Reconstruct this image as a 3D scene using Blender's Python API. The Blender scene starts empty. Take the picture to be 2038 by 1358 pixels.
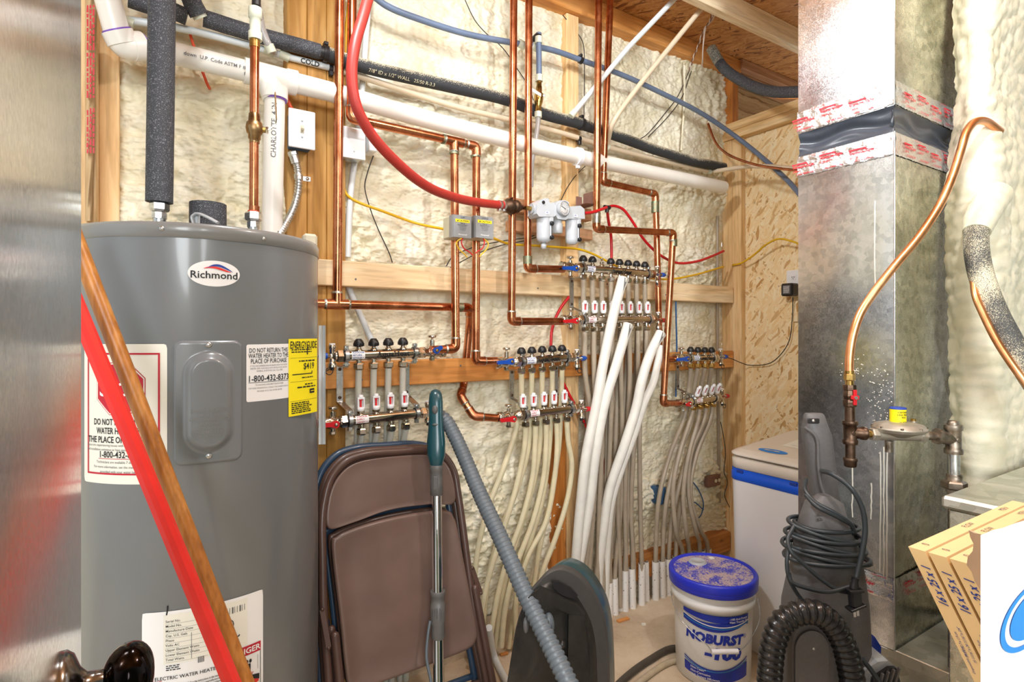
import bpy, math, random
import numpy as np
from mathutils import Vector, Matrix
random.seed(7)
SC = bpy.context.scene
COL = SC.collection
# ---------------------------------------------------------------- camera, world, lamps, exposure
FPX, CX, HY, ZC = 1120.0, 1019.0, 660.0, 1.25
cam_d = bpy.data.cameras.new('camera'); cam = bpy.data.objects.new('camera', cam_d); COL.objects.link(cam)
cam.location = (0, 0, ZC); cam.rotation_euler = (math.pi/2, 0, 0)
cam_d.sensor_width = 36; cam_d.lens = FPX/2038*36; cam_d.shift_y = -(679-HY)/2038
cam_d.clip_start = 0.02
SC.camera = cam
SC.view_settings.view_transform = 'Standard'; SC.view_settings.look = 'None'
SC.view_settings.exposure = 0.0; SC.view_settings.gamma = 1.0
SC.view_settings.use_curve_mapping = False
wd = bpy.data.worlds.new('world'); SC.world = wd; wd.use_nodes = True
# ambient fill, pale around and above, set dim olive behind camera for duct reflections
_t = wd.node_tree; _tc = _t.nodes.new('ShaderNodeTexCoord'); _dp = _t.nodes.new('ShaderNodeVectorMath'); _dp.operation = 'DOT_PRODUCT'
_dp.inputs[1].default_value = (0.5373, -0.8434, 0.0); _rp = _t.nodes.new('ShaderNodeValToRGB')
_rp.color_ramp.elements[0].position = .25; _rp.color_ramp.elements[0].color = (0.93, 0.97, 1.0, 1)
_rp.color_ramp.elements[1].position = .75; _rp.color_ramp.elements[1].color = (0.14, 0.16, 0.10, 1)
_t.links.new(_tc.outputs['Generated'], _dp.inputs[0]); _t.links.new(_dp.outputs['Value'], _rp.inputs[0]); _t.links.new(_rp.outputs[0], _t.nodes['Background'].inputs[0])
_t.nodes['Background'].inputs[1].default_value = 1.15
def lamp(name, kind, loc, power, color=(1,1,1), size=0.1, target=None):
    l = bpy.data.lights.new(name, kind); l.energy = power; l.color = color
    if kind == 'AREA': l.shape = 'DISK'; l.size = size
    else: l.shadow_soft_size = size
    o = bpy.data.objects.new(name, l); COL.objects.link(o); o.location = loc
    if target is not None:
        o.rotation_euler = (Vector(target)-Vector(loc)).to_track_quat('-Z', 'Y').to_euler()
    return o
lamp('key_bulb', 'POINT', (0.80, 0.80, 2.50), 44, (0.96, 0.98, 1.0), 0.04)
lamp('ceiling_lamp', 'AREA', (-0.36, 1.15, 2.52), 20, (0.94, 0.975, 1.0), 0.18, (1.7, 1.75, 0.7))
lamp('fill_light', 'AREA', (0.35, -1.9, 2.0), 114, (0.93, 0.975, 1.0), 1.6, (0.1, 1.9, 0.9))  # unseen soft fill added behind the camera to even out the light

# ---------------------------------------------------------------- place geometry
ANG = math.radians(32.5)
UV_ = Vector((math.cos(ANG), math.sin(ANG), 0)); NV = Vector((math.sin(ANG), -math.cos(ANG), 0)); ZV = Vector((0, 0, 1))
CAMP = Vector((0, 0, ZC))
def ray(px, py): return Vector(((px-CX)/FPX, 1.0, (HY-py)/FPX))
def D(px, py, Y): return CAMP + ray(px, py)*Y                      # at a depth
def W(px, py, d):                                                   # on a plane parallel to the back wall
    r = ray(px, py); return CAMP + r*(d/(-(NV.dot(r))))
def Uw(px, py, u):                                                  # on a plane parallel to the right wall
    r = ray(px, py); return CAMP + r*(u/UV_.dot(r))
def Fz(px, py, z=0.0):                                              # on a level plane
    r = ray(px, py); return CAMP + r*((z-ZC)/r.z)
def R3(u, d, z): return UV_*u - NV*d + ZV*z                         # room coordinates: along wall, distance, height

# ---------------------------------------------------------------- mesh builder
def perp(t):
    a = Vector((0, 0, 1)) if abs(t.z) < 0.9 else Vector((1, 0, 0))
    x = t.cross(a).normalized(); return x, t.cross(x).normalized()
def catmull(pts, sub=8):
    pts = [Vector(p) for p in pts]
    if len(pts) < 3:
        return pts
    out = []
    P = [pts[0]*2-pts[1]] + pts + [pts[-1]*2-pts[-2]]
    for i in range(1, len(P)-2):
        p0, p1, p2, p3 = P[i-1], P[i], P[i+1], P[i+2]
        t0 = 0; t1 = t0+max((p1-p0).length, 1e-5)**.5; t2 = t1+max((p2-p1).length, 1e-5)**.5; t3 = t2+max((p3-p2).length, 1e-5)**.5
        for k in range(sub):
            t = t1+(t2-t1)*k/sub
            A1 = p0*((t1-t)/(t1-t0))+p1*((t-t0)/(t1-t0)); A2 = p1*((t2-t)/(t2-t1))+p2*((t-t1)/(t2-t1)); A3 = p2*((t3-t)/(t3-t2))+p3*((t-t2)/(t3-t2))
            B1 = A1*((t2-t)/(t2-t0))+A2*((t-t0)/(t2-t0)); B2 = A2*((t3-t)/(t3-t1))+A3*((t-t1)/(t3-t1))
            out.append(B1*((t2-t)/(t2-t1))+B2*((t-t1)/(t2-t1)))
    out.append(pts[-1]); return out
def fillet(pts, rad, n=7):
    pts = [Vector(p) for p in pts]; out = [pts[0]]
    for i in range(1, len(pts)-1):
        a, b, c = pts[i-1], pts[i], pts[i+1]
        d1 = (a-b); d2 = (c-b); r = min(rad, d1.length*.45, d2.length*.45)
        p = b+d1.normalized()*r; q = b+d2.normalized()*r
        for k in range(n+1):
            t = k/n; out.append(p*(1-t)**2+b*2*t*(1-t)+q*t*t)
    out.append(pts[-1]); return out
class MB:
    def __init__(s): s.v = []; s.f = []; s.m = []; s.s = []; s.mats = []
    def mi(s, m):
        if m not in s.mats: s.mats.append(m)
        return s.mats.index(m)
    def add(s, vs, fs, m, smooth=False):
        o = len(s.v); k = s.mi(m)
        s.v.extend([(float(p[0]), float(p[1]), float(p[2])) for p in vs])
        for f in fs: s.f.append([i+o for i in f]); s.m.append(k); s.s.append(smooth)
    def box(s, c, ax, ay, az, hx, hy, hz, m, bev=0.0):
        c = Vector(c); ax = Vector(ax).normalized(); ay = Vector(ay).normalized(); az = Vector(az).normalized()
        b = min(bev, hx*.6, hy*.6, hz*.6)
        if ax.cross(ay).dot(az) < 0: az = -az
        if b <= 0:
            vs = [c+ax*hx*i+ay*hy*j+az*hz*k for i in (-1, 1) for j in (-1, 1) for k in (-1, 1)]
            s.add(vs, [(0,1,3,2),(4,6,7,5),(0,4,5,1),(2,3,7,6),(0,2,6,4),(1,5,7,3)], m); return
        vs = []; ix = {}
        for i in (-1, 1):
            for j in (-1, 1):
                for k in (-1, 1):
                    for a in range(3):
                        h = [hx-b, hy-b, hz-b]; h[a] += b
                        ix[(i, j, k, a)] = len(vs); vs.append(c+ax*h[0]*i+ay*h[1]*j+az*h[2]*k)
        fs = []
        for sg in (-1, 1):
            q = [(-1,-1),(1,-1),(1,1),(-1,1)]
            fs.append([ix[(sg, a, e, 0)] for a, e in q][::sg]); fs.append([ix[(a, sg, e, 1)] for a, e in q][::-sg]); fs.append([ix[(a, e, sg, 2)] for a, e in q][::sg])
        for j in (-1, 1):
            for k in (-1, 1):
                t = j*k
                fs.append([ix[(-1,j,k,1)], ix[(1,j,k,1)], ix[(1,j,k,2)], ix[(-1,j,k,2)]][::t])
                fs.append([ix[(j,-1,k,0)], ix[(j,1,k,0)], ix[(j,1,k,2)], ix[(j,-1,k,2)]][::-t])
                fs.append([ix[(j,k,-1,0)], ix[(j,k,1,0)], ix[(j,k,1,1)], ix[(j,k,-1,1)]][::t])
        for i in (-1, 1):
            for j in (-1, 1):
                for k in (-1, 1):
                    fs.append([ix[(i,j,k,0)], ix[(i,j,k,1)], ix[(i,j,k,2)]][::i*j*k])
        s.add(vs, fs, m)
    def tube(s, pts, r, m, seg=14, caps=True, smooth=True, flat=None, ref=None):
        pts = [Vector(p) for p in pts]; n = len(pts)
        rs = r if isinstance(r, (list, tuple)) else [r]*n
        T = []
        for i in range(n):
            t = pts[min(i+1, n-1)]-pts[max(i-1, 0)]
            if t.length < 1e-9: t = T[-1] if T else Vector((0,0,1))
            T.append(t.normalized())
        if ref is None: x, y = perp(T[0])
        else:
            x = (Vector(ref)-T[0]*T[0].dot(Vector(ref))).normalized(); y = T[0].cross(x)
        vs = []
        for i in range(n):
            x = (x-T[i]*T[i].dot(x)).normalized(); y = T[i].cross(x)
            ry = 1.0 if flat is None else flat
            for k in range(seg):
                a = 2*math.pi*k/seg; vs.append(pts[i]+(x*math.cos(a)+y*math.sin(a)*ry)*rs[i])
        fs = []
        for i in range(n-1):
            for k in range(seg):
                k2 = (k+1) % seg; fs.append((i*seg+k, i*seg+k2, (i+1)*seg+k2, (i+1)*seg+k))
        s.add(vs, fs, m, smooth)
        if caps:
            s.add(vs[:seg], [list(range(seg))[::-1]], m); s.add(vs[-seg:], [list(range(seg))], m)
    def cyl(s, a, b, r, m, seg=20, r2=None, smooth=True): s.tube([a, b], [r, r if r2 is None else r2], m, seg, True, smooth)
    def lathe(s, base, axis, prof, m, seg=28, smooth=True, cap0=True, cap1=True):
        # prof: [(radius, height)] along axis
        base = Vector(base); ax = Vector(axis).normalized(); x, y = perp(ax); vs = []
        for r, h in prof:
            for k in range(seg):
                a = 2*math.pi*k/seg; vs.append(base+ax*h+(x*math.cos(a)+y*math.sin(a))*r)
        fs = []
        for i in range(len(prof)-1):
            for k in range(seg):
                k2 = (k+1) % seg; fs.append((i*seg+k, i*seg+k2, (i+1)*seg+k2, (i+1)*seg+k))
        s.add(vs, fs, m, smooth)
        if cap0 and prof[0][0] > 1e-5: s.add(vs[:seg], [list(range(seg))[::-1]], m)
        if cap1 and prof[-1][0] > 1e-5: s.add(vs[-seg:], [list(range(seg))], m)
    def hexnut(s, a, b, r, m):
        a = Vector(a); b = Vector(b); d = (b-a); L = d.length; c = min(L*.18, r*.2)
        s.lathe(a, d, [(r*.86, 0), (r, c), (r, L-c), (r*.86, L)], m, 6, False)
    def sphere(s, c, r, m, seg=18, rings=10, sc=(1,1,1), axes=None):
        c = Vector(c); X, Y, Z = axes or (Vector((1,0,0)), Vector((0,1,0)), Vector((0,0,1)))
        vs = []; fs = []
        for i in range(rings+1):
            th = math.pi*i/rings
            for k in range(seg):
                ph = 2*math.pi*k/seg
                vs.append(c+(X*math.sin(th)*math.cos(ph)*sc[0]+Y*math.sin(th)*math.sin(ph)*sc[1]+Z*math.cos(th)*sc[2])*r)
        for i in range(rings):
            for k in range(seg):
                k2 = (k+1) % seg; fs.append((i*seg+k, (i+1)*seg+k, (i+1)*seg+k2, i*seg+k2))
        s.add(vs, fs, m, True)
    def prism(s, outline, vec, m, smooth_side=False):
        a = [Vector(p) for p in outline]; b = [p+Vector(vec) for p in a]; n = len(a)
        nrm = Vector((0,0,0))
        for i in range(n): nrm += a[i].cross(a[(i+1) % n])
        if nrm.dot(Vector(vec)) > 0: f0, f1, sd = list(range(n))[::-1], list(range(n)), 1
        else: f0, f1, sd = list(range(n)), list(range(n))[::-1], -1
        s.add(a, [f0], m); s.add(b, [f1], m)
        s.add(a+b, [[i, (i+1) % n, n+(i+1) % n, n+i][::sd] for i in range(n)], m, smooth_side)
    def quad(s, a, b, c, d, m): s.add([a, b, c, d], [(0, 1, 2, 3)], m)
    def grid(s, nu, nv, fn, m, smooth=True):
        vs = [fn(i/nu, j/nv) for j in range(nv+1) for i in range(nu+1)]
        fs = [(j*(nu+1)+i, j*(nu+1)+i+1, (j+1)*(nu+1)+i+1, (j+1)*(nu+1)+i) for j in range(nv) for i in range(nu)]
        s.add(vs, fs, m, smooth)
    def text(s, st, size, fn, m, align='CENTER', bold=0.0, sx=1.0, italic=0.0, fit=None):
        vs, fs = text_mesh(st, bold, align)
        if fit: sx = fit/size/(max(p[0] for p in vs)-min(p[0] for p in vs))
        s.add([fn(p[0]*size*sx+p[1]*size*italic, p[1]*size) for p in vs], fs, m)
    def build(s, name, parent=None, org=None):
        me = bpy.data.meshes.new(name)
        if parent is not None: org = parent['_org']
        if org is None:
            A = np.array(s.v); org = ((A[:,0].min()+A[:,0].max())/2, (A[:,1].min()+A[:,1].max())/2, A[:,2].min())
        org = tuple(org)
        o_ = Vector(org)
        V = np.array(s.v, dtype=np.float64)-np.array(org)
        me.from_pydata(V.tolist(), [], s.f)
        for mt in s.mats: me.materials.append(MAT[mt] if isinstance(mt, str) else mt)
        me.polygons.foreach_set('material_index', s.m); me.polygons.foreach_set('use_smooth', s.s)
        me.update()
        o = bpy.data.objects.new(name, me); COL.objects.link(o)
        if parent is not None: o.parent = parent
        else: o.location = o_
        ORG[o.name] = org; o['_org'] = org
        return o
ORG = {}
def scribble(mb, fn, x0, x1, y, h, m, seed=0, n=1):
    # a line of print too small to read: word-length strokes
    rs = random.Random(seed*7+3); x = x0
    while x < x1-h:
        w = min(h*rs.uniform(1.2, 4.2), x1-x)
        mb.add([fn(x, y-h/2), fn(x+w, y-h/2), fn(x+w, y+h/2*rs.uniform(.5, 1)), fn(x, y+h/2*rs.uniform(.6, 1))], [(0, 1, 2, 3)], m); x += w+h*.7
_TX = {}
def text_mesh(st, bold=0.0, align='CENTER'):
    k = (st, bold, align)
    if k in _TX: return _TX[k]
    c = bpy.data.curves.new('lettering', 'FONT'); c.body = st; c.size = 1.0; c.align_x = align; c.align_y = 'CENTER'
    c.resolution_u = 2; c.offset = bold; c.fill_mode = 'FRONT'
    o = bpy.data.objects.new('lettering', c); COL.objects.link(o)
    dg = bpy.context.evaluated_depsgraph_get(); ev = o.evaluated_get(dg); me = ev.to_mesh()
    vs = [tuple(v.co) for v in me.vertices]; fs = [tuple(p.vertices) for p in me.polygons]
    ev.to_mesh_clear(); bpy.data.objects.remove(o); bpy.data.curves.remove(c)
    _TX[k] = (vs, fs); return _TX[k]
def plane_fn(c, x, y, n, off=0.0006):
    c = Vector(c); x = Vector(x).normalized(); y = Vector(y).normalized(); n = Vector(n).normalized()
    return lambda a, b: c+x*a+y*b+n*off
def thing(name, label, cat, org, group=None):
    o = bpy.data.objects.new(name, None); COL.objects.link(o); o.location = org
    o.empty_display_size = 0.05
    o['_org'] = tuple(org); return tag(o, label, cat, group)
def tag(o, label, cat, group=None):
    o['label'] = label; o['category'] = cat
    if group: o['group'] = group
    return o
def struct(mb, name, label=None):
    o = mb.build(name); o['kind'] = 'structure'
    if label: o['label'] = label; o['category'] = label.split()[-1] if False else 'room part'
    return o
ORD = ['first','second','third','fourth','fifth','sixth','seventh','eighth','ninth','tenth','eleventh','twelfth']
# ---------------------------------------------------------------- numpy value noise
def vnoise(x, y, seed=0):
    rs = np.random.RandomState(seed); T = rs.rand(256, 256)
    xi = np.floor(x).astype(int); yi = np.floor(y).astype(int); fx = x-xi; fy = y-yi
    fx = fx*fx*fx*(fx*(fx*6-15)+10); fy = fy*fy*fy*(fy*(fy*6-15)+10)
    g = lambda a, b: T[a % 256, b % 256]
    return (g(xi, yi)*(1-fx)+g(xi+1, yi)*fx)*(1-fy)+(g(xi, yi+1)*(1-fx)+g(xi+1, yi+1)*fx)*fy
def cells(x, y, seed=0):
    rs = np.random.RandomState(seed); J = rs.rand(128, 128, 2)
    xi = np.floor(x).astype(int); yi = np.floor(y).astype(int); best = np.full(x.shape, 9.0)
    for a in (-1, 0, 1):
        for b in (-1, 0, 1):
            j = J[(xi+a) % 128, (yi+b) % 128]
            d = (xi+a+j[..., 0]-x)**2+(yi+b+j[..., 1]-y)**2; best = np.minimum(best, d)
    return np.sqrt(best)
# ---------------------------------------------------------------- materials
MAT = {}
def lin(c):
    return tuple(((v/255)/12.92 if v/255 <= .04045 else ((v/255+.055)/1.055)**2.4) for v in c)
class NT:
    def __init__(s, name):
        m = bpy.data.materials.new(name); m.use_nodes = True; s.m = m; s.t = m.node_tree; s.b = s.t.nodes['Principled BSDF']; MAT[name] = m
    def n(s, typ, **kw):
        o = s.t.nodes.new(typ)
        for k, v in kw.items():
            if k.startswith('i_'):
                key = k[2:].replace('_', ' '); o.inputs[key].default_value = v
            else: setattr(o, k, v)
        return o
    def l(s, a, b): s.t.links.new(a, b)
    def coord(s, scale=(1,1,1), rot=(0,0,0)):
        c = s.n('ShaderNodeTexCoord'); m1 = s.n('ShaderNodeMapping'); m1.inputs['Rotation'].default_value = rot
        m2 = s.n('ShaderNodeMapping'); m2.inputs['Scale'].default_value = scale
        s.l(c.outputs['Object'], m1.inputs[0]); s.l(m1.outputs[0], m2.inputs[0]); return m2.outputs[0]
    def noise(s, vec, scale=5, detail=4, rough=.55, dist=0):
        o = s.n('ShaderNodeTexNoise'); o.inputs['Scale'].default_value = scale; o.inputs['Detail'].default_value = detail
        o.inputs['Roughness'].default_value = rough; o.inputs['Distortion'].default_value = dist
        if vec is not None: s.l(vec, o.inputs['Vector'])
        return o.outputs['Fac']
    def ramp(s, fac, stops):
        o = s.n('ShaderNodeValToRGB'); e = o.color_ramp.elements
        while len(e) < len(stops): e.new(.5)
        for i, (p, c) in enumerate(stops): e[i].position = p; e[i].color = tuple(c)+(1,) if len(c) == 3 else c
        s.l(fac, o.inputs[0]); return o.outputs[0]
    def mix(s, fac, a, b, mode='MIX'):
        o = s.n('ShaderNodeMix', data_type='RGBA', blend_type=mode)
        for v, k in ((fac, 0), (a, 6), (b, 7)):
            if isinstance(v, (int, float)): o.inputs[k].default_value = v
            elif isinstance(v, tuple): o.inputs[k].default_value = v+(1,) if len(v) == 3 else v
            else: s.l(v, o.inputs[k])
        return o.outputs[2]
    def bump(s, h, strength=.3, dist=.002, nrm=None):
        o = s.n('ShaderNodeBump'); o.inputs['Strength'].default_value = strength; o.inputs['Distance'].default_value = dist
        s.l(h, o.inputs['Height'])
        if nrm is not None: s.l(nrm, o.inputs['Normal'])
        s.l(o.outputs[0], s.b.inputs['Normal']); return o.outputs[0]
    def set(s, col=None, rough=.5, metal=0.0, spec=None, coat=None, trans=None, ior=None, sss=None, alpha=None):
        b = s.b.inputs
        if col is not None:
            if isinstance(col, tuple): b['Base Color'].default_value = col+(1,)
            else: s.l(col, b['Base Color'])
        if isinstance(rough, (int, float)): b['Roughness'].default_value = rough
        else: s.l(rough, b['Roughness'])
        b['Metallic'].default_value = metal
        if spec is not None: b['Specular IOR Level'].default_value = spec
        if coat is not None: b['Coat Weight'].default_value = coat; b['Coat Roughness'].default_value = .1
        if trans is not None: b['Transmission Weight'].default_value = trans
        if ior is not None: b['IOR'].default_value = ior
        if sss is not None: b['Subsurface Weight'].default_value = sss; b['Subsurface Scale'].default_value = .01
        if alpha is not None: b['Alpha'].default_value = alpha
        return s
def plain(name, rgb, rough=.5, metal=0.0, var=0.08, scale=40, bump=0.0, **kw):
    t = NT(name); c = lin(rgb); v = t.coord()
    col = t.ramp(t.noise(v, scale, 3), [(.3, tuple(x*(1-var) for x in c)), (.7, tuple(min(1, x*(1+var)) for x in c))])
    t.set(col, rough, metal, **kw)
    if bump: t.bump(t.noise(v, scale*6, 3), bump, .001)
    return t
RZ = (0, 0, -ANG)
def wood(name, dark, mid, light, axis, knots=True, rough=.62, sc=1.0):
    t = NT(name); S = {'u': (1.2, 14, 14), 'n': (14, 1.2, 14), 'z': (14, 14, 1.2)}[axis]
    v = t.coord(tuple(x*sc for x in S), RZ)
    big = t.noise(v, 1.3, 3, .5, 1.0)
    w = t.n('ShaderNodeTexNoise'); w.inputs['Scale'].default_value = 6; w.inputs['Detail'].default_value = 5; t.l(v, w.inputs[0])
    a = t.ramp(big, [(.25, lin(dark)), (.5, lin(mid)), (.72, lin(light))])
    b = t.ramp(w.outputs[0], [(.35, (.70,.66,.60)), (.55, (1,1,1))])
    col = t.mix(.65, a, b, 'MULTIPLY')
    if knots:
        v2 = t.coord({'u': (1, 2.2, 2.2), 'n': (2.2, 1, 2.2), 'z': (2.2, 2.2, 1)}[axis], RZ)
        k = t.n('ShaderNodeTexVoronoi'); k.inputs['Scale'].default_value = 3.2; t.l(v2, k.inputs[0])
        kf = t.ramp(k.outputs['Distance'], [(.035, (.75,.75,.75)), (.085, (0,0,0))])
        col = t.mix(kf, col, tuple(x*.45 for x in lin(dark)))
    t.set(col, rough); t.bump(w.outputs[0], .15, .001); return t
# foam -------------------------------------------------------------
t = NT('foam'); v = t.coord()
n1 = t.noise(v, 9, 6, .6); n2 = t.noise(v, 55, 4, .6); n3 = t.noise(v, 3, 2)
vo = t.n('ShaderNodeTexVoronoi', feature='SMOOTH_F1'); vo.inputs['Scale'].default_value = 58; vo.inputs['Smoothness'].default_value = .7
vd = t.coord((1, 1, 1.7)); t.l(vd, vo.inputs[0])
c = t.ramp(n1, [(.3, lin((226,216,184))), (.5, lin((238,232,209))), (.7, lin((244,240,226)))])
c = t.mix(t.ramp(n3, [(.35, (0,0,0)), (.7, (.35,.35,.35))]), c, lin((214,196,150)))
t.set(c, .6, spec=.35)
h = t.mix(.14, vo.outputs['Distance'], n2); h2 = t.mix(.4, h, n1)
t.bump(h2, .8, .012)
t = NT('foam_bright'); v = t.coord(); n1 = t.noise(v, 14, 5); n2 = t.noise(v, 70, 4)
c = t.ramp(n1, [(.3, lin((212,206,178))), (.6, lin((228,223,201)))])
t.set(c, .55, spec=.35); t.bump(t.mix(.5, n1, n2), .35, .008)
# lumber ------------------------------------------------------------
wood('pine_u', (222,184,132), (242,212,168), (248,228,194), 'u')
wood('pine_z', (216,172,114), (238,200,146), (246,220,178), 'z')
wood('pine_n', (216,172,112), (238,200,144), (245,218,174), 'n')
wood('pine_orange_u', (184,112,46), (214,144,72), (226,164,96), 'u')
wood('pine_orange_z', (166,94,34), (198,124,52), (214,146,76), 'z')
wood('treated_z', (150,98,30), (184,132,58), (206,160,92), 'z', False)
wood('plate_u', (150,92,40), (184,120,58), (206,146,84), 'u')
wood('stick_wood', (140,84,28), (176,112,44), (200,140,70), 'z', False, .38, 2.2)
wood('block_brown', (160,112,76), (190,142,104), (206,164,128), 'u')
# OSB --------------------------------------------------------------------
def osb(name, base, dk, lt, axes):
    t = NT(name); cols = []
    for i, (ang, s1) in enumerate(((.5, 15), (-.7, 17), (1.5, 13), (-2.2, 16))):
        r = {'n': (RZ[0]+0, 0, RZ[2]), 'z': (0, 0, RZ[2])}[axes]
        c = t.n('ShaderNodeTexCoord'); m1 = t.n('ShaderNodeMapping'); m1.inputs['Rotation'].default_value = r
        m2 = t.n('ShaderNodeMapping'); m2.inputs['Rotation'].default_value = (ang, 0, 0) if axes == 'n' else (0, 0, ang)
        m3 = t.n('ShaderNodeMapping'); m3.inputs['Scale'].default_value = (1, s1*1.0, s1*4.5) if axes == 'n' else (s1, s1*4.5, 1)
        m3.inputs['Location'].default_value = (i*3.1, i*1.7, i*2.3)
        t.l(c.outputs['Object'], m1.inputs[0]); t.l(m1.outputs[0], m2.inputs[0])
        nd = t.n('ShaderNodeTexNoise'); nd.inputs['Scale'].default_value = 9; t.l(m2.outputs[0], nd.inputs[0])
        ad = t.n('ShaderNodeMixRGB'); ad.inputs[0].default_value = .035; t.l(m2.outputs[0], ad.inputs[1]); t.l(nd.outputs['Color'], ad.inputs[2])
        t.l(ad.outputs[0], m3.inputs[0])
        vo = t.n('ShaderNodeTexVoronoi'); vo.inputs['Scale'].default_value = 1.3; t.l(m3.outputs[0], vo.inputs[0])
        sp = t.n('ShaderNodeSeparateColor'); t.l(vo.outputs['Color'], sp.inputs[0])
        cols.append((t.ramp(sp.outputs[0], [(.0, lin(dk)), (.16, lin(base)), (.6, lin(lt)), (1, lin(base))]), sp.outputs[1], vo.outputs['Distance']))
    c = cols[0][0]
    for k in (1, 2, 3):
        th = t.n('ShaderNodeMath', operation='GREATER_THAN'); th.inputs[1].default_value = .55; t.l(cols[k][1], th.inputs[0])
        c = t.mix(th.outputs[0], c, cols[k][0])
    dkf = t.ramp(t.noise(t.coord(), 60, 3), [(.64, (0,0,0)), (.72, (.6,.6,.6))])
    c = t.mix(dkf, c, tuple(x*.4 for x in lin(dk)))
    t.set(c, .6); t.bump(cols[0][2], .12, .002)
osb('osb', (244,212,156), (200,150,88), (252,234,196), 'n')
osb('osb_dark', (176,114,50), (116,64,22), (206,148,84), 'z')
osb('osb_shaded', (176,140,100), (120,84,50), (202,170,130), 'n')  # darker strand board copy; the recess shade is put into its colour
# concrete ---------------------------------------------------------------
t = NT('concrete'); v = t.coord(); a = t.noise(v, 3, 8, .65, .5); b = t.noise(v, 120, 3)
c = t.ramp(a, [(.3, lin((172,150,126))), (.5, lin((204,186,160))), (.7, lin((222,208,186)))])
c = t.mix(t.ramp(b, [(.62, (0,0,0)), (.75, (.5,.5,.5))]), c, lin((140,112,84)))
t.set(c, .8); t.bump(t.mix(.5, a, b), .3, .004)
# metals -------------------------------------------------------------------
def galv(name, a, b_, rough=.22, tint=None, spangle=26, dirty=.0, wob=.25):
    t = NT(name); v = t.coord()
    vo = t.n('ShaderNodeTexVoronoi'); vo.inputs['Scale'].default_value = spangle; t.l(v, vo.inputs[0])
    sp = t.n('ShaderNodeSeparateColor'); t.l(vo.outputs['Color'], sp.inputs[0])
    n = t.noise(v, 7, 5, .6); fine = t.noise(v, 300, 2)
    c = t.ramp(t.mix(.68, sp.outputs[0], n), [(.3, lin(a)), (.65, lin(b_))])
    if dirty: c = t.mix(t.ramp(fine, [(.66, (0,0,0)), (.74, (dirty,)*3)]), c, lin((238,238,232)))
    rr = t.ramp(t.mix(.6, n, fine), [(.3, (rough*.7,)*3), (.7, (rough*1.5,)*3)])
    t.set(c, rr, 1.0)
    w = t.noise(t.coord((1, 1, .6)), 5, 2); t.bump(t.mix(.02, w, fine), wob, .01)
    return t
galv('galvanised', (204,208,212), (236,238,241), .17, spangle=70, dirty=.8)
galv('galvanised_dull_shaded', (164,166,152), (206,206,192), .26, spangle=60, dirty=.5)  # darker olive copy: shade of the duct's camera side is put into its colour
galv('door_metal', (220,219,214), (242,241,238), .17, spangle=200, wob=.10)
galv('galvanised_mottled', (200,202,190), (228,228,218), .42, spangle=34, dirty=.4)
galv('steel_zinc', (188,192,194), (220,224,226), .3, spangle=90)
def metal(name, a, b_, rough, scale=30, bump=.03):
    t = NT(name); v = t.coord(); n = t.noise(v, scale, 5, .6)
    t.set(t.ramp(n, [(.32, lin(a)), (.68, lin(b_))]), t.ramp(n, [(.3, (rough*.75,)*3), (.7, (rough*1.3,)*3)]), 1.0); t.bump(n, bump, .001); return t
metal('copper', (172,98,64), (216,146,106), .25, 14)
metal('copper_dark', (158,92,62), (202,132,96), .3, 20)
metal('copper_bright', (240,160,104), (252,192,142), .36, 12)
metal('solder', (150,146,132), (206,204,194), .35, 60)
metal('verdigris', (110,140,120), (170,150,120), .5, 60)
metal('brass', (160,126,66), (206,172,104), .3, 40)
metal('bronze', (138,108,72), (180,150,108), .36, 40)
metal('nickel', (188,182,170), (226,222,214), .16, 30)
metal('chrome', (214,214,214), (236,236,236), .06, 5, 0)
metal('bar_steel', (178,164,148), (214,204,190), .16, 12, .02)
metal('black_iron', (74,58,48), (116,94,78), .45, 40, .2)
metal('grey_iron', (120,108,96), (176,166,152), .45, 40, .2)
metal('bronze_knob', (26,22,22), (46,40,40), .12, 8, 0)
metal('knob_neck', (92,90,90), (150,146,142), .18, 8, 0)
plain('regulator_cast', (176,168,154), .5, .7, .15, 60, .3)
# plastics, rubber, paint -----------------------------------------------------
plain('pvc', (238,234,226), .32, 0, .03, 8)
plain('primer_purple', (128,84,190), .5)
plain('pex_milky', (214,212,200), .3, 0, .06, 20, trans=.18, sss=.2)
plain('pex_yellow', (230,219,184), .35, 0, .12, 14, trans=.12, sss=.15)
plain('pex_grey', (178,164,144), .38, 0, .14, 14, trans=.12, sss=.1)
plain('pex_clear', (196,192,190), .2, 0, .1, 14, trans=.35)
plain('pex_white', (226,232,234), .3, 0, .03, 12, trans=.08)
plain('pex_tan', (226,206,178), .35, 0, .05, 12, trans=.08)
plain('pex_blue', (104,120,146), .4, 0, .07, 20)
plain('pex_fitting', (222,226,206), .35, 0, .05, 20, trans=.1)
plain('white_sleeve', (232,230,222), .5, 0, .05, 20)
plain('white_sleeve_dirty', (214,208,186), .55, 0, .12, 12)
plain('sleeve_inner', (128,128,128), .7)
plain('red_hose', (176,50,42), .48, 0, .1, 50, .1)
plain('red_tube', (196,22,34), .35, 0, .08, 20)
plain('yellow_cable', (226,178,22), .45, 0, .08, 20)
plain('orange_cable', (226,84,46), .45)
plain('white_plastic', (240,240,242), .35, 0, .02)
plain('almond_plastic', (208,200,178), .4)
plain('ivory_toggle', (184,176,152), .4)
plain('blue_box', (52,96,140), .5)
plain('black_plastic', (30,30,32), .38, 0, .2, 30)
plain('black_wire', (44,40,38), .5)
plain('bumper_grey', (66,64,62), .5, 0, .08, 60)
plain('dark_grey_plastic', (92,90,90), .5, 0, .08, 120, .25)
plain('mid_grey_plastic', (92,90,88), .45, 0, .08, 60)
plain('frl_white', (190,195,201), .4, 0, .03, 30)
plain('frl_grey', (176,180,184), .4, 0, .05)
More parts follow.
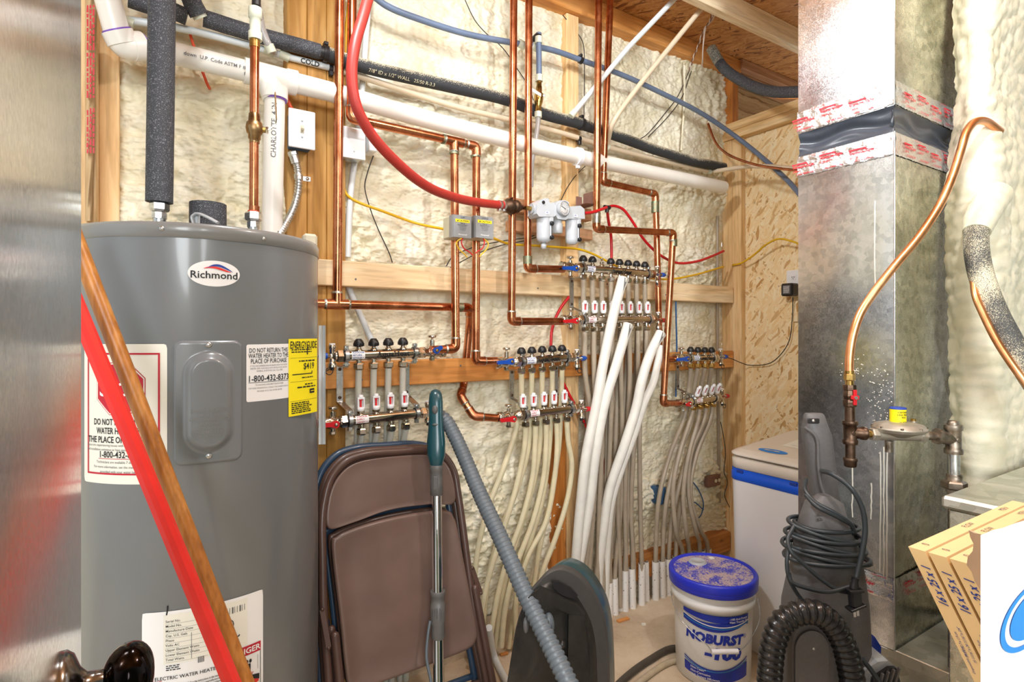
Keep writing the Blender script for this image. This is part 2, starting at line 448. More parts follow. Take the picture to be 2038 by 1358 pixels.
plain('blue_handle', (16,74,170), .35, 0, .06)
plain('red_handle', (196,26,36), .35, 0, .06)
plain('red_bright', (224,44,36), .33, 0, .05, 30)
plain('flow_red', (216,40,44), .4)
plain('ink_black', (26,26,28), .6)
plain('ink_grey', (104,104,106), .6)
plain('ink_red', (190,26,48), .6)
plain('ink_blue', (30,60,150), .6)
plain('paper', (240,240,240), .5, 0, .02, 8)
plain('paper_warm', (236,234,222), .5, 0, .02, 8)
plain('yellow_label', (246,228,22), .45, 0, .02)
plain('heater_grey', (116,120,123), .3, 0, .03, 6, coat=.35)
plain('heater_rim', (126,127,126), .3, 0, .03, 6, coat=.3)
plain('screw_zinc', (190,190,188), .3, .9)
plain('brown_chair', (80,58,50), .36, 0, .14, 10, .05, coat=.15)
plain('brown_seat', (104,82,73), .4, 0, .14, 8, .08, coat=.12)
plain('navy_chair', (46,66,88), .34, 0, .1, 10, coat=.2)
plain('teal_plastic', (20,66,74), .3, 0, .06, 10, coat=.15)
plain('hose_grey', (92,100,106), .38, 0, .06, 20)
plain('hose_black', (34,33,33), .26, 0, .1, 20)
plain('cord_black', (46,52,56), .4)
plain('tank_blue', (24,60,170), .15, 0, .05, 10, trans=.3)
plain('softener_white', (232,231,230), .42, 0, .02, 6)
plain('softener_beige', (222,212,198), .45, 0, .03, 5)
plain('softener_blue', (10,86,214), .38, 0, .03)
plain('pail_white', (240,239,236), .4, 0, .03, 8, trans=.05)
plain('lid_blue', (38,52,196), .36, 0, .06, 12)
plain('bucket_ink', (22,48,160), .4)
plain('bucket_ink_mid', (40,120,190), .4)
plain('filter_card', (240,208,152), .6, 0, .05, 10)
plain('filter_media', (120,112,120), .9, 0, .2, 60)
plain('cardboard_white', (240,240,242), .6, 0, .02, 20)
plain('cardboard_brown', (196,164,134), .8, 0, .08, 40)
plain('logo_blue', (24,134,224), .5)
plain('tape_ink', (206,36,52), .5)
plain('canvas_black', (64,70,80), .3, 0, .08, 60, .05)
plain('valve_grey', (150,150,150), .4, .35, .05)
plain('valve_beige', (198,192,166), .5, 0, .03)
plain('bracket_brown', (128,92,80), .5)
plain('wire_brown', (120,74,48), .5)
plain('wire_blue', (40,90,140), .5)
plain('rope_white', (214,200,190), .7)
plain('gauge_face', (244,244,244), .4)
plain('kraft_paper', (206,176,134), .75, 0, .08, 14, .2)
plain('hose_dark', (74,68,60), .5, 0, .1)
plain('hose_beige', (182,168,142), .5, 0, .1)
plain('wood_chip', (206,140,74), .7)
plain('plaster_bit', (226,220,206), .8)
plain('clear_film', (214,222,226), .12, 0, .03, 10, trans=.55)
t = NT('tape_foil'); v = t.coord(); n = t.noise(t.coord((14, 14, 30)), 6, 4, .6); t.set(lin((226,226,228)), .2, 1.0); t.bump(n, .5, .004)
# speckled pipe foam: black rubber with pale overspray flecks
def speckle(name, base, dot, lo, hi, sc=420):
    t = NT(name); v = t.coord(); n = t.noise(v, sc, 2, .5); big = t.noise(v, 6, 3)
    f = t.ramp(n, [(lo, (0,0,0)), (hi, (1,1,1))])
    c = t.mix(f, lin(base), lin(dot)); t.set(c, .7); t.bump(n, .35, .002); return t
speckle('pipe_foam', (58,60,66), (150,152,158), .56, .74)
# overspray: cream dust on the side that faced the spray gun (upper / room side)
t = NT('pipe_foam_sprayed'); v = t.coord(); n = t.noise(v, 380, 2); g = t.n('ShaderNodeNewGeometry'); sx = t.n('ShaderNodeSeparateXYZ'); t.l(g.outputs['True Normal'], sx.inputs[0])
b1 = t.noise(v, 5, 3); ad = t.n('ShaderNodeMath', operation='MULTIPLY_ADD'); ad.inputs[1].default_value = .35; t.l(sx.outputs['Z'], ad.inputs[0]); t.l(n, ad.inputs[2])
ad2 = t.n('ShaderNodeMath', operation='MULTIPLY_ADD'); ad2.inputs[1].default_value = .5; t.l(b1, ad2.inputs[0]); t.l(ad.outputs[0], ad2.inputs[2])
f = t.ramp(ad2.outputs[0], [(.86, (0,0,0)), (1.0, (1,1,1))])
t.set(t.mix(f, lin((48,50,54)), lin((214,206,180))), .75); t.bump(n, .35, .002)
t = NT('pipe_foam_half'); v = t.coord(); n = t.noise(v, 480, 2); b1 = t.noise(v, 7, 3)
f = t.ramp(t.mix(.5, n, b1), [(.47, (0,0,0)), (.60, (1,1,1))]); t.set(t.mix(f, lin((70,72,72)), lin((228,220,190))), .75); t.bump(n, .4, .003)
t = NT('lid_dust'); v = t.coord(); n = t.noise(v, 14, 6, .65, .6); n2 = t.noise(v, 160, 2)
f = t.ramp(t.mix(.45, n, n2), [(.44, (0,0,0)), (.54, (.85,.85,.85))]); t.set(t.mix(f, lin((52,62,180)), lin((196,176,158))), .7)
t = NT('sleeve_base'); v = t.coord((1,1,1)); n = t.noise(v, 22, 4); n2 = t.noise(v, 90, 3)
c = t.mix(t.ramp(n2, [(.66, (0,0,0)), (.70, (1,1,1))]), lin((236,234,230)), lin((90,80,72))); t.set(c, .55)
t = NT('vac_under'); v = t.coord(); n = t.noise(v, 9, 6, .7, 1.0); t.set(t.ramp(n, [(.35, lin((22,22,21))), (.65, lin((46,44,41)))]), .36); t.bump(t.noise(v, 300, 2), .1, .001)
# ================================================================ THE SETTING
UC = 2.575                                                          # room corner along the back wall
def foam_sheet(name, u0, u1, z0, z1, d0, nu, nz, amp=1.0, seed=3, mat='foam'):
    u = np.linspace(u0, u1, nu+1); z = np.linspace(z0, z1, nz+1); U, Z = np.meshgrid(u, z)
    w1 = vnoise(U*3+40, Z*3+40, 9); w2 = vnoise(U*3+90, Z*3+10, 8)
    big = vnoise(U*2.6+20, Z*3.4+20, seed)
    mid = 1-np.abs(2*vnoise(U*9+w1*2+60, Z*14+w2*2+60, seed+1)-1)
    c1 = 1-np.clip(cells(U*20+w1*3+30, Z*27+w2*4+30, seed+2), 0, 1)**1.6
    c2 = 1-np.clip(cells(U*45+50, Z*55+50, seed+3), 0, 1)**1.5
    act = np.clip((vnoise(U*2.2+70, Z*4.5+70, seed+4)-.3)*2.2, .38, 1)
    h = amp*(.014*big+.012*mid+act*(.030*c1+.023*c2))
    mb = MB(); P = [R3(a, d0-b, c) for a, b, c in zip(U.ravel(), h.ravel(), Z.ravel())]
    fs = [(j*(nu+1)+i, j*(nu+1)+i+1, (j+1)*(nu+1)+i+1, (j+1)*(nu+1)+i) for j in range(nz) for i in range(nu)]
    mb.add(P, fs, mat, True)
    return mb
mb = foam_sheet('wall_back', -1.5, UC, 0.0, 2.62, 1.964, 640, 420)
struct(mb, 'wall_back')
def ubox(mb, u0, u1, d0, d1, z0, z1, m, bev=.002):
    mb.box(R3((u0+u1)/2, (d0+d1)/2, (z0+z1)/2), UV_, NV, ZV, abs(u1-u0)/2, abs(d1-d0)/2, abs(z1-z0)/2, m, bev)
def uof(p): return UV_.dot(p)
def dof(p): return -NV.dot(p)
# floor
mb = MB(); mb.quad(R3(-2.2, 2.1, 0), R3(-2.2, -1.6, 0), R3(3.6, -1.6, 0), R3(3.6, 2.1, 0), 'concrete'); struct(mb, 'floor')
# ceiling: subfloor sheet, top plate of the wall, joists
mb = MB(); ubox(mb, -1.6, 3.6, -.9, 2.1, 2.70, 2.72, 'osb_dark', 0); struct(mb, 'ceiling')
mb = MB(); ubox(mb, -1.6, UC+.07, 1.875, 2.0, 2.612, 2.699, 'pine_orange_u'); struct(mb, 'trim_1')
mb = MB(); ubox(mb, -1.6, 3.5, 1.53, 1.57, 2.605, 2.699, 'pine_u'); struct(mb, 'trim_2')
mb = MB(); ubox(mb, -1.6, 3.5, 1.13, 1.17, 2.605, 2.699, 'pine_u'); struct(mb, 'trim_3')
# right wall: strand board sheet with corner stud, plates on top
mb = MB(); ubox(mb, 2.60, 2.612, .75, 1.95, 0.0, 2.257, 'osb', 0); struct(mb, 'wall_right')
mb = MB()
for a, b in ((1.818, 1.872), (1.873, 1.935)): ubox(mb, 2.562, 2.599, a, b, 0.0, 2.257, 'pine_z', .002)
struct(mb, 'trim_4')
mb = MB(); ubox(mb, 2.555, 2.645, .8, 1.96, 2.258, 2.301, 'pine_n', .002); ubox(mb, 2.555, 2.645, .8, 1.96, 2.302, 2.345, 'pine_n', .002); struct(mb, 'trim_5')
# back wall beyond the low partition: bare strand board, studs and a ledger
mb = MB(); ubox(mb, UC+.02, 3.5, 1.955, 1.967, 2.0, 2.699, 'osb_shaded', 0); struct(mb, 'wall_recess')
mb = MB(); ubox(mb, UC-.015, UC+.035, 1.868, 1.95, 2.346, 2.61, 'pine_orange_z', .002); struct(mb, 'trim_6')
mb = MB(); ubox(mb, UC+.06, 3.5, 1.86, 1.95, 2.648, 2.699, 'block_brown', .002); ubox(mb, UC+.05, 3.5, 1.90, 1.95, 2.60, 2.647, 'block_brown', .002); struct(mb, 'trim_7')
# wall studs
def stud(name, pxa, pxb, d, depth, z0, z1, mat, n=1):
    ua = uof(W(pxa, 660, d)); ub = uof(W(pxb, 660, d)); mb = MB()
    for k in range(n):
        a = ua+(ub-ua)*k/n; b = ua+(ub-ua)*(k+1)/n; ubox(mb, a+.0006, b-.0006, d, d+depth, z0, z1, mat, .002)
    return struct(mb, name)
stud('trim_8', 571, 688, 1.876, .08, 0.0, 2.61, 'treated_z', 3)
stud('trim_9', 1128, 1152, 1.897, .05, 0.0, 2.61, 'pine_z', 1)
stud('trim_14', 1098, 1127, 1.899, .05, 0.0, .98, 'pine_orange_z', 1)
stud('trim_10', 196, 238, 1.885, .06, 0.0, 2.61, 'pine_z', 1)
stud('trim_11', 120, 192, 1.80, .14, 0.0, 2.61, 'pine_z', 1)
# bottom plate seen near the corner, on a rough curb
mb = MB(); ubox(mb, 1.75, UC-.02, 1.875, 1.95, .10, .20, 'plate_u', .003); struct(mb, 'trim_12')
mb = foam_sheet('curb', .2, UC, 0.0, .13, 1.93, 200, 12, .5, 21, 'concrete'); struct(mb, 'trim_13')
# kraft faced batt edge by the door
mb = MB()
def kf(a, b):
    p = W(169+a*(26-12*b), -40+b*480, 1.79-.025*math.sin(a*3.1)+.006*math.sin(b*31+a*7)); return p
mb.grid(10, 60, lambda a, b: kf(a, 1-b), 'kraft_paper')
for y0 in (260, 150, 55):
    for k in range(3): scribble(mb, lambda x, y: W(178-y*1000, y0-x*1000, 1.752), -.045, .045, .004-.006*k, .0042, 'tape_ink', y0+k)
o = tag(mb.build('insulation_batt'), 'kraft paper edge of insulation batt with red print beside the metal door', 'insulation')
# foamed wall close on the right: thick sprayed slab that turns a rounded corner
def side_wall():
    A = D(1966, 660, 1.5); prof = []
    back = A-NV*.075+UV_*.05
    for k in range(10): prof.append(back.lerp(A-NV*.03, k/10))
    for k in range(8):
        t = k/8*math.pi/2; prof.append(A-NV*.03+UV_*.03+(-UV_*math.cos(t)+NV*math.sin(t))*.03)
    e0 = A+UV_*.03; e1 = A+UV_*.75
    for k in range(111): prof.append(e0.lerp(e1, k/110))
    n = len(prof); zs = np.linspace(.45, 2.7, 280)
    S = [0.0]
    for i in range(1, n): S.append(S[-1]+(prof[i]-prof[i-1]).length)
    Sg, Zg = np.meshgrid(np.array(S), zs)
    w1 = vnoise(Sg*4+10, Zg*4+10, 31); w2 = vnoise(Sg*4+60, Zg*4+60, 32)
    h = .02*vnoise(Sg*7+5, Zg*5+5, 33)+.012*(1-np.clip(cells(Sg*22+w1*3+9, Zg*34+w2*3+9, 34), 0, 1)**1.6)+.004*(1-np.clip(cells(Sg*60+9, Zg*80+9, 35), 0, 1))
    h += .03*(vnoise(Sg*0+3, Zg*3.1+2, 36)-.5)
    N = []
    for i in range(n):
        t = (prof[min(i+1, n-1)]-prof[max(i-1, 0)]).normalized(); N.append(Vector((t.y, -t.x, 0)))
    vs = []
    for j, z in enumerate(zs):
        for i in range(n):
            p = prof[i]+N[i]*h[j, i]; vs.append((p.x, p.y, z))
    fs = [(j*n+i, j*n+i+1, (j+1)*n+i+1, (j+1)*n+i) for j in range(len(zs)-1) for i in range(n-1)]
    mb = MB(); mb.add(vs, fs, 'foam_bright', True)
    mb.add(vs[:n]+[prof[-1]-NV*.3+Vector((0,0,.45-prof[-1].z))], [list(range(n+1))[::-1]], 'foam_bright')
    return struct(mb, 'wall_side')
side_wall()
# door leaf of brushed metal, open at the left edge, seen from the room
UD = -.067
door_root = None
mb = MB(); ubox(mb, UD-.04, UD, .02, .778, .012, 2.04, 'door_metal', .003)
door = mb.build('door_1'); door['kind'] = 'structure'; door['_org'] = ORG[door.name]
KB = Uw(121, 1380, UD)
mb = MB()
mb.lathe(KB, UV_, [(.033, 0), (.033, .003), (.029, .008), (.017, .013), (.0115, .018), (.0105, .03), (.014, .034)], 'knob_neck', 64)
mb.build('knob_rose', door)
mb = MB()
mb.lathe(KB+UV_*.03, UV_, [(.012, 0), (.0160, .0018), (.0195, .004), (.0230, .0073), (.0255, .011), (.0270, .0145), (.0275, .018), (.0274, .0215), (.0265, .025), (.0246, .0288), (.0215, .032), (.0175, .0347), (.013, .0365), (.007, .0377), (.0, .038)], 'bronze_knob', 64)
mb.build('door_knob', door)
# mounting boards screwed across the studs
def board(pts, d, th, mat, label, u_end):
    (xa, ya0, ya1), (xb, yb0, yb1) = pts
    a = W(xa, ya0, d); z1 = W(xb, yb0, d).z; z0 = W(xb, yb1, d).z
    z1 = (a.z+z1)/2; z0 = (W(xa, ya1, d).z+z0)/2
    mb = MB(); ubox(mb, uof(a)-.06, u_end, d, d+th, z0, z1, mat, .003)
    for k in range(5):
        u = uof(a)+.12+k*.37; z = z0+(z1-z0)*(.3+.4*(k % 2)); p = R3(u, d, z)
        mb.lathe(p-NV*.001, NV, [(.0035, 0), (.0035, .0018)], 'ink_grey', 10)
    return tag(mb.build('mounting_board'), label, 'board')
board(((634, 515.5, 567.7), (1436, 569.5, 602.5)), 1.857, .038, 'pine_u', 'pale pine board screwed across the studs at heater logo height', UC-.02)
board(((647, 725, 779), (1436, 697, 731)), 1.857, .038, 'pine_orange_u', 'orange pine board across the studs behind the lower manifolds', UC-.02)
# ================================================================ PIPES, CABLES AND THINGS ON THE BACK WALL
def WP(pts, d):
    out = []
    for p in pts: out.append(W(p[0], p[1], p[2] if len(p) > 2 else d))
    return out
def DP(pts): return [D(*p) for p in pts]
def elbow_mb(pts, i, r, rad, m, arm=.036):
    a, b, c = Vector(pts[i-1]), Vector(pts[i]), Vector(pts[i+1])
    p = b+(a-b).normalized()*arm; q = b+(c-b).normalized()*arm
    mb = MB(); path = fillet([p, b, q], rad, 9); mb.tube(path, r+.0022, m, 18)
    for e, t in ((p, (b-p).normalized()), (q, (b-q).normalized())):
        mb.tube([e-t*.004, e, e+t*.002], [r+.0006, r+.003, r+.0026], 'solder', 16)
    return mb
def copper_run(root, pts, r, rad=.03, m='copper', em='copper', arm=.036, skip=()):
    mb = MB(); mb.tube(fillet(pts, rad), r, m, 18); mb.build('copper_tube', root)
    for i in range(1, len(pts)-1):
        if i in skip: continue
        elbow_mb(pts, i, r, rad, em, arm).build('elbow', root)
def tee_part(root, c, a, b, r, m='copper', arm=.036):
    # c centre, a main axis, b branch axis
    a = Vector(a).normalized(); b = Vector(b).normalized(); c = Vector(c); mb = MB()
    mb.tube([c-a*arm, c+a*arm], r+.0024, m, 18); mb.tube([c, c+b*arm], r+.0024, m, 18)
    for e, t in ((c-a*arm, -a), (c+a*arm, a), (c+b*arm, b)): mb.tube([e-t*.002, e, e+t*.005], [r+.003, r+.003, r+.0006], 'solder', 16)
    return mb.build('tee', root)
def collar(mb, p, t, r, L, m): t = Vector(t).normalized(); mb.tube([Vector(p)-t*L/2, Vector(p)+t*L/2], r, m, 18)
RC = .0143
# left riser with tee, run behind the other risers, drop behind the board to the second manifold
pA = WP([(678, -240), (671, 606)], 1.78)
ctee = W(671, 606, 1.78)
root = thing('copper_pipework', 'copper riser before the treated post, with tee and long level run right', 'pipe', R3(uof(ctee), 1.78, ctee.z))
mb = MB(); mb.tube(pA, RC, 'copper', 18); mb.build('copper_tube', root)
h = WP([(598, 604), (671, 606)], 1.78)
run = WP([(671, 606, 1.78), (935, 612.5, 1.81), (934, 650, 1.87), (923, 770, 1.885), (916, 788, 1.84), (943, 829, 1.80), (990, 832.5, 1.782)], 1.78)
mb = MB(); mb.tube(h, RC, 'copper', 18); mb.tube(fillet(run, .03), RC, 'copper', 18); mb.build('copper_tube', root)
tee_part(root, ctee, UV_, ZV, RC)
for i in (1, 4, 5): elbow_mb(run, i, RC, .03, 'copper_dark' if i > 1 else 'copper', .034).build('elbow', root)
mb = MB(); collar(mb, W(912, 612, 1.805), UV_, RC+.0025, .03, 'verdigris'); mb.build('coupling', root)
# second riser: elbow, sloping run, tee and two drops to the left manifolds
pB = WP([(703, -235), (699, 236), (948, 291), (947, 719), (988, 718.5)], 1.765)
root = thing('copper_pipework', 'copper riser behind the red hose that splits into two drops with grey valve heads', 'pipe', R3(uof(pB[2]), 1.765, pB[2].z))
copper_run(root, pB, RC)
ct = W(904, 281.5, 1.765); drop = [ct, W(907, 690, 1.765), W(857, 697, 1.765)]
drop[1] = W(907, 694, 1.765); copper_run(root, drop, RC)
tee_part(root, ct, pB[2]-pB[1], -ZV, RC)
for px, py in ((882, 277), (946, 312), (904, 306)):
    mb = MB(); p = W(px, py, 1.765); t = (pB[2]-pB[1]) if px == 882 else -ZV; collar(mb, p, t, RC+.003, .006, 'verdigris'); mb.build('solder_joint', root)
# pair of risers to the upper manifold
p = WP([(1023, -105), (1018, 640), (1118, 640)], 1.765)
root = thing('copper_pipework', 'left riser of the copper pair behind the hose coupling, ending at a red valve', 'pipe', p[1]); copper_run(root, p, RC)
p = WP([(1053, -100), (1050, 535), (1122, 536)], 1.765)
root = thing('copper_pipework', 'right of the paired copper risers, turning right into the blue valve above', 'pipe', p[1]); copper_run(root, p, RC)
mb = MB(); collar(mb, W(1050, 518, 1.765), ZV, RC+.0032, .03, 'verdigris'); mb.build('solder_joint', root)
# pair of risers to the right hand manifold
p = WP([(1192, -60, 1.745), (1187, 456, 1.745), (1340, 463.5, 1.73), (1320, 803, 1.73), (1354, 803, 1.775)], 1.745)
root = thing('copper_pipework', 'copper riser stepping right twice and dropping in front to the lowest red valve', 'pipe', p[1]); copper_run(root, p, RC, m='copper', em='copper')
mb = MB(); collar(mb, p[1]+ZV*.045, ZV, RC+.003, .045, 'solder'); mb.build('solder_joint', root); mb = MB(); collar(mb, p[2]-ZV*.045, ZV, RC+.0032, .03, 'verdigris'); mb.build('solder_joint', root)
p = WP([(1217, -60), (1200, 362), (1304, 386), (1307, 470), (1313, 715), (1348, 715)], 1.785)
root = thing('copper_pipework', 'copper riser leaning slightly, jogging right behind its neighbour to the small blue valve', 'pipe', p[1]); copper_run(root, p, RC, skip=(3,))
mb = MB(); collar(mb, p[2]-ZV*.06, ZV, RC+.0032, .05, 'verdigris'); mb.build('solder_joint', root)
# ---------------------------------------------------------------- PVC drain
RP = .0302
root = thing('pvc_drain_pipe', 'thick white plastic drain pipe sloping across the wall with elbow, tee and printed text', 'pipe', W(545, 155, 1.80))
e = WP([(111, -380, 1.70), (238, 84, 1.76), (300, 96, 1.79), (352, 108, 1.80)], 1.8)
main = WP([(300, 96), (352, 108), (545, 155), (661, 184), (865, 242), (1150, 312), (1440, 373)], 1.80)
mb = MB(); mb.tube(catmull(main, 4), RP, 'pvc', 24); mb.build('pipe', root)
mb = MB(); mb.tube(e[:2], RP, 'pvc', 24); mb.build('pipe', root)
c = W(247, 92, 1.765)
ep = [W(233, 62, 1.755), c, W(283, 92.5, 1.78)]
mb = MB(); mb.tube(fillet(ep, .06, 12), RP+.0042, 'pvc', 26); t0 = (ep[0]-c).normalized(); t1 = (ep[2]-c).normalized()
mb.tube([ep[0]-t0*.03, ep[0]], RP+.0062, 'pvc', 26); mb.tube([ep[2]-t1*.03, ep[2]], RP+.0062, 'pvc', 26)
mb.tube([ep[0], ep[0]+t0*.004], RP+.003, 'primer_purple', 26); mb.tube([ep[2], ep[2]+t1*.004], RP+.003, 'primer_purple', 26); mb.build('elbow', root)
tc = W(541, 154, 1.80); ta = (main[3]-main[1]).normalized(); b0 = W(547, 198, 1.79)
mb = MB(); mb.tube([tc-ta*.05, tc+ta*.055], RP+.004, 'pvc', 26); mb.tube([tc+ta*.04, tc+ta*.07], RP+.0065, 'pvc', 26); mb.tube([tc-ta*.075, tc-ta*.04], RP+.0065, 'pvc', 26)
mb.tube(fillet([tc-ta*.04, W(536, 166, 1.797), b0], .06, 8), RP+.004, 'pvc', 26)
mb.tube([b0+ZV*.035, b0], RP+.0062, 'pvc', 26); mb.tube([b0, b0-ZV*.004], RP+.003, 'primer_purple', 26); mb.build('tee', root)
leg = WP([(547, 190, 1.79), (540, 520, 1.79)], 1.79)
mb = MB(); mb.tube(leg, RP-.001, 'pvc', 24); dpipe = mb.build('drop_pipe', root)
def cyl_text(mb, A, B, r, up, st, size, at, m='ink_grey', bold=.01, turn=0.0):
    # lettering along a straight pipe from A to B; `up` is the side that faces the viewer
    A = Vector(A); B = Vector(B); t = (B-A).normalized(); f = (Vector(up)-t*Vector(up).dot(t)).normalized(); s = f.cross(t)
    def fn(x, y):
        a = y/r+turn; return A+t*(at+x)+(f*math.cos(a)+s*math.sin(a))*(r+.0006)
    mb.text(st, size, fn, m, 'LEFT', bold)
mb = MB(); L = main[1]; R_ = main[2]; toc = CAMP-L
cyl_text(mb, L, R_, RP+.0018, toc, 'down  U.P. Code ASTM F 891-16  NOT FOR  CP-4', .0135, .015, turn=.25); cyl_text(mb, L, R_, RP+.0018, toc, 'PRESSURE', .0125, .165, turn=-.25)
mb.build('lettering', root); mb = MB(); cyl_text(mb, leg[1], leg[0], RP-.001, CAMP-leg[0], 'CHARLOTTE  4 IN', .02, .30, 'ink_grey', .01)
mb.build('lettering', dpipe)
sc_ = W(1150, 312, 1.80); st_ = (main[6]-main[5]).normalized()
mb = MB(); collar(mb, sc_, st_, RP+.007, .018, 'white_plastic'); mb.box(sc_+ZV*-.036, st_, ZV, NV, .009, .012, .006, 'white_plastic', .002); mb.build('strap_clamp', root)
# ---------------------------------------------------------------- foam covered pipe and plastic water lines
pts = WP([(405, 36), (500, 66), (636, 103), (718, 130), (898, 172), (1011, 199), (1080, 226), (1157, 247), (1240, 275), (1298, 296), (1381, 321), (1440, 333)], 1.842)
root = thing('insulated_pipe', 'long black foam covered pipe sagging across the whole wall', 'pipe', pts[5])
cp = catmull(pts, 6); k0 = 13
mb = MB(); mb.tube(cp[:k0], .0235, 'pipe_foam', 22); mb.build('foam_sleeve', root)
mb = MB(); mb.tube(cp[k0:], .0228, 'pipe_foam_sprayed', 22); mb.build('foam_sleeve', root)
mb = MB(); mb.tube(cp[k0-2:k0+3], .0205, 'black_plastic', 18); mb.build('joint', root)
mb = MB(); L = pts[3]; R_ = pts[5]; cyl_text(mb, pts[3], pts[4], .0258, CAMP-L, '7/8" ID x 1/2" WALL   25/50 R-3.3', .017, .02, 'pex_yellow', .0, -.35); mb.build('lettering', root)
for px, py in ((1157, 247), (648, 107)):
    mb = MB(); c = W(px, py, 1.842); collar(mb, c, pts[8]-pts[7], .0255, .014, 'black_plastic'); mb.box(c+ZV*.03, UV_, ZV, NV, .007, .006, .012, 'black_plastic', .002); mb.build('pipe_clip', root)
pts = WP([(256, -3, 1.83), (300, 12, 1.83), (345, 22, 1.83), (372, 34, 1.83)], 1.83)
root = tag((lambda mb: (mb.tube(pts, .023, 'pipe_foam', 20), mb.build('insulated_pipe'))[1])(MB()), 'short black foam sleeve behind the tall insulated pipe at upper left', 'pipe')
pts = WP([(320, -160, 1.79), (366, -40, 1.80), (384, 8, 1.81), (396, 30, 1.82)], 1.81)
mb = MB(); mb.tube(pts, .025, 'pipe_foam', 20); mb.tube([pts[-1]-Vector((0,0,.0)), pts[-1]+(pts[-1]-pts[-2]).normalized()*.008], .019, 'pex_fitting', 16)
tag(mb.build('insulated_pipe'), 'black foam sleeve dropping from above to the start of the long black pipe', 'pipe')
pts = WP([(240, 38), (353, 55), (495, 90), (560, 110), (661, 136), (719, 153), (898, 210), (1011, 238), (1122, 266), (1209, 293), (1298, 315), (1408, 340), (1421, 341, 1.85), (1497, 331, 1.66), (1600, 337, 1.38)], 1.868)
root = thing('cold_water_line', 'slim white to tan plastic water line under the long black foam pipe, marked COLD', 'pipe', pts[7])
mb = MB(); mb.tube(catmull(pts[:5], 5), .0108, 'pex_white', 16); mb.tube(catmull(pts[4:12], 5), .0105, 'pex_tan', 16); mb.tube(catmull(pts[12:], 5), .0105, 'pex_tan', 16); mb.build('tube', root)
for px, py, L in ((247, 40, .045), (536, 102, .03), (566, 111, .03), (1207, 292, .02), (1413, 340.5, .012), (1426, 341, .012)):
    mb = MB(); p = W(px, py, 1.868); collar(mb, p, UV_*1-ZV*.25, .0145, L, 'pex_fitting'); mb.build('fitting', root)
mb = MB(); cyl_text(mb, pts[3], pts[4], .0122, CAMP-pts[3], 'COLD', .021, .055, 'ink_black', .02); mb.build('lettering', root)
for px, py in ((658, 137), (1152, 277)): mb = MB(); c = W(px, py, 1.868); collar(mb, c, pts[8]-pts[7], .0135, .012, 'black_plastic'); mb.box(c-ZV*.018+NV*.004, UV_, ZV, NV, .007, .008, .008, 'black_plastic', .002); mb.build('pipe_clip', root)
pts = WP([(494, -200, 1.80), (500, -30, 1.80), (512, 10, 1.80), (522, 60, 1.80), (538, 97, 1.81), (545, 102, 1.85)], 1.8)
mb = MB(); mb.tube(catmull(pts, 6), .0112, 'pex_clear', 16); collar(mb, pts[4], pts[4]-pts[3], .0145, .022, 'pex_fitting'); tag(mb.build('water_tube'), 'translucent tube curving from the cold line up past the brass valve pipe', 'tube')
# blue grey water line, tee, valve and clear tail
pts = WP([(520, -200), (640, -70), (735, -14), (770, 12), (840, 40), (930, 68), (1037, 88), (1100, 100), (1160, 121), (1240, 150), (1320, 187), (1400, 228), (1470, 276), (1530, 325), (1570, 362), (1592, 388)], 1.83)
for k, q in enumerate(((1400, 228, 1.83), (1470, 276, 1.775), (1530, 325, 1.60), (1570, 362, 1.47), (1596, 392, 1.37))): pts[11+k] = W(*q)
root = thing('water_line', 'blue grey plastic water line arching from the top to behind the right duct', 'pipe', pts[6])
mb = MB(); mb.tube(catmull(pts, 6), .0112, 'pex_blue', 16); mb.build('tube', root)
mb = MB()
for px, py in ((1038, 88.5), (1064, 93)): collar(mb, W(px, py, 1.83), UV_-ZV*.2, .0155, .03, 'pex_fitting')
mb.sphere(W(1066, 82, 1.825), .017, 'pex_fitting'); mb.build('fitting', root)
b = WP([(1072, 66), (1073, 160)], 1.80)
mb = MB(); mb.tube(b, .0112, 'pex_blue', 16); mb.build('branch_tube', root)
mb = MB(); mb.tube(fillet([W(1060, 82, 1.83), W(1072, 70, 1.80), W(1072, 82, 1.80)], .01), .0135, 'black_plastic', 14); collar(mb, W(1072, 80, 1.80), ZV, .0145, .025, 'pex_fitting'); collar(mb, W(1073, 156, 1.80), ZV, .0145, .025, 'pex_fitting'); mb.build('elbow', root)
mb = MB(); v0 = W(1073, 163, 1.80); v1 = W(1071, 230, 1.80); T = (v1-v0).normalized(); Lv = (v1-v0).length
mb.lathe(v0, T, [(.010, 0), (.010, Lv*.15), (.012, Lv*.15), (.012, Lv*.3), (.0165, Lv*.38), (.018, Lv*.5), (.0165, Lv*.62), (.012, Lv*.7), (.012, Lv*.85), (.0105, Lv*.85), (.0105, Lv)], 'brass', 20)
vc = v0+T*Lv*.45; mb.cyl(vc, vc+NV*.024, .007, 'brass', 12); mb.build('ball_valve', root)
mb = MB(); mb.box(W(1066, 183, 1.765), (UV_-ZV*.28), ZV, NV, .026, .0065, .002, 'white_plastic', .002); mb.hexnut(W(1083, 190, 1.77), W(1083, 190, 1.762), .006, 'steel_zinc'); mb.build('valve_lever', root)
t_ = WP([(1071, 226, 1.80), (1070, 250, 1.80), (1064, 290, 1.805), (1058, 330, 1.82), (1057, 372, 1.85)], 1.8)
mb = MB(); mb.tube(catmull(t_, 6), .0095, 'pex_clear', 14); collar(mb, t_[0]-ZV*.005, ZV, .0145, .022, 'pex_fitting'); mb.build('clear_tail', root)
c = W(1156, 120, 1.83); mb = MB(); collar(mb, c, UV_-ZV*.25, .0145, .014, 'black_plastic'); mb.box(c-UV_*.004+ZV*.017, UV_, ZV, NV, .006, .006, .012, 'black_plastic', .002); mb.build('pipe_clip', root)
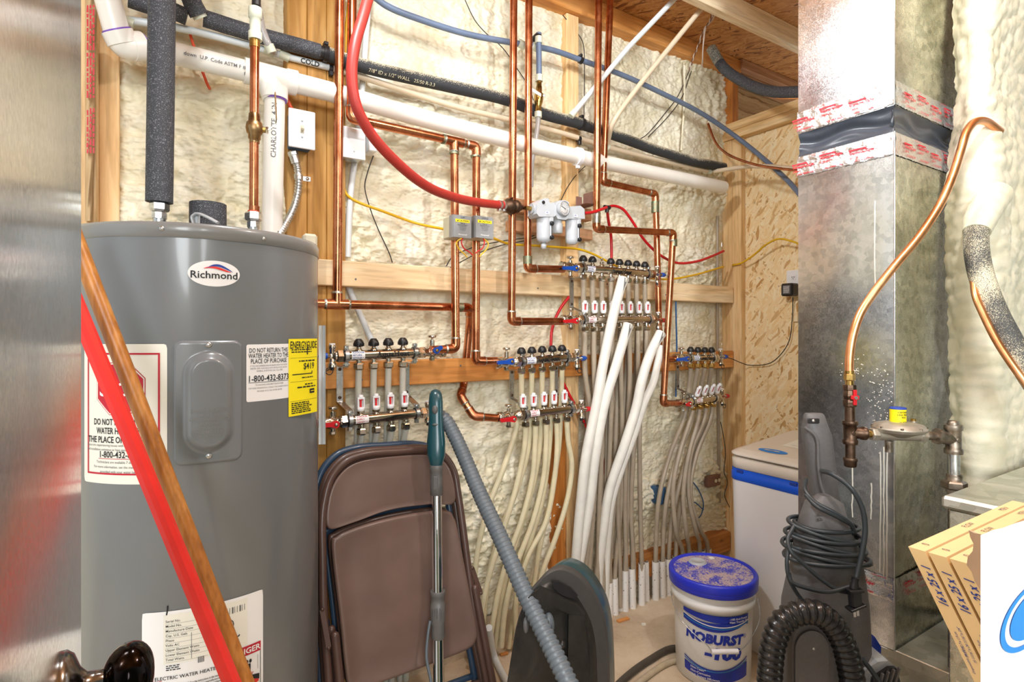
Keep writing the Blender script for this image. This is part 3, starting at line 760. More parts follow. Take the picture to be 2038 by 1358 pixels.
# diagonal white and cream tubes down from the ceiling
pts = WP([(1352, -12, 1.62), (1250, 95, 1.72), (1140, 227, 1.81)], 1.8)
mb = MB(); mb.tube(pts, .0108, 'pex_white', 16); collar(mb, pts[-1], pts[-1]-pts[-2], .0135, .025, 'pex_fitting'); tag(mb.build('water_tube'), 'straight white tube slanting from the ceiling joist down to the black foam pipe', 'tube')
pts = WP([(1408, 2, 1.60), (1330, 98, 1.66), (1260, 186, 1.72), (1220, 245, 1.76), (1209, 285, 1.84)], 1.8)
mb = MB(); mb.tube(catmull(pts, 6), .0108, 'pex_tan', 16); tag(mb.build('water_tube'), 'cream tube slanting from the ceiling joist, right of the straight white one', 'tube')
pts = WP([(744, -180), (738, -40), (729, 60), (722, 160), (708, 300), (697, 395), (692, 512)], 1.90)
mb = MB(); mb.tube(catmull(pts, 5), .0105, 'pex_white', 14); tag(mb.build('water_tube'), 'white tube running down the foam just right of the treated post', 'tube')
pts = WP([(690, 560, 1.90), (705, 600, 1.90), (725, 645, 1.90), (750, 700, 1.89)], 1.9)
mb = MB(); mb.tube(catmull(pts, 5), .0105, 'pex_white', 14); tag(mb.build('water_tube'), 'white tube slanting behind the leftmost manifold caps', 'tube')
pts = WP([(1415, 96, 1.80), (1440, 135, 1.74), (1490, 168, 1.60), (1540, 183, 1.45), (1600, 183, 1.30)], 1.8)
mb = MB(); mb.tube(catmull(pts, 7)[:6], .0243, 'pipe_foam_half', 18); mb.tube(catmull(pts, 7)[5:], .024, 'pipe_foam', 18); root = tag(mb.build('insulated_pipe'), 'black foam covered pipe drooping from the ceiling to the right duct', 'pipe'); o = root; mb = MB(); p2 = [q-ZV*.026+NV*.008 for q in catmull(pts, 7)][12:]; mb.tube(p2, .006, 'copper_bright', 10); mb.build('copper_line', o)
pts = WP([(1409, 246, 1.90), (1425, 285, 1.85), (1450, 308, 1.75), (1500, 327, 1.60), (1555, 336, 1.45), (1605, 341, 1.33)], 1.8)
mb = MB(); mb.tube(catmull(pts, 6), .0058, 'copper_dark', 12); tag(mb.build('copper_line'), 'thin copper line sagging from the foam corner to the right duct', 'pipe')
# ---------------------------------------------------------------- red air hose and filter unit
pts = DP([(786, -320, 1.6), (766, -160, 1.58), (742, -40, 1.55), (724, 28, 1.5), (706, 92, 1.46), (700, 150, 1.45), (709, 210, 1.46), (738, 266, 1.5), (788, 322, 1.57), (848, 370, 1.68), (908, 394, 1.82), (958, 404, 1.94), (1004, 409, 2.03)])
root = thing('air_hose', 'thick red rubber air hose swinging down from above to the filter unit', 'hose', pts[-1])
mb = MB(); mb.tube(catmull(pts, 8), .0145, 'red_hose', 20); mb.build('hose', root)
hd = (pts[-1]-pts[-2]).normalized()
for q in (-.028, -.006): mb = MB(); collar(mb, pts[-1]+hd*q, hd, .0165, .009, 'steel_zinc'); mb.box(pts[-1]+hd*q-ZV*.018, hd, ZV, hd.cross(ZV), .006, .004, .008, 'steel_zinc', .001); mb.build('hose_clamp', root)
mb = MB(); c0 = pts[-1]
mb.lathe(c0-hd*.002, hd, [(.012, 0), (.02, .012), (.026, .02), (.026, .034), (.017, .038), (.02, .05), (.024, .052), (.024, .07), (.016, .074), (.014, .09), (.009, .094), (.008, .112)], 'black_iron', 20)
for s in (-1, 1): mb.box(c0+hd*.03+ZV*.022*s, hd+ZV*.4*s, ZV, NV, .012, .007, .011, 'black_iron', .003)
mb.build('coupling', root)
def frl():
    d = 1.71; c = W(1085, 420, d); root = thing('air_filter_unit', 'pale grey air filter and regulator unit with round gauge and two bowls', 'regulator', c)
    P = lambda x, y, dd=d: W(x, y, dd)
    def bowl(x, yt, yb, r):
        mb = MB(); a = P(x, yt); b = P(x, yb); L = (a-b).length
        mb.lathe(a, -ZV, [(r*.98, 0), (r, L*.1), (r, L*.82), (r*.9, L*.93), (r*.55, L)], 'frl_white', 26); bo = mb.build('bowl', root)
        mb = MB(); e = a+NV*(r*.75)+UV_*(r*.66); mb.box(e-ZV*L*.5, UV_, ZV, NV, .0045, L*.42, .006, 'frl_white', .002); mb.box(e-ZV*L*.12, UV_, ZV, NV, .009, .011, .008, 'frl_white', .003); mb.build('sight_guard', bo)
        mb = MB()
        for f in (.3, .83): mb.lathe(e-ZV*L*f, NV, [(.008, 0), (.008, .012), (.005, .015)], 'black_plastic', 12)
        mb.box(e-ZV*L*.56+NV*.006, UV_, ZV, NV, .0014, L*.2, .001, 'black_plastic'); mb.build('sight_glass', bo)
    # heads
    mb = MB(); a = P(1084, 420)
    ol = [P(1060, 409), P(1066, 402), P(1074, 398), P(1082, 398), P(1085, 407), P(1094, 407), P(1098, 413), P(1098, 430), P(1094, 434), P(1064, 434), P(1059, 428)]
    mb.prism([q-NV*.03 for q in ol], NV*.06, 'frl_white'); mb.cyl(P(1060, 416)-UV_*.008, P(1060, 416)+UV_*.01, .019, 'frl_grey', 20); mb.build('filter_head', root)
    mb = MB(); ol = [P(1098, 408), P(1104, 402), P(1116, 401), P(1124, 405), P(1124, 436), P(1118, 440), P(1102, 438), P(1098, 432)]
    mb.prism([q-NV*.03 for q in ol], NV*.056, 'frl_white'); mb.build('regulator_head', root)
    mb = MB(); ol = [P(1124, 414), P(1146, 412), P(1154, 419), P(1155, 438), P(1122, 438)]
    mb.prism([q-NV*.03 for q in ol], NV*.058, 'frl_white'); mb.build('filter_head', root)
    bowl(1082, 431, 483, .027); bowl(1138, 436, 487, .0255)
    mb = MB(); b = P(1082, 482); mb.lathe(b, -ZV, [(.008, 0), (.008, .008), (.0105, .008), (.0105, .02), (.006, .026)], 'frl_grey', 14); mb.build('drain_valve', root)
    mb = MB(); a = P(1109, 438); L = (a-P(1109, 465)).length; mb.lathe(a, -ZV, [(.017, 0), (.017, L*.25), (.0205, L*.3), (.0205, L*.9), (.018, L)], 'frl_grey', 22); mb.build('pressure_knob', root)
    mb = MB(); g = P(1122, 415, d-.035); gn = (NV+UV_*.12).normalized(); mb.lathe(g-gn*.025, gn, [(.022, 0), (.028, .006), (.0285, .028), (.026, .031)], 'frl_grey', 30, cap1=False); ga = mb.build('gauge', root)
    mb = MB(); gx = ZV.cross(gn).normalized(); mb.lathe(g+gn*.003, gn, [(.026, 0)], 'gauge_face', 30); 
    gf = plane_fn(g+gn*.003, gx, ZV, gn, .001)
    for k in range(13):
        a = math.radians(-220+k*260/12); q = gf(math.cos(a)*.020, math.sin(a)*.020); mb.box(q, gx*math.cos(a)+ZV*math.sin(a), gn, gx, .003, .0003, .0006, 'ink_black')
    mb.box(gf(-.004, .002), gx*.9-ZV*.35, gn, ZV, .012, .0004, .0009, 'ink_black'); mb.build('dial', ga)
    mb = MB()
    for px, py in ((1090, 424), (1146, 430)):
        q = P(px, py, d-.031); f = plane_fn(q, UV_, ZV, NV, .0006); mb.box(q, UV_, ZV, NV, .0085, .0055, .0004, 'paper')
        scribble(mb, f, -.0065, .0065, .002, .0028, 'ink_blue', 5, 1); scribble(mb, f, -.0065, .0065, -.002, .002, 'ink_blue', 6, 1)
    mb.build('nameplate', root)
    mb = MB(); mb.lathe(P(1081, 403, d-.03), NV, [(.006, 0), (.006, .004), (.003, .004)], 'black_plastic', 14); mb.build('port_plug', root)
    mb = MB(); mb.cyl(P(1046, 414), P(1061, 416), .008, 'brass', 14); mb.cyl(P(1154, 425), P(1162, 425), .009, 'black_plastic', 14); mb.build('port_fitting', root)
frl()
# timber blocks behind the filter unit
for (xa, ya, xb, yb), lab in (((1012, 392, 1100, 432), 'brown wood block behind the copper risers and filter unit, upper one'), ((1016, 437, 1180, 478), 'wide brown wood block with screws behind the filter bowls')):
    a = W(xa, ya, 1.86); b = W(xb, yb, 1.86); mb = MB(); ubox(mb, uof(a), uof(b), 1.86, 1.90, b.z, a.z, 'block_brown', .003); tag(mb.build('wood_block'), lab, 'block')
a = W(1150, 412, 1.86); b = W(1178, 440, 1.86); mb = MB(); ubox(mb, uof(a), uof(b), 1.86, 1.90, b.z, a.z, 'block_brown', .003); tag(mb.build('wood_block'), 'small wood block right of the filter unit with the brown bracket', 'block')
mb = MB(); a = W(1152, 402, 1.85); mb.box(a, UV_, ZV, NV, .016, .022, .0015, 'bracket_brown', .001); b = W(1175, 397, 1.80); mb.box(b, UV_, ZV, NV, .0015, .03, .045, 'bracket_brown', .001); mb.box(W(1166, 409, 1.81), UV_, ZV, NV, .03, .0015, .04, 'bracket_brown', .001); tag(mb.build('metal_bracket'), 'brown folded metal bracket between filter unit and copper riser', 'bracket')
# red air tubes
T0 = WP([(1160, 425, 1.715), (1178, 423, 1.72), (1197, 417, 1.735), (1207, 413, 1.75)], 1.7)
root = thing('air_tube', 'thin red air tube from the filter unit with a tee, looping right', 'tube', T0[-1])
mb = MB(); mb.tube(catmull(T0, 5), .0062, 'red_tube', 12); mb.build('tube', root)
loop = WP([(1210, 412), (1222, 410), (1240, 417), (1258, 440), (1280, 475), (1310, 505), (1345, 523), (1385, 521), (1415, 511), (1440, 500)], 1.82)
mb = MB(); mb.tube(catmull(loop, 6), .0062, 'red_tube', 12); mb.build('tube', root)
dn = WP([(1208, 416, 1.76), (1211, 440, 1.80), (1216, 470, 1.83), (1217, 530, 1.83), (1215, 585, 1.83)], 1.8)
mb = MB(); mb.tube(catmull(dn, 6), .0062, 'red_tube', 12); mb.build('tube', root)
mb = MB(); c = W(1208, 413, 1.755); collar(mb, c, UV_, .0085, .03, 'black_plastic'); mb.tube([c, c-ZV*.02], .0085, 'black_plastic', 12); mb.build('tube_tee', root)
pts = WP([(1150, 575, 1.87), (1132, 592, 1.86), (1112, 620, 1.86), (1099, 655, 1.86), (1096, 700, 1.86)], 1.86)
mb = MB(); mb.tube(catmull(pts, 6), .0062, 'red_tube', 12); tag(mb.build('air_tube'), 'thin red tube arching out from under the pale board left of the upper manifold', 'tube')
pts = WP([(1120, 760, 1.86), (1135, 790, 1.855), (1155, 825, 1.85), (1172, 862, 1.85), (1180, 905, 1.85)], 1.85)
mb = MB(); mb.tube(catmull(pts, 6), .0062, 'red_tube', 12); tag(mb.build('air_tube'), 'thin red tube slanting down right below the orange board', 'tube')
pts = WP([(1222, 755, 1.87), (1219, 800, 1.865), (1213, 850, 1.86), (1204, 920, 1.86), (1190, 985, 1.86)], 1.85)
mb = MB(); mb.tube(catmull(pts, 6), .0062, 'red_tube', 12); tag(mb.build('air_tube'), 'thin red tube hanging behind the white insulated sleeves', 'tube')
# yellow cable pieces
def cable(name, pts, d, r, m, label, cat='cable', sub=6):
    mb = MB(); mb.tube(catmull(WP(pts, d), sub), r, m, 10); return tag(mb.build(name), label, cat)
cable('cable', [(702, -200), (697, -40), (690, 50), (686, 120), (684, 250), (686, 380), (700, 396), (760, 420), (830, 445), (893, 458, 1.78)], 1.89, .0048, 'yellow_cable', 'yellow cable along the treated post then across to the left valve head')
cable('cable', [(980, 474, 1.80), (1015, 486, 1.87), (1060, 489, 1.87), (1120, 493, 1.85), (1155, 497, 1.85), (1185, 508, 1.85), (1215, 524, 1.85), (1245, 538, 1.86), (1290, 553, 1.87), (1330, 556, 1.87), (1380, 548, 1.87), (1440, 531, 1.88)], 1.87, .0048, 'yellow_cable', 'yellow cable from the right valve head past the filter bowls to the corner post')
mb = MB(); mb.tube(catmull([Uw(*q) for q in ((1458, 528, 2.555), (1475, 524, 2.55), (1500, 508, 2.54), (1525, 487, 2.53), (1548, 476, 2.53), (1575, 480, 2.53), (1600, 490, 2.53))], 6), .0048, 'yellow_cable', 10); tag(mb.build('cable'), 'yellow cable out of the corner post looping over the strand board', 'cable')
cable('cable', [(376, 60), (392, 112), (404, 145), (412, 166), (418, 178)], 1.895, .004, 'orange_cable', 'orange cable coming out of the foam behind the drain pipe', sub=4)
cable('cable', [(562, 178), (570, 192), (577, 210), (584, 222)], 1.84, .0055, 'orange_cable', 'orange cable entering the top of the light switch box', sub=4)
# thin dark wires
for pts, lab in (
    ([(921, -10), (945, 40), (966, 65), (1000, 95), (1030, 138), (1052, 172), (1062, 200)], 'thin dark wire slanting over the foam behind the paired copper risers'),
    ([(743, 310), (731, 345), (726, 372), (735, 410), (752, 455), (775, 505), (781, 523)], 'thin dark wire hanging from the blank junction box to the pale board'),
    ([(888, 530), (900, 512), (940, 493), (1000, 480), (1060, 470), (1090, 452)], 'upper thin dark wire running from the valve heads behind the risers'),
    ([(896, 533), (950, 505), (1000, 488), (1050, 478), (1085, 466)], 'lower thin dark wire running from the valve heads behind the risers'),
    ([(1114, 404, 1.84), (1130, 372, 1.88), (1150, 345, 1.9), (1175, 322, 1.9)], 'dark wires rising from behind the pressure gauge along the stud'),
    ([(1140, 295), (1180, 308), (1240, 318), (1300, 332), (1350, 345), (1400, 352)], 'thin dark wire lying along the top of the white drain pipe'),
    ([(1120, 30), (1145, 60), (1160, 85), (1163, 130), (1162, 240)], 'thin wire down the wall stud beside the cable clip')):
    cable('wire', pts, 1.90 if 'drain pipe' not in lab else 1.80, .0019, 'black_wire', lab, 'wire', 5)
for pts, lab in (([(1372, 140, 1.90), (1350, 190, 1.90), (1320, 230, 1.90), (1285, 270, 1.90), (1275, 276, 1.91)], 'pair of dark wires looping on the foam, left strand'), ([(1376, 142, 1.90), (1356, 196, 1.90), (1326, 236, 1.90), (1290, 273, 1.91)], 'pair of dark wires looping on the foam, right strand')):
    cable('wire', pts, 1.9, .0021, 'black_wire', lab, 'wire')
tw = WP([(1421, 12, 1.60), (1420, 35, 1.65), (1405, 55, 1.70), (1400, 85, 1.74), (1398, 120, 1.80), (1397, 136, 1.84)], 1.7)
mb = MB(); mb.tube(catmull(tw, 8), .0032, 'rope_white', 8); tag(mb.build('wire'), 'white wire hanging from the ceiling joist, right strand', 'wire')
tw = WP([(1419, 14, 1.60), (1414, 40, 1.66), (1400, 62, 1.72), (1390, 90, 1.78), (1380, 115, 1.84), (1372, 140, 1.88)], 1.7)
cp = catmull(tw, 10); mb = MB()
for ph in (0, math.pi):
    mb.tube([q+UV_*.004*math.cos(i*.9+ph)+ZV*.003*math.sin(i*.9+ph) for i, q in enumerate(cp)], .0024, 'wire_brown' if ph else 'rope_white', 6)
tag(mb.build('wire'), 'twisted brown and white wire hanging from the ceiling joist, left strand', 'wire')
cable('cable', [(1362, 130, 1.89), (1362, 200, 1.90), (1356, 300, 1.90)], 1.9, .0055, 'foam', 'foam coated cable running down the wall above the drain pipe end')
cable('wire', [(1345, 600), (1346, 650), (1347, 700), (1345, 790)], 1.875, .004, 'wire_blue', 'blue grey wire behind the rightmost manifold bracket', 'wire')
# ---------------------------------------------------------------- boxes on the post and the foam
def switch_box():
    d = 1.875; a = W(574, 214, d-.055); b = W(627, 300, d-.055); c = (a+b)/2; root = thing('light_switch', 'white light switch box with ivory toggle on the treated post', 'switch', c)
    w = (uof(b)-uof(a))/2; h = abs(a.z-b.z)/2
    mb = MB(); mb.box(c-NV*.028, UV_, ZV, NV, w*.82, h*.9, .026, 'blue_box', .003); mb.build('box', root)
    mb = MB(); mb.box(c, UV_, ZV, NV, w, h, .0035, 'white_plastic', .003)
    for s in (-1, 1): mb.lathe(c+ZV*h*.42*s+NV*.0034, NV, [(.0035, 0), (.0035, .001), (.0, .0016)], 'frl_grey', 12)
    cpl = mb.build('cover_plate', root)
    mb = MB(); mb.box(c+NV*.004, UV_, ZV, NV, .006, .0125, .001, 'almond_plastic', .0005); mb.box(c+NV*.009-ZV*.001, UV_, (ZV+NV*.6), (NV-ZV*.6), .0042, .0045, .008, 'ivory_toggle', .0015); mb.build('toggle', cpl)
switch_box()
def conduit(pts, r, label):
    cp = catmull(pts, 26); n = len(cp); mb = MB()
    root = thing('flexible_conduit', label, 'conduit', pts[-1])
    mb.tube(cp, [r*(1.0 if (i//2) % 2 else .80) for i in range(n)], 'steel_zinc', 16); mb.build('armour', root)
    mb = MB(); t = (pts[1]-pts[0]).normalized(); mb.hexnut(pts[0]-t*.012, pts[0]+t*.004, r*1.3, 'steel_zinc'); mb.cyl(pts[0]+t*.004, pts[0]+t*.026, r*1.18, 'steel_zinc', 18); mb.build('connector', root)
    q = cp[n//4]; mb = MB(); collar(mb, q, cp[n//4+1]-q, r*1.14, .016, 'steel_zinc'); mb.box(q+UV_*.026-NV*.006, UV_, ZV, NV, .012, .008, .0015, 'steel_zinc', .001); mb.lathe(q+UV_*.028-NV*.005, NV, [(.005, 0), (.005, .003), (0, .004)], 'nickel', 12); mb.build('strap', root)
conduit(WP([(584, 309, 1.845), (592, 335, 1.845), (594, 372, 1.84), (586, 410, 1.83), (572, 440, 1.81), (556, 466, 1.77), (538, 488, 1.74)], 1.8), .0118, 'grey flexible metal conduit curving from the switch box down to the water heater')
d = 1.83; a = W(681, 250, d); b = W(727, 320, d); c = (a+b)/2; w = (uof(b)-uof(a))/2; h = (a.z-b.z)/2
root = thing('junction_box', 'white blank cover junction box right of the treated post', 'box', c)
mb = MB(); mb.box(c-NV*.032, UV_, ZV, NV, w*.86, h*.9, .03, 'steel_zinc', .003); mb.build('box', root)
mb = MB(); mb.box(c, UV_, ZV, NV, w, h, .003, 'white_plastic', .003); mb.lathe(c-ZV*h*.55+NV*.003, NV, [(.003, 0), (.0, .001)], 'frl_grey', 10); mb.build('cover_plate', root)
a2 = W(744, 262, 1.86); mb = MB(); mb.box(W(737, 282, 1.86), UV_, ZV, NV, .014, .04, .03, 'white_plastic', .003); mb.build('side_plate', root)
def valve_head(xa, xb, yt, yb, tx, label):
    d = 1.70; a = W(xa, yt, d); b = W(xb, yb, d); w = (uof(b)-uof(a))/2; h = (a.z-b.z)/2; c = (a+b)/2
    root = thing('zone_valve', label, 'valve', c-NV*.04)
    mb = MB(); mb.box(c-NV*.036, UV_, ZV, NV, w*.98, h, .034, 'valve_beige', .004); mb.build('base', root)
    mb = MB()
    ol = [c-UV_*w-NV*.02, c-UV_*w, c-UV_*w*.9+NV*.007, c+UV_*w*.9+NV*.007, c+UV_*w, c+UV_*w-NV*.02]
    mb.prism([q-ZV*h*.99 for q in ol], ZV*h*1.98, 'valve_grey'); mb.build('cover', root)
    mb = MB(); f = plane_fn(c+NV*.007, UV_, ZV, NV, .0005); q = f(0, h*.5)
    mb.box(q, UV_, ZV, NV, w*.72, h*.13, .0003, 'yellow_label'); f2 = plane_fn(c+NV*.007, UV_, ZV, NV, .0012)
    mb.text('CAUTION', h*.21, lambda x, y: f2(x+w*.12, y+h*.5), 'ink_black', bold=.02); mb.add([f2(-w*.58, h*.43), f2(-w*.4, h*.43), f2(-w*.49, h*.58)], [(0, 1, 2)], 'ink_black')
    for k, (s, z) in enumerate((('Risk of', .16), ('Electrical Shock', .15), ('Disconnect power', .1), ('before servicing', .1), ('more than one', .1))): mb.text(s, h*z, lambda x, y, k=k: f2(x, y+h*(.28-.14*k)), 'ink_black', bold=.005)
    mb.text(tx, h*.22, lambda x, y: f2(x, y+h*.8), 'ink_black', italic=.2); mb.text('Honeywell', h*.2, lambda x, y: f2(x, y-h*.72), 'paper', italic=.2, bold=.01); mb.build('caution_label', root)
    for k, (m, pp) in enumerate((('yellow_cable', [(0, 0), (-.55, -.5), (-.3, -1.1), (.3, -1.6), (.55, -1.9)]), ('red_tube', [(.1, 0), (-.05, -.4), (.2, -1.0), (.8, -1.35), (1.1, -1.6)]))):
        mb = MB(); mb.tube(catmull([c-ZV*h-NV*.01+UV_*w*(x if xa < 930 else -x*.8)+ZV*h*y*.9+NV*.012 for x, y in pp], 6), .0022, m, 8); mb.build('wire', root)
valve_head(899, 938, 427, 476, 'CAP', 'grey zone valve head marked caution, left of the two on the copper drops')
valve_head(943, 982, 429, 477, 'OFFICE', 'grey zone valve head marked OFFICE, right of the two on the copper drops')
# outlet and plug-in adapter on the strand board
u0 = 2.598; c = Uw(1580, 562, u0); root = thing('wall_outlet', 'white wall outlet on the strand board beside the duct', 'outlet', c)
mb = MB(); mb.box(c, NV, ZV, -UV_, .036, .058, .004, 'white_plastic', .003); mb.build('cover_plate', root)
mb = MB(); q = c+ZV*.022-UV_*.005; mb.box(q, NV, ZV, UV_, .013, .012, .002, 'white_plastic', .002)
for s in (-1, 1): mb.box(q+NV*.005*s-UV_*.002+ZV*.002, NV, ZV, UV_, .0012, .004, .0006, 'ink_black')
mb.lathe(q-ZV*.006-UV_*.002, -UV_, [(.002, 0), (.002, .001)], 'ink_black', 8); mb.build('socket', root)
c2 = Uw(1572, 577, u0-.035); root = thing('power_adapter', 'small black plug-in power adapter on the white outlet, cord to the small manifold', 'adapter', c2)
mb = MB(); mb.box(c2, NV, ZV, -UV_, .030, .030, .028, 'black_plastic', .006); mb.build('body', root)
mb = MB(); f = plane_fn(c2-UV_*.0282, NV, ZV, -UV_, .0004); mb.box(c2-UV_*.0282, NV, ZV, UV_, .018, .02, .0002, 'ink_grey')
for k in range(6): scribble(mb, f, -.015, .013, .014-.0055*k, .0022, 'paper', k, 1)
mb.build('rating_label', root)
pts = [Uw(1578, 592, u0-.03), Uw(1577, 630, u0-.02), Uw(1570, 680, u0-.018), Uw(1550, 710, u0-.018), Uw(1530, 724, u0-.018), Uw(1490, 727, u0-.018), Uw(1474, 722, u0-.06), W(1460, 716, 1.80), W(1445, 711, 1.775)]
mb = MB(); mb.tube(catmull(pts, 6), .0022, 'black_wire', 8); mb.build('cord', root)
mb = MB(); c = Uw(1583, 620, u0-.004); mb.box(c, NV, ZV, UV_, .012, .05, .004, 'osb', .001); tag(mb.build('wood_block'), 'small wood scrap fixed under the wall outlet', 'block')
cable('cable', [(1434, 840, 1.86), (1440, 870, 1.86), (1444, 905, 1.85), (1441, 940, 1.85), (1448, 960, 1.84), (1442, 985, 1.84), (1452, 1010, 1.84)], 1.85, .002, 'black_wire', 'thin black wire dangling down the corner post')
cable('conduit_pipe', [(1428, 430), (1428, 650), (1430, 850), (1432, 1000)], 1.91, .008, 'pex_grey', 'slim grey conduit up the foam beside the corner post', 'conduit')
cable('cable', [(1375, 955, 1.90), (1390, 975, 1.88), (1400, 1005, 1.87), (1392, 1030, 1.87), (1375, 1030, 1.88), (1380, 1000, 1.88), (1400, 1015, 1.86)], 1.88, .0028, 'wire_blue', 'tangled blue cable at the foot of the foam near the corner')
c = W(1310, 985, 1.89); mb = MB(); mb.box(c, UV_, ZV, NV, .022, .04, .03, 'blue_box', .003); tag(mb.build('electrical_box'), 'blue electrical box sunk in the foam low near the corner', 'box')
c = W(1418, 957, 1.885); mb = MB(); mb.box(c, UV_, ZV, NV, .05, .028, .012, 'bracket_brown', .003)
for k in range(2): mb.lathe(c+UV_*(.01+k*.026)+NV*.012, NV, [(.009, 0), (.009, .003)], 'foam', 14)
tag(mb.build('metal_bracket'), 'rusty metal box strap in the foam low by the corner post', 'bracket')
# ================================================================ MANIFOLDS AND FLOOR TUBES
def lerp(a, b, t): return a+(b-a)*t
def bar_pt(line, x, d):
    (x0, y0), (x1, y1) = line; t = (x-x0)/(x1-x0); return W(x, y0+(y1-y0)*t, d)
def manifold(label, d, ret, sup, ports, meters, nuts, rv, sv, ends, bare=(), strap=None, tilt=0.0, name_at=.6, brass=False, drain_side=1):
    r0, r1 = W(*ret[0], d), W(*ret[1], d); s0, s1 = W(*sup[0], d), W(*sup[1], d)
    root = thing('heating_manifold', label, 'manifold', s0)
    A = (r1-r0).normalized(); B = (s1-s0).normalized(); rb = .0165
    up2 = (ZV*math.cos(tilt)+NV*math.sin(tilt)).normalized(); out2 = (NV*math.cos(tilt)-ZV*math.sin(tilt)).normalized()
    nutm = 'brass' if brass else 'nickel'
    for nm, p0, p1, ax, txt in (('return_bar', r0, r1, A, 1), ('supply_bar', s0, s1, B, 0)):
        mb = MB(); mb.tube([p0, p1], rb, 'bar_steel', 28)
        mb.hexnut(p0-ax*.012, p0+ax*.012, .0215, 'nickel'); mb.hexnut(p1-ax*.008, p1+ax*.014, .0205, 'nickel')
        bar = mb.build(nm, root)
        bar['_org'] = root['_org']
        mb = MB(); L = (p1-p0).length; toc = (CAMP-(p0+p1)/2); f = (toc-ax*toc.dot(ax)).normalized(); s = f.cross(ax)
        if s.z < 0: s = -s
        def fn(x, y, o=.0006): a = y/rb; return p0+ax*x+(f*math.cos(a)+s*math.sin(a))*(rb+o)
        x0 = .034; x1 = x0+.042
        mb.grid(6, 8, lambda a, b: fn(x0+(x1-x0)*a, -.013+.026*b), 'paper', True)
        col = 'ink_blue' if txt else 'ink_red'
        for k, w in enumerate(('RÜCKLAUF', 'RETURN', 'RETOUR') if txt else ('VORLAUF', 'SUPPLY', 'DEPART')):
            mb.text(w, .0075, lambda x, y, k=k: fn(x+x0+.003, y+.0085-.0085*k, .0012), col, 'LEFT', .015)
        mb.add([fn(x1-.008, -.008, .0012), fn(x1-.0045, -.008, .0012), fn(x1-.0045, .008, .0012), fn(x1-.008, .008, .0012)], [(0, 1, 2, 3)], col)
        if txt: mb.text('AquaHeat', .0245, lambda x, y: fn(x+L*name_at, y-.001, .0019), 'ink_black', bold=.022, sx=1.12)
        mb.build('bar_label', bar)
    P = [bar_pt(ret, x, d) for x in ports]
    for i, p in enumerate(P):
        mb = MB(); mb.lathe(p+ZV*rb*.8, ZV, [(.011, 0), (.011, .006), (.0075, .008), (.0075, .014), (.009, .014), (.009, .02)], 'nickel', 16)
        if i in bare: mb.lathe(p+ZV*.032, ZV, [(.004, 0), (.004, .012), (.007, .012), (.007, .016)], 'nickel', 12)
        stem = mb.build('valve_stem', root)
        if i not in bare:
            mb = MB(); mb.lathe(p+ZV*.0275, ZV, [(.0125, 0), (.0165, .003), (.0168, .010), (.0145, .017), (.0095, .0235), (.008, .025), (.0, .0255)], 'black_plastic', 26)
            for k in range(14):
                a = 2*math.pi*k/14; q = Vector((math.cos(a), math.sin(a), 0)); mb.box(p+ZV*.034+q*.0165, q.cross(ZV), ZV, q, .0012, .005, .0008, 'black_plastic')
            mb.build('valve_cap', root)
        mb = MB(); mb.cyl(p-ZV*rb*.8, p-ZV*.027, .0085, 'nickel', 14); mb.hexnut(p-ZV*.0255, p-ZV*.046, .0165, nutm); mb.build('compression_nut', root)
    Mx = [bar_pt(sup, x, d) for x in meters]
    for i, p in enumerate(Mx):
        mb = MB(); mb.lathe(p+up2*rb*.8, up2, [(.011, 0), (.011, .005), (.0085, .006), (.0085, .010)], 'nickel', 16); mb.hexnut(p+up2*.020, p+up2*.028, .0125, 'nickel'); mb.build('meter_socket', root)
        c = p+up2*.052; x = out2.cross(up2).normalized() if True else B
        mb = MB(); mb.lathe(p+up2*.027, up2, [(.0095, 0), (.0115, .002), (.0115, .011), (.009, .013)], 'white_plastic', 16)
        for sgn in (-1, 1): mb.box(c+x*.0095*sgn, x, up2, out2, .0022, .017, .006, 'white_plastic', .001)
        mb.box(c-out2*.006, x, up2, out2, .0095, .017, .001, 'paper'); mb.box(c+up2*.016, x, up2, out2, .0115, .003, .0065, 'white_plastic', .001); mb.box(c-up2*.016, x, up2, out2, .0115, .003, .0065, 'white_plastic', .001)
        mb.lathe(c+up2*.018, up2, [(.008, 0), (.008, .006), (.006, .009)], 'white_plastic', 14); fm = mb.build('flow_meter', root)
        mb = MB(); mb.tube([c-up2*.014, c+up2*.013], .0032, 'flow_red', 10); mb.box(c+up2*.012, x, up2, out2, .0055, .0018, .003, 'flow_red'); mb.build('flow_indicator', fm)
    for x in nuts:
        p = bar_pt(sup, x, d); mb = MB(); mb.cyl(p-up2*rb*.8, p-up2*.030, .0085, nutm, 14); mb.lathe(p-up2*.019, -up2, [(.0115, 0), (.0115, .005)], 'nickel', 14); mb.hexnut(p-up2*.028, p-up2*.048, .0165, nutm); mb.build('compression_nut', root)
    # brackets: zinc strap with clamps on both bars
    for e, t in ((0, .012), (1, -.012)):
        a = (r0 if e == 0 else r1)+A*(t+.008*(1 if e == 0 else -1)); b = (s0 if e == 0 else s1)+B*(t+.008*(1 if e == 0 else -1))
        mb = MB()
        for p, ax in ((a, A), (b, B)):
            mb.tube([p-ax*.006, p+ax*.006], .0215, 'steel_zinc', 24); mb.tube([p-ax*.008, p+ax*.008], .0195, 'black_plastic', 24)
            mb.box(p+ZV*.026, ax, ZV, NV, .0065, .006, .008, 'steel_zinc', .001); mb.cyl(p+ZV*.026-NV*.012, p+ZV*.026+NV*.014, .0045, 'steel_zinc', 10)
            mb.box(p-ZV*.026, ax, ZV, NV, .0065, .006, .006, 'steel_zinc', .001)
        db = 1.852
        aw = R3(uof(a), db, a.z-.035); bw = R3(uof(a), db, b.z+.055); w = .0105
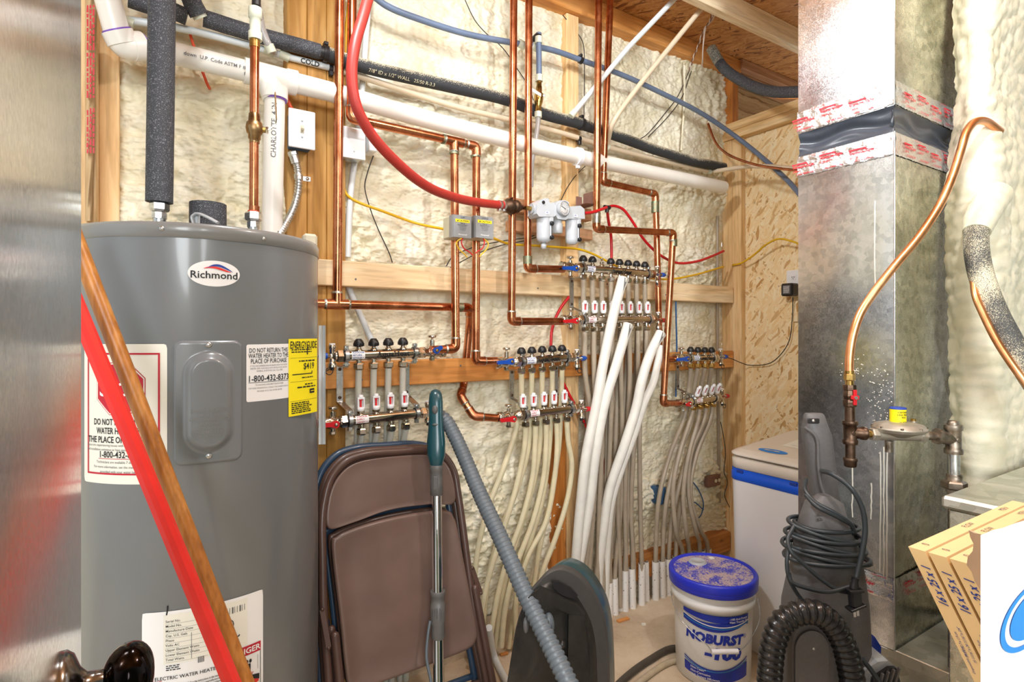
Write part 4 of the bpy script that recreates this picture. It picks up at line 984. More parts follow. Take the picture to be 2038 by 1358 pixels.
        path = [a-ZV*.026+NV*.004, R3(uof(a), dof(a)+.012, a.z-.036), aw, R3(uof(a), db, a.z-.06), bw, R3(uof(b), dof(b)+.01, b.z+.032), b+ZV*.024+NV*.004]
        for k in range(len(path)-1):
            p, q = path[k], path[k+1]; t_ = (q-p).normalized(); nn = UV_.cross(t_); mb.box((p+q)/2, UV_, t_, nn, w, (q-p).length/2+.001, .0012, 'steel_zinc')
        for f_ in (.1, .9):
            q = aw.lerp(bw, f_)+NV*.0015; mb.lathe(q, NV, [(.0055, 0), (.0055, .001), (.0, .002)], 'black_iron', 12)
        mb.build('bracket', root)
    # isolating valves: (position px, colour, lever tip px)
    for nm, v, ax, bp in (('isolation_valve', rv, A, (r0, r1)), ('isolation_valve', sv, B, (s0, s1))):
        if v is None: continue
        px, py, hm, lx, ly, side = v; c = W(px, py, d); a = ax*side       # a points from bar to the outside
        near = bp[0] if side < 0 else bp[1]; L = (c-near).dot(a)
        mb = MB(); mb.lathe(near+a*.004, a, [(.0185, 0), (.0185, .012), (.0145, .014), (.0145, L-.012), (.0195, L-.008), (.0205, L+.006), (.0165, L+.018), (.0165, L+.026), (.0205, L+.027), (.0205, L+.042), (.017, L+.044)], 'nickel', 22)
        mb.cyl(c-ZV*.036, c+ZV*.034, .0085, 'nickel', 14); mb.hexnut(c-ZV*.036, c-ZV*.026, .0105, 'nickel'); mb.cyl(c, c+NV*.03, .009, 'nickel', 14)
        vb = mb.build(nm, root)
        mb = MB(); mb.lathe(c+ZV*.034, ZV, [(.004, 0), (.004, .008), (.0135, .009), (.0145, .011), (.0145, .015), (.012, .017), (.0, .018)], 'nickel', 20); mb.build('vent_knob', vb)
        tip = W(lx, ly, d-.034); hc = c+NV*.03; ld = (tip-hc); ll = ld.length; ld = ld.normalized(); sd = ld.cross(NV).normalized()
        ol = []
        for k in range(13): a_ = math.pi/2+math.pi*k/12; ol.append(hc+(ld*math.cos(a_)+sd*math.sin(a_))*.0115)
        ol += [hc+ld*ll*.45-sd*.0068, hc+ld*ll-sd*.0065, hc+ld*(ll+.003), hc+ld*ll+sd*.0065, hc+ld*ll*.45+sd*.0068]
        mb = MB(); mb.prism([q+NV*.001 for q in ol], NV*.009, hm); mb.lathe(hc+NV*.010, NV, [(.0055, 0), (.0055, .003), (.003, .004)], 'brass' if hm == 'blue_handle' else 'nickel', 12); mb.build('valve_lever', vb)
    # end pieces with drain tap
    for (px, py, hm, side), ax, bp in zip(ends, (A, B), ((r0, r1), (s0, s1))):
        c = W(px, py, d); a = ax*side; near = bp[0] if side < 0 else bp[1]
        mb = MB(); mb.lathe(near+a*.008, a, [(.0165, 0), (.0165, .01), (.011, .014), (.011, max(.016, (c-near).dot(a)))], 'nickel', 18)
        mb.lathe(c-ZV*.036, ZV, [(.013, 0), (.013, .012), (.0095, .014), (.0095, .056), (.0115, .058), (.0115, .068), (.008, .070)], 'nickel', 18); mb.cyl(c+ZV*.034, c+ZV*.038, .0095, 'white_plastic', 14)
        mb.cyl(c, c+a*.022+NV*.01, .007, 'nickel', 12); ev = mb.build('end_valve', root)
        mb = MB(); q = c+a*.018+NV*.01; mb.lathe(q, a, [(.010, 0), (.010, .014), (.004, .026)], hm, 10); mb.build('drain_handle', ev)
        mb = MB(); lp = [c-ZV*.036+NV*.005]; lp += [c-ZV*.036+(-ZV*.012+a*.010)+(a*math.cos(k*.6)+ZV*math.sin(k*.6))*.011+NV*.006 for k in range(11)]
        mb.tube(lp, .0016, 'black_plastic', 6); mb.cyl(c-ZV*.036, c-ZV*.046, .006, 'black_plastic', 10); mb.build('cap_strap', ev)
    return root
M1 = dict(ret=((676, 709), (836, 702)), sup=((684, 839), (840, 822)))
manifold('manifold right of the grey water heater, four black caps, above the folding chairs', 1.78, M1['ret'], M1['sup'], [714, 743.7, 772.8, 801.8], [718, 748.5, 777, 805], [720, 750, 779, 808],
    (860, 697, 'blue_handle', 877, 691, 1), (662, 842, 'red_handle', 646, 846, -1), ((661, 708, 'blue_handle', -1), (852, 820, 'red_handle', 1)), name_at=.63)
M2 = dict(ret=((1030, 720), (1136, 711.5)), sup=((1037, 826), (1144, 813)))
manifold('manifold on the orange board left of the white sleeves, five black caps', 1.78, M2['ret'], M2['sup'], [1037.8, 1058.5, 1079.2, 1099.2, 1118.6], [1041, 1062, 1083, 1102.7, 1123.5], [1046, 1066, 1087, 1107.6, 1128],
    (1008, 719, 'blue_handle', 989, 722, -1), (1012, 832, 'red_handle', 995, 837, -1), ((1148, 714, 'blue_handle', 1), (1157, 815, 'red_handle', 1)), name_at=.52)
M3 = dict(ret=((1152, 533.5), (1296, 546)), sup=((1154, 637), (1299, 636)))
manifold('uppermost manifold on the pale board, longest one with eight outlets', 1.78, M3['ret'], M3['sup'], [1160.7, 1179.1, 1197.5, 1215.7, 1232.9, 1250.1, 1266.8, 1283.4], [1164.4, 1183.5, 1201, 1219, 1237, 1254.7, 1272, 1289], [1164, 1182, 1199, 1218, 1236, 1253, 1269.7, 1286.7],
    (1135, 536, 'blue_handle', 1119, 534, -1), (1136, 639, 'red_handle', 1121, 640, -1), ((1308, 547, 'blue_handle', 1), (1310, 638, 'red_handle', 1)), bare=(2,), name_at=.54)
M4 = dict(ret=((1367, 713), (1424, 713)), sup=((1372, 800), (1428, 791)))
manifold('smallest manifold at far right beside the corner post, four black caps and brass nuts', 1.78, M4['ret'], M4['sup'], [1374.6, 1388.9, 1402.8, 1416.1], [1383, 1397, 1411, 1423], [1385, 1398, 1411, 1424],
    (1356, 714, 'blue_handle', 1346, 716, -1), (1361, 803, 'red_handle', 1365, 806, -1), ((1434, 710, 'blue_handle', 1), (1437, 789, 'red_handle', 1)), tilt=.42, name_at=.6, brass=True)
# ---- tubes
def tube_thing(pts, r, m, label, group, name='heating_tube', sub=7):
    mb = MB(); mb.tube(catmull(pts, sub), r, m, 14); return tag(mb.build(name), label, 'tube', group)
RT = .0105
def fl(px, d, z=0.0):                                                # point below pixel column px on plane d
    p = W(px, 660, d); return Vector((p.x, p.y, z))
G1 = 'heating tubes of the manifold beside the water heater'
for i, x in enumerate((714, 743.7, 772.8, 801.8)):
    p = bar_pt(M1['ret'], x, 1.78); tube_thing([p-ZV*.045, W(x-1, 790, 1.80), W(x-3, 850, 1.83), fl(x-4, 1.86, .5), fl(x-6, 1.87, .03)], RT, 'pex_milky', '%s milky tube from the left under the upper bar beside the water heater' % ORD[i], G1)
for i, x in enumerate((720, 750, 779, 808)):
    p = bar_pt(M1['sup'], x, 1.78); tube_thing([p-ZV*.047, p-ZV*.12-NV*.03, fl(x, 1.85, .5), fl(x, 1.86, .03)], RT, 'pex_milky', '%s milky tube from the left under the lower bar, behind the folding chairs' % ORD[i], G1)
G2 = 'heating tubes fanning down left of the wooden stud'
up = [[(1037, 790), (1028, 850), (1003, 930), (972, 1010), (950, 1100), (938, 1250)], [(1057, 790), (1050, 900), (1028, 975), (1000, 1050), (972, 1150), (958, 1290)], [(1078, 790), (1075, 880), (1062, 960), (1030, 1070), (1005, 1160), (985, 1290)],
      [(1098, 790), (1094, 880), (1080, 990), (1052, 1090), (1030, 1180), (1012, 1290)], [(1117, 790), (1112, 890), (1094, 1000), (1074, 1090), (1060, 1190), (1052, 1280)]]
lo = [[(1045, 880), (1030, 960), (1000, 1060), (970, 1160), (948, 1290)], [(1065, 885), (1060, 950), (1040, 1030), (1008, 1120), (988, 1200), (972, 1295)], [(1087, 885), (1082, 950), (1060, 1040), (1026, 1130), (1006, 1210), (998, 1288)], [(1109, 885), (1104, 950), (1086, 1040), (1050, 1110), (1028, 1190), (1028, 1284)], [(1131, 880), (1138, 925), (1130, 990), (1106, 1070), (1080, 1140), (1066, 1210), (1062, 1276)]]
for i, x in enumerate((1037.8, 1058.5, 1079.2, 1099.2, 1118.6)):
    p = bar_pt(M2['ret'], x, 1.78); n = len(up[i]); tube_thing([p-ZV*.045]+[W(a, b, 1.805+.05*(k+1)/n) for k, (a, b) in enumerate(up[i])], RT, 'pex_yellow', '%s yellowed tube from the left under the upper bar of the five cap manifold' % ORD[i], G2)
for i, x in enumerate((1046, 1066, 1087, 1107.6, 1128)):
    p = bar_pt(M2['sup'], x, 1.78); n = len(lo[i]); tube_thing([p-ZV*.047]+[W(a, b, 1.782+.05*(k+1)/n) for k, (a, b) in enumerate(lo[i])], RT, 'pex_yellow', '%s yellowed tube from the left under the lower bar of the five cap manifold' % ORD[i], G2)
SL = [(1187, 1168, 0), (1201, 1177, 0), (1212, 1159, 0), (1224, 1150, 0), (1234, 1147, 1), (1244, 1135, 0), (1259, 1131, 0), (1277, 1122, 0), (1288, 1118, 1), (1305, 1118, 0), (1319, 1116, 0), (1331, 1112, 0), (1345, 1108, 0), (1358, 1106, 0), (1371, 1102, 0), (1384, 1099, 0), (1396, 1096, 0), (1408, 1093, 0)]
DS = 1.855
for i, (x, y, thin) in enumerate(SL):
    r = .0115 if thin else .0165; t = W(x, y, DS+(.012 if thin else 0)); b = Vector((t.x, t.y, -.01)); lean = UV_*random.uniform(-.012, .012)
    mb = MB(); mb.tube([b, t+lean*.5-ZV*.0], r, 'sleeve_base', 20, caps=False); mb.tube([t+lean*.5, t+lean*.5-ZV*.05], r-.0025, 'sleeve_inner', 16, caps=False)
    k = 16; x_, y_ = UV_, NV; top = [t+lean*.5+(x_*math.cos(a*2*math.pi/k)+y_*math.sin(a*2*math.pi/k))*r for a in range(k)]; inn = [t+lean*.5+(x_*math.cos(a*2*math.pi/k)+y_*math.sin(a*2*math.pi/k))*(r-.0025) for a in range(k)]
    mb.add(top+inn, [(a, (a+1) % k, k+(a+1) % k, k+a) for a in range(k)], 'white_sleeve')
    tag(mb.build('conduit_sleeve'), ('thin' if thin else 'white')+' conduit sleeve in the floor, %s from the left of the row' % (ORD[i] if i < 12 else ('thirteenth','fourteenth','fifteenth','sixteenth','seventeenth','eighteenth')[i-12]), 'sleeve', 'white sleeves where heating tubes enter the floor')
G3 = 'heating tubes under the uppermost manifold'
# upper eight, then lower eight -> targets in the floor
upT = [(1150, 1180, [(1163, 700), (1172, 850), (1166, 1000)]), (1160, 1190, [(1180, 700), (1184, 850), (1178, 1020)]), (1187, 1168, [(1198, 700), (1196, 830), (1196, 1000)]), (1201, 1177, [(1216, 700), (1210, 830), (1206, 1000)]),
       (1212, 1160, [(1233, 700), (1226, 850), (1222, 1000)]), (1224, 1150, [(1249, 700), (1240, 860), (1236, 1000)]), (1244, 1135, [(1266, 720), (1258, 860), (1250, 1000)]), (1259, 1131, [(1282, 720), (1268, 840), (1256, 960)])]
for i, x in enumerate([1160.7, 1179.1, 1197.5, 1215.7, 1232.9, 1250.1, 1266.8, 1283.4]):
    p = bar_pt(M3['ret'], x, 1.78); tx, ty, mid = upT[i]
    tube_thing([p-ZV*.045, W(x+.5, 600, 1.79), W(x+1.5, 650, 1.813)]+[W(a, b, 1.83) for a, b in mid]+[W(tx, ty-10, 1.85), fl(tx, DS, .02)], RT, 'pex_milky' if False else 'pex_grey', '%s tube from the left between the bars of the uppermost manifold' % ORD[i], G3)
loT = [(1146, 1190, [(1164, 740), (1176, 830), (1168, 960), (1154, 1080)]), (1170, 1190, [(1183, 760), (1188, 870), (1182, 1000)]), (1190, 1168, [(1199, 760), (1198, 880), (1192, 1020)]), (1214, 1159, [(1218, 760), (1214, 880), (1210, 1020)]),
       (1234, 1147, [(1236, 760), (1238, 860), (1230, 1000)]), (1246, 1135, [(1253, 760), (1247, 880), (1244, 1010)]), (1261, 1131, [(1269, 760), (1262, 880), (1256, 1010)]), (1277, 1122, [(1286, 740), (1274, 830), (1273, 930), (1275, 1040)])]
for i, x in enumerate([1164, 1182, 1199, 1218, 1236, 1253, 1269.7, 1286.7]):
    p = bar_pt(M3['sup'], x, 1.78); tx, ty, mid = loT[i]
    tube_thing([p-ZV*.047, W(x, 690, 1.782)]+[W(a, b, 1.79+.015*k) for k, (a, b) in enumerate(mid)]+[W(tx, ty-10, 1.848), fl(tx, DS, .02)], RT, 'pex_grey', '%s grey tube from the left under the lower bar of the uppermost manifold' % ORD[i], G3)
G4 = 'heating tubes of the smallest manifold'
u4 = [(1305, 1118, [(1371, 770), (1362, 830), (1335, 900), (1312, 990)]), (1319, 1116, [(1382, 770), (1376, 840), (1348, 910), (1326, 1000)]), (1331, 1112, [(1396, 770), (1388, 850), (1362, 930), (1340, 1020)]), (1345, 1108, [(1410, 770), (1400, 850), (1374, 930), (1352, 1020)])]
for i, x in enumerate([1374.6, 1388.9, 1402.8, 1416.1]):
    p = bar_pt(M4['ret'], x, 1.78); tx, ty, mid = u4[i]
    tube_thing([p-ZV*.045]+[W(a, b, 1.815) for a, b in mid]+[W(tx, ty-8, 1.85), fl(tx, DS, .02)], RT, 'pex_grey', '%s tube from the left under the upper bar of the smallest manifold' % ORD[i], G4)
l4 = [(1358, 1106, [(1374, 835), (1356, 890), (1340, 970), (1346, 1060)]), (1371, 1102, [(1390, 835), (1372, 900), (1360, 985), (1366, 1060)]), (1392, 1090, [(1402, 835), (1376, 900), (1370, 980), (1386, 1060)]), (1408, 1093, [(1414, 835), (1386, 905), (1374, 980), (1392, 1050)])]
for i, x in enumerate([1385, 1398, 1411, 1424]):
    p = bar_pt(M4['sup'], x, 1.78); tx, ty, mid = l4[i]
    tube_thing([p-ZV*.043-NV*.016]+[W(a, b, 1.79) for a, b in mid]+[W(tx, ty-8, 1.845), fl(tx, DS, .02)], RT, 'pex_grey', '%s brownish tube from the left under the lower bar of the smallest manifold' % ORD[i], G4)
# thick white foam sleeved tubes in front
def sleeve(pts, r, label, cut=True):
    p = [W(a, b, dd) for a, b, dd in pts]; root = thing('insulated_tube', label, 'tube', p[-1], 'thick white sleeved tubes in front of the uppermost manifold')
    cp = catmull(p, 8); mb = MB(); mb.tube(cp, [r]*(len(cp)), 'white_sleeve', 22, caps=False); t = (cp[1]-cp[0]).normalized()
    if cut:
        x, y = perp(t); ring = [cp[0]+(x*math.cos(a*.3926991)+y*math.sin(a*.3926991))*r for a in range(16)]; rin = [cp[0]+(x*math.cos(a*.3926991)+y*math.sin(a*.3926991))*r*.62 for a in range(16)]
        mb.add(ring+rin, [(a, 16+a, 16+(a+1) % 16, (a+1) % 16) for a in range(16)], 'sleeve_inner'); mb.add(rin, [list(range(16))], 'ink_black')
    mb.build('foam_sleeve', root)
    if cut:
        # slit peeled open near the cut end: grey core shows, one lip folded out
        mb = MB(); toc = (CAMP-cp[0]).normalized(); f = (toc-t*toc.dot(t)).normalized(); s = t.cross(f)
        if s.dot(UV_) < 0: s = -s
        for sa, sb, dr, m in ((.18, .95, .0018, 'sleeve_inner'), (.60, .98, .0042, 'white_sleeve')):
            vs = []; n = 7
            for k in range(n+1):
                L = .004+.062*k/n; w = 1-k/n; c0 = cp[0]+t*L
                a0 = sa+(.5-sa)*(1-w); a1 = sb+(.55-sb)*(1-w)
                for a in (a0, a1): vs.append(c0+(f*math.cos(a*1.5)+s*math.sin(a*1.5))*(r+dr*w+.0006))
            mb.add(vs, [(2*k, 2*k+1, 2*k+3, 2*k+2) for k in range(n)], m)
        mb.build('torn_slit', root)
    return root
sleeve([(1240, 553, 1.735), (1222, 622, 1.735), (1200, 727, 1.74), (1188, 800, 1.75), (1166, 910, 1.77), (1155, 1010, 1.80), (1146, 1120, 1.83), (1140, 1240, 1.86)], .0205, 'tallest thick white sleeved tube, crossing the uppermost manifold with a torn top')
sleeve([(1250, 645, 1.725), (1226, 727, 1.725), (1204, 800, 1.735), (1185, 905, 1.76), (1174, 995, 1.79), (1160, 1080, 1.82), (1148, 1150, 1.84), (1144, 1240, 1.86)], .0205, 'middle thick white sleeved tube, torn end just under the lower bar')
sleeve([(1315, 662, 1.69), (1294, 705, 1.69), (1278, 755, 1.70), (1266, 812, 1.72), (1240, 895, 1.75), (1213, 975, 1.79), (1200, 1060, 1.82), (1192, 1130, 1.85), (1190, 1200, 1.87)], .0205, 'right thick white sleeved tube, torn end curling beside the copper drop')
sleeve([(1316, 690, 1.77), (1308, 728, 1.755), (1300, 762, 1.745), (1283, 800, 1.745), (1262, 865, 1.76), (1236, 935, 1.78), (1217, 1000, 1.80), (1209, 1080, 1.83), (1206, 1150, 1.85), (1206, 1200, 1.86)], .0165, 'slimmer cream sleeved tube just behind the right torn white one', False)
pts = [W(973, 1250, 1.72), Fz(985, 1310, .02), Fz(1015, 1370, .02), Fz(1040, 1420, .02)]
mb = MB(); mb.tube(catmull(pts, 6), .0125, 'pex_white', 14); tag(mb.build('water_tube'), 'white plastic tube on the floor beside the folded chairs', 'tube')
# ================================================================ WATER HEATER
HC = Vector((-.747, 1.3675, 0)); HR = .2605; HT = 1.468
def hcyl(px, py):
    r = ray(px, 660); a = r.x*r.x+r.y*r.y; b = -2*(r.x*HC.x+r.y*HC.y); c = HC.x**2+HC.y**2-HR*HR
    disc = max(0.0, b*b-4*a*c); t = (-b-math.sqrt(disc))/(2*a); p = r*t
    return math.atan2(p.x-HC.x, -(p.y-HC.y)), ZC+(HY-py)/FPX*t
def hp(th, z, off=0.0): return Vector((HC.x+(HR+off)*math.sin(th), HC.y-(HR+off)*math.cos(th), z))
heater = thing('water_heater', 'tall grey cylinder water heater with oval badge and white and yellow labels', 'water heater', (HC.x, HC.y, 0))
mb = MB(); mb.lathe(HC+ZV*.02, ZV, [(HR-.012, 0), (HR, .008), (HR, HT-.05)], 'heater_grey', 128); mb.build('jacket', heater)
mb = MB(); mb.lathe(HC+ZV*(HT-.031), ZV, [(HR, 0), (HR+.0022, .0008), (HR+.0022, .024), (HR-.001, .031), (HR-.012, .033), (0, .038)], 'heater_rim', 128); mb.build('top_lid', heater)
for px, py in ((323, 455), (524, 476)):
    th, z = hcyl(px, py); p = hp(th, z, .0022); n = Vector((math.sin(th), -math.cos(th), 0)); mb = MB(); mb.lathe(p, n, [(.005, 0), (.005, .001), (.0035, .0028), (0, .003)], 'screw_zinc', 14); mb.build('screw', heater)
# oval badge
th0, z0 = hcyl(424, 545); thl, _ = hcyl(373.5, 545); thr, _ = hcyl(477, 545); zt = hcyl(424, 519)[1]; zb = hcyl(424, 570.5)[1]
ew = HR*(thr-thl)/2; eh = (zt-zb)/2; bf = lambda x, y, o=.0: hp((thl+thr)/2+x/HR, (zt+zb)/2+y, o)
mb = MB()
def oval(mb, fn, cx, cy, rx, ry, m, n=56, o=.001, rings=10):
    vs = [fn(cx, cy, o)]; fs = []
    for j in range(1, rings+1):
        for k in range(n):
            a = 2*math.pi*k/n; vs.append(fn(cx+rx*math.cos(a)*j/rings, cy+ry*math.sin(a)*j/rings, o))
    for k in range(n): fs.append((0, 1+k, 1+(k+1) % n))
    for j in range(rings-1):
        for k in range(n): fs.append((1+j*n+k, 1+(j+1)*n+k, 1+(j+1)*n+(k+1) % n, 1+j*n+(k+1) % n))
    mb.add(vs, fs, m, True)
oval(mb, bf, 0, 0, ew, eh, 'paper')
mb.text('Richmond', ew*.44, lambda x, y: bf(x-.0, y-eh*.14, .0022), 'ink_black', bold=.012, sx=1.02)
def wave(m, y0, y1, xo0, xo1, ph):
    n = 26; vs = []
    for k in range(n+1):
        t = k/n; x = ew*(xo0+(xo1-xo0)*t); yy = eh*(.30+.17*math.sin(math.pi*(t*1.25+ph)))
        w = math.sin(math.pi*t)**.7; vs += [bf(x, yy+eh*y0*w, .0026), bf(x, yy+eh*y1*w, .0026)]
    mb.add(vs, [(2*k, 2*k+2, 2*k+3, 2*k+1) for k in range(n)], m)
wave('ink_blue', .10, .28, -.3, .72, .12); wave('red_bright', -.08, .09, -.42, .66, .12)
mb.build('badge', heater)
# element cover with stadium bulge
tl, zt = hcyl(345, 679); tr, _ = hcyl(482, 679); zt = hcyl(414, 678)[1]; zb = hcyl(414, 923)[1]
pc = (tl+tr)/2; pw = HR*(tr-tl)/2; ph = (zt-zb)/2; pz = (zt+zb)/2
def sst(t): t = min(1, max(0, t)); return t*t*(3-2*t)
def cov(a, b):
    x = (a*2-1); y = (b*2-1)
    X = x*pw; Y = y*ph; rc = .016
    dx = max(0, abs(X)-(pw-rc)); dy = max(0, abs(Y)-(ph-rc)); q = math.hypot(dx, dy)
    if dx > 0 and dy > 0 and q > rc: k = rc/q; X = math.copysign(pw-rc+dx*k, X); Y = math.copysign(ph-rc+dy*k, Y); q = rc
    edge = rc-q if (dx > 0 or dy > 0) else rc-max(dx, dy)
    e = min(pw-abs(X), ph-abs(Y)) if not (dx > 0 and dy > 0) else rc-q
    h = .005*sst(e/.004)
    w0 = pw*.435; hh = ph*.68-w0; d = math.hypot(X, max(0, abs(Y)-hh)); h += .017*(1-sst((d-w0)/(pw*.30)))
    return hp(pc+X/HR, pz+Y, h+.0005)
mb = MB(); mb.grid(64, 96, cov, 'heater_grey')
for k, w in enumerate(('POWER SUPPLY', 'MUST BE', 'DISCONNECTED', 'BEFORE', 'ADJUSTING', 'THERMOSTAT', 'OR SETTING', 'ECO')):
    mb.text(w, .0088, lambda x, y, k=k: hp(pc+x/HR, pz-ph*.12-.0085*k+y, .0232), 'heater_rim', bold=.012)
ec = mb.build('element_cover', heater); ec['_org'] = heater['_org']
for s in (.93, -.87):
    p = hp(pc, pz+ph*s, .005); n = Vector((math.sin(pc), -math.cos(pc), 0)); mb = MB(); mb.lathe(p, n, [(.006, 0), (.006, .0012), (.004, .003), (0, .0032)], 'screw_zinc', 16); mb.build('cover_screw', ec)
def curved_label(name, tl, tr, zt, zb, m, r=.004):
    mb = MB(); w = HR*(tr-tl)/2; h = (zt-zb)/2; c = (tl+tr)/2; z = (zt+zb)/2
    def fn(a, b):
        X = (a*2-1)*w; Y = (b*2-1)*h; dx = max(0, abs(X)-(w-r)); dy = max(0, abs(Y)-(h-r)); q = math.hypot(dx, dy)
        if dx > 0 and dy > 0 and q > r: X = math.copysign(w-r+dx*r/q, X); Y = math.copysign(h-r+dy*r/q, Y)
        return hp(c+X/HR, z+Y, .0009)
    mb.grid(30, 30, fn, m); f = lambda x, y, o=.0018: hp(c+x/HR, z+y, o)
    return mb, f, w, h
def rect(mb, f, x0, x1, y0, y1, m, o=.0018):
    n = max(1, int(abs(x1-x0)/.012)); vs = []
    for k in range(n+1): x = x0+(x1-x0)*k/n; vs += [f(x, y0, o), f(x, y1, o)]
    mb.add(vs, [(2*k, 2*k+2, 2*k+3, 2*k+1) for k in range(n)], m)
# stop label
tcn, _ = hcyl(238, 800); trn, _ = hcyl(333, 800); zt = hcyl(320, 685)[1]; zb = hcyl(320, 963)[1]
mb, f, w, h = curved_label('label', 2*tcn-trn, trn, zt, zb, 'paper_warm', .006)
bt = .0035; bx = w-.0125; y1 = h-.021; y0 = -h+.018
for a in ((-bx, bx, y1, y1+bt), (-bx, bx, y0, y0+bt), (-bx, -bx+bt, y0, y1), (bx-bt, bx, y0, y1)): rect(mb, f, *a, 'ink_red')
oc = [(math.cos(math.pi/8+k*math.pi/4), math.sin(math.pi/8+k*math.pi/4)) for k in range(8)]; ocy = h*.36; orr = .052
for rr, m, o in ((orr+.004, 'ink_red', .0016), (orr+.0025, 'paper_warm', .0020), (orr, 'ink_red', .0024)):
    vs = [f(0, ocy, o)]; 
    for k in range(8):
        for j in range(4): t = j/4; x = oc[k][0]*(1-t)+oc[(k+1) % 8][0]*t; y = oc[k][1]*(1-t)+oc[(k+1) % 8][1]*t; vs.append(f(x*rr, ocy+y*rr, o))
    mb.add(vs, [(0, 1+k, 1+(k+1) % 32) for k in range(32)], m)
mb.text('STOP', .040, lambda x, y: f(x, y+ocy-.002, .0030), 'paper', bold=.02, sx=.9)
for k, (s, sz) in enumerate((('DO NOT RETURN THIS', .0175), ('WATER HEATER TO', .0175), ('THE PLACE OF PURCHASE', .0175))): mb.text(s, sz, lambda x, y, k=k: f(x, y-h*.12-.0175*k, .002), 'ink_black', bold=.016, fit=w*(1.3, 1.15, 1.66)[k])
for k, s in enumerate(('If you are experiencing issues with this water heater, need to', 'find installation assistance or have general questions, call toll free')): mb.text(s, .0068, lambda x, y, k=k: f(x, y-h*.45-.0085*k, .002), 'ink_grey', fit=w*1.72)
mb.text('1-800-432-8373', .018, lambda x, y: f(x, y-h*.585, .002), 'ink_black', bold=.014, fit=w*.98); rect(mb, f, -w*.52, w*.52, -h*.645, -h*.637, 'ink_red')
for k, s in enumerate(("Technicians are available 7 days a week", "For more information, see the owner's manual", 'provided with your water heater')): mb.text(s, .0072, lambda x, y, k=k: f(x, y-h*.69-.0095*k, .002), 'ink_grey', fit=w*(1.15, 1.3, .95)[k])
o = mb.build('stop_label', heater); o['label'] = 'white label with red border and stop sign'
# white notice
tl, zt = hcyl(490, 683); tr, _ = hcyl(575, 690); zb = hcyl(490, 801)[1]; zt = hcyl(492, 686)[1]
mb, f, w, h = curved_label('label', tl, tr, zt, zb, 'paper', .004)
for k, s in enumerate(('DO NOT RETURN THIS', 'WATER HEATER TO THE', 'PLACE OF PURCHASE')): mb.text(s, .0138, lambda x, y, k=k: f(x, y+h*.78-h*.19*k, .002), 'ink_black', bold=.006, fit=w*(1.78, 1.84, 1.66)[k])
for k, s in enumerate(('IF YOU ARE EXPERIENCING PROBLEMS WITH THIS WATER', 'HEATER, NEED ASSISTANCE WITH INSTALLATION, OR FOR', 'GENERAL QUESTIONS CALL TOLL FREE')): mb.text(s, .0048, lambda x, y, k=k: f(x, y+h*.24-h*.09*k, .002), 'ink_grey', fit=w*(1.72, 1.7, 1.2)[k])
mb.text('1-800-432-8373', .0185, lambda x, y: f(x, y-h*.21, .002), 'ink_black', bold=.012, fit=w*1.84); rect(mb, f, -w*.92, w*.92, -h*.33, -h*.345, 'ink_black')
for k, s in enumerate(('TECHNICIANS AVAILABLE 7 DAYS A WEEK', 'FOR MORE INFORMATION, CONSULT THE OWNER\'S MANUAL', 'PROVIDED WITH THE WATER HEATER')): mb.text(s, .0048, lambda x, y, k=k: f(x, y-h*.43-h*.11*k, .002), 'ink_grey', fit=w*(1.3, 1.84, 1.15)[k])
o = mb.build('notice_label', heater); o['label'] = 'white label with black capital letters and phone number'
# yellow energy label
tl, zt = hcyl(573, 674); zb = hcyl(574, 830)[1]; zt = hcyl(574, 675)[1]; tr, _ = hcyl(630, 674)
ea = hp(tl, 0, .001); eb = D(630.5, 660, ea.y/.935); eb.z = 0; w = (eb-ea).length/2; h = (zt-zb)/2; ed = (eb-ea).normalized(); en = ed.cross(ZV); em = (ea+eb)/2+ZV*((zt+zb)/2); mb = MB()
f = lambda x, y, o=.0018: em+ed*x+ZV*y+en*(o+.004*(1-(x/w)**2))
mb.grid(12, 4, lambda a, b: f((a*2-1)*w, (b*2-1)*h, .0009), 'yellow_label')
mb.text('ENERGYGUIDE', .0235, lambda x, y: f(x, y+h*.83, .002), 'ink_black', bold=.014, fit=w*1.84)
mb.box(f(w*.18, h*.72, .001), ed, ZV, en, .0012, .012, .0006, 'ink_black'); mb.add([f(w*.12, h*.62), f(w*.24, h*.62), f(w*.18, h*.57)], [(0, 1, 2)], 'ink_black')
for k in range(2): scribble(mb, lambda x, y: f(x, y, .002), -w*.85, w*.5, h*(.72-.06*k), .0028, 'ink_black', k)
mb.text('$419', .021, lambda x, y: f(x+w*.3, y+h*.27, .002), 'ink_black', bold=.008, sx=.9); scribble(mb, lambda x, y: f(x, y, .002), -w*.4, w*.8, h*.42, .0035, 'ink_black', 4)
rect(mb, f, -w*.8, w*.55, h*.06, h*.085, 'ink_black'); rect(mb, f, w*.5, w*.56, h*.085, h*.14, 'ink_black')
for y in (.5, -.12, -.62): rect(mb, f, -w*.92, w*.92, h*y, h*(y+.006), 'ink_black')
scribble(mb, lambda x, y: f(x, y, .002), -w*.2, w*.6, -h*.02, .0028, 'ink_black', 5); scribble(mb, lambda x, y: f(x, y, .002), w*.0, w*.6, -h*.2, .0035, 'ink_black', 6); scribble(mb, lambda x, y: f(x, y, .002), -w*.5, w*.8, -h*.27, .0035, 'ink_black', 7)
rect(mb, f, w*.35, w*.72, -h*.34, -h*.46, 'ink_black'); rect(mb, f, w*.42, w*.66, -h*.39, -h*.41, 'yellow_label', .0024)
for k in range(6): scribble(mb, lambda x, y: f(x, y, .002), -w*.85, w*(.3+.1*(k % 3)), -h*(.67+.05*k), .0028, 'ink_black', 11+k)
o = mb.build('energy_label', heater); o['label'] = 'yellow energy guide label'
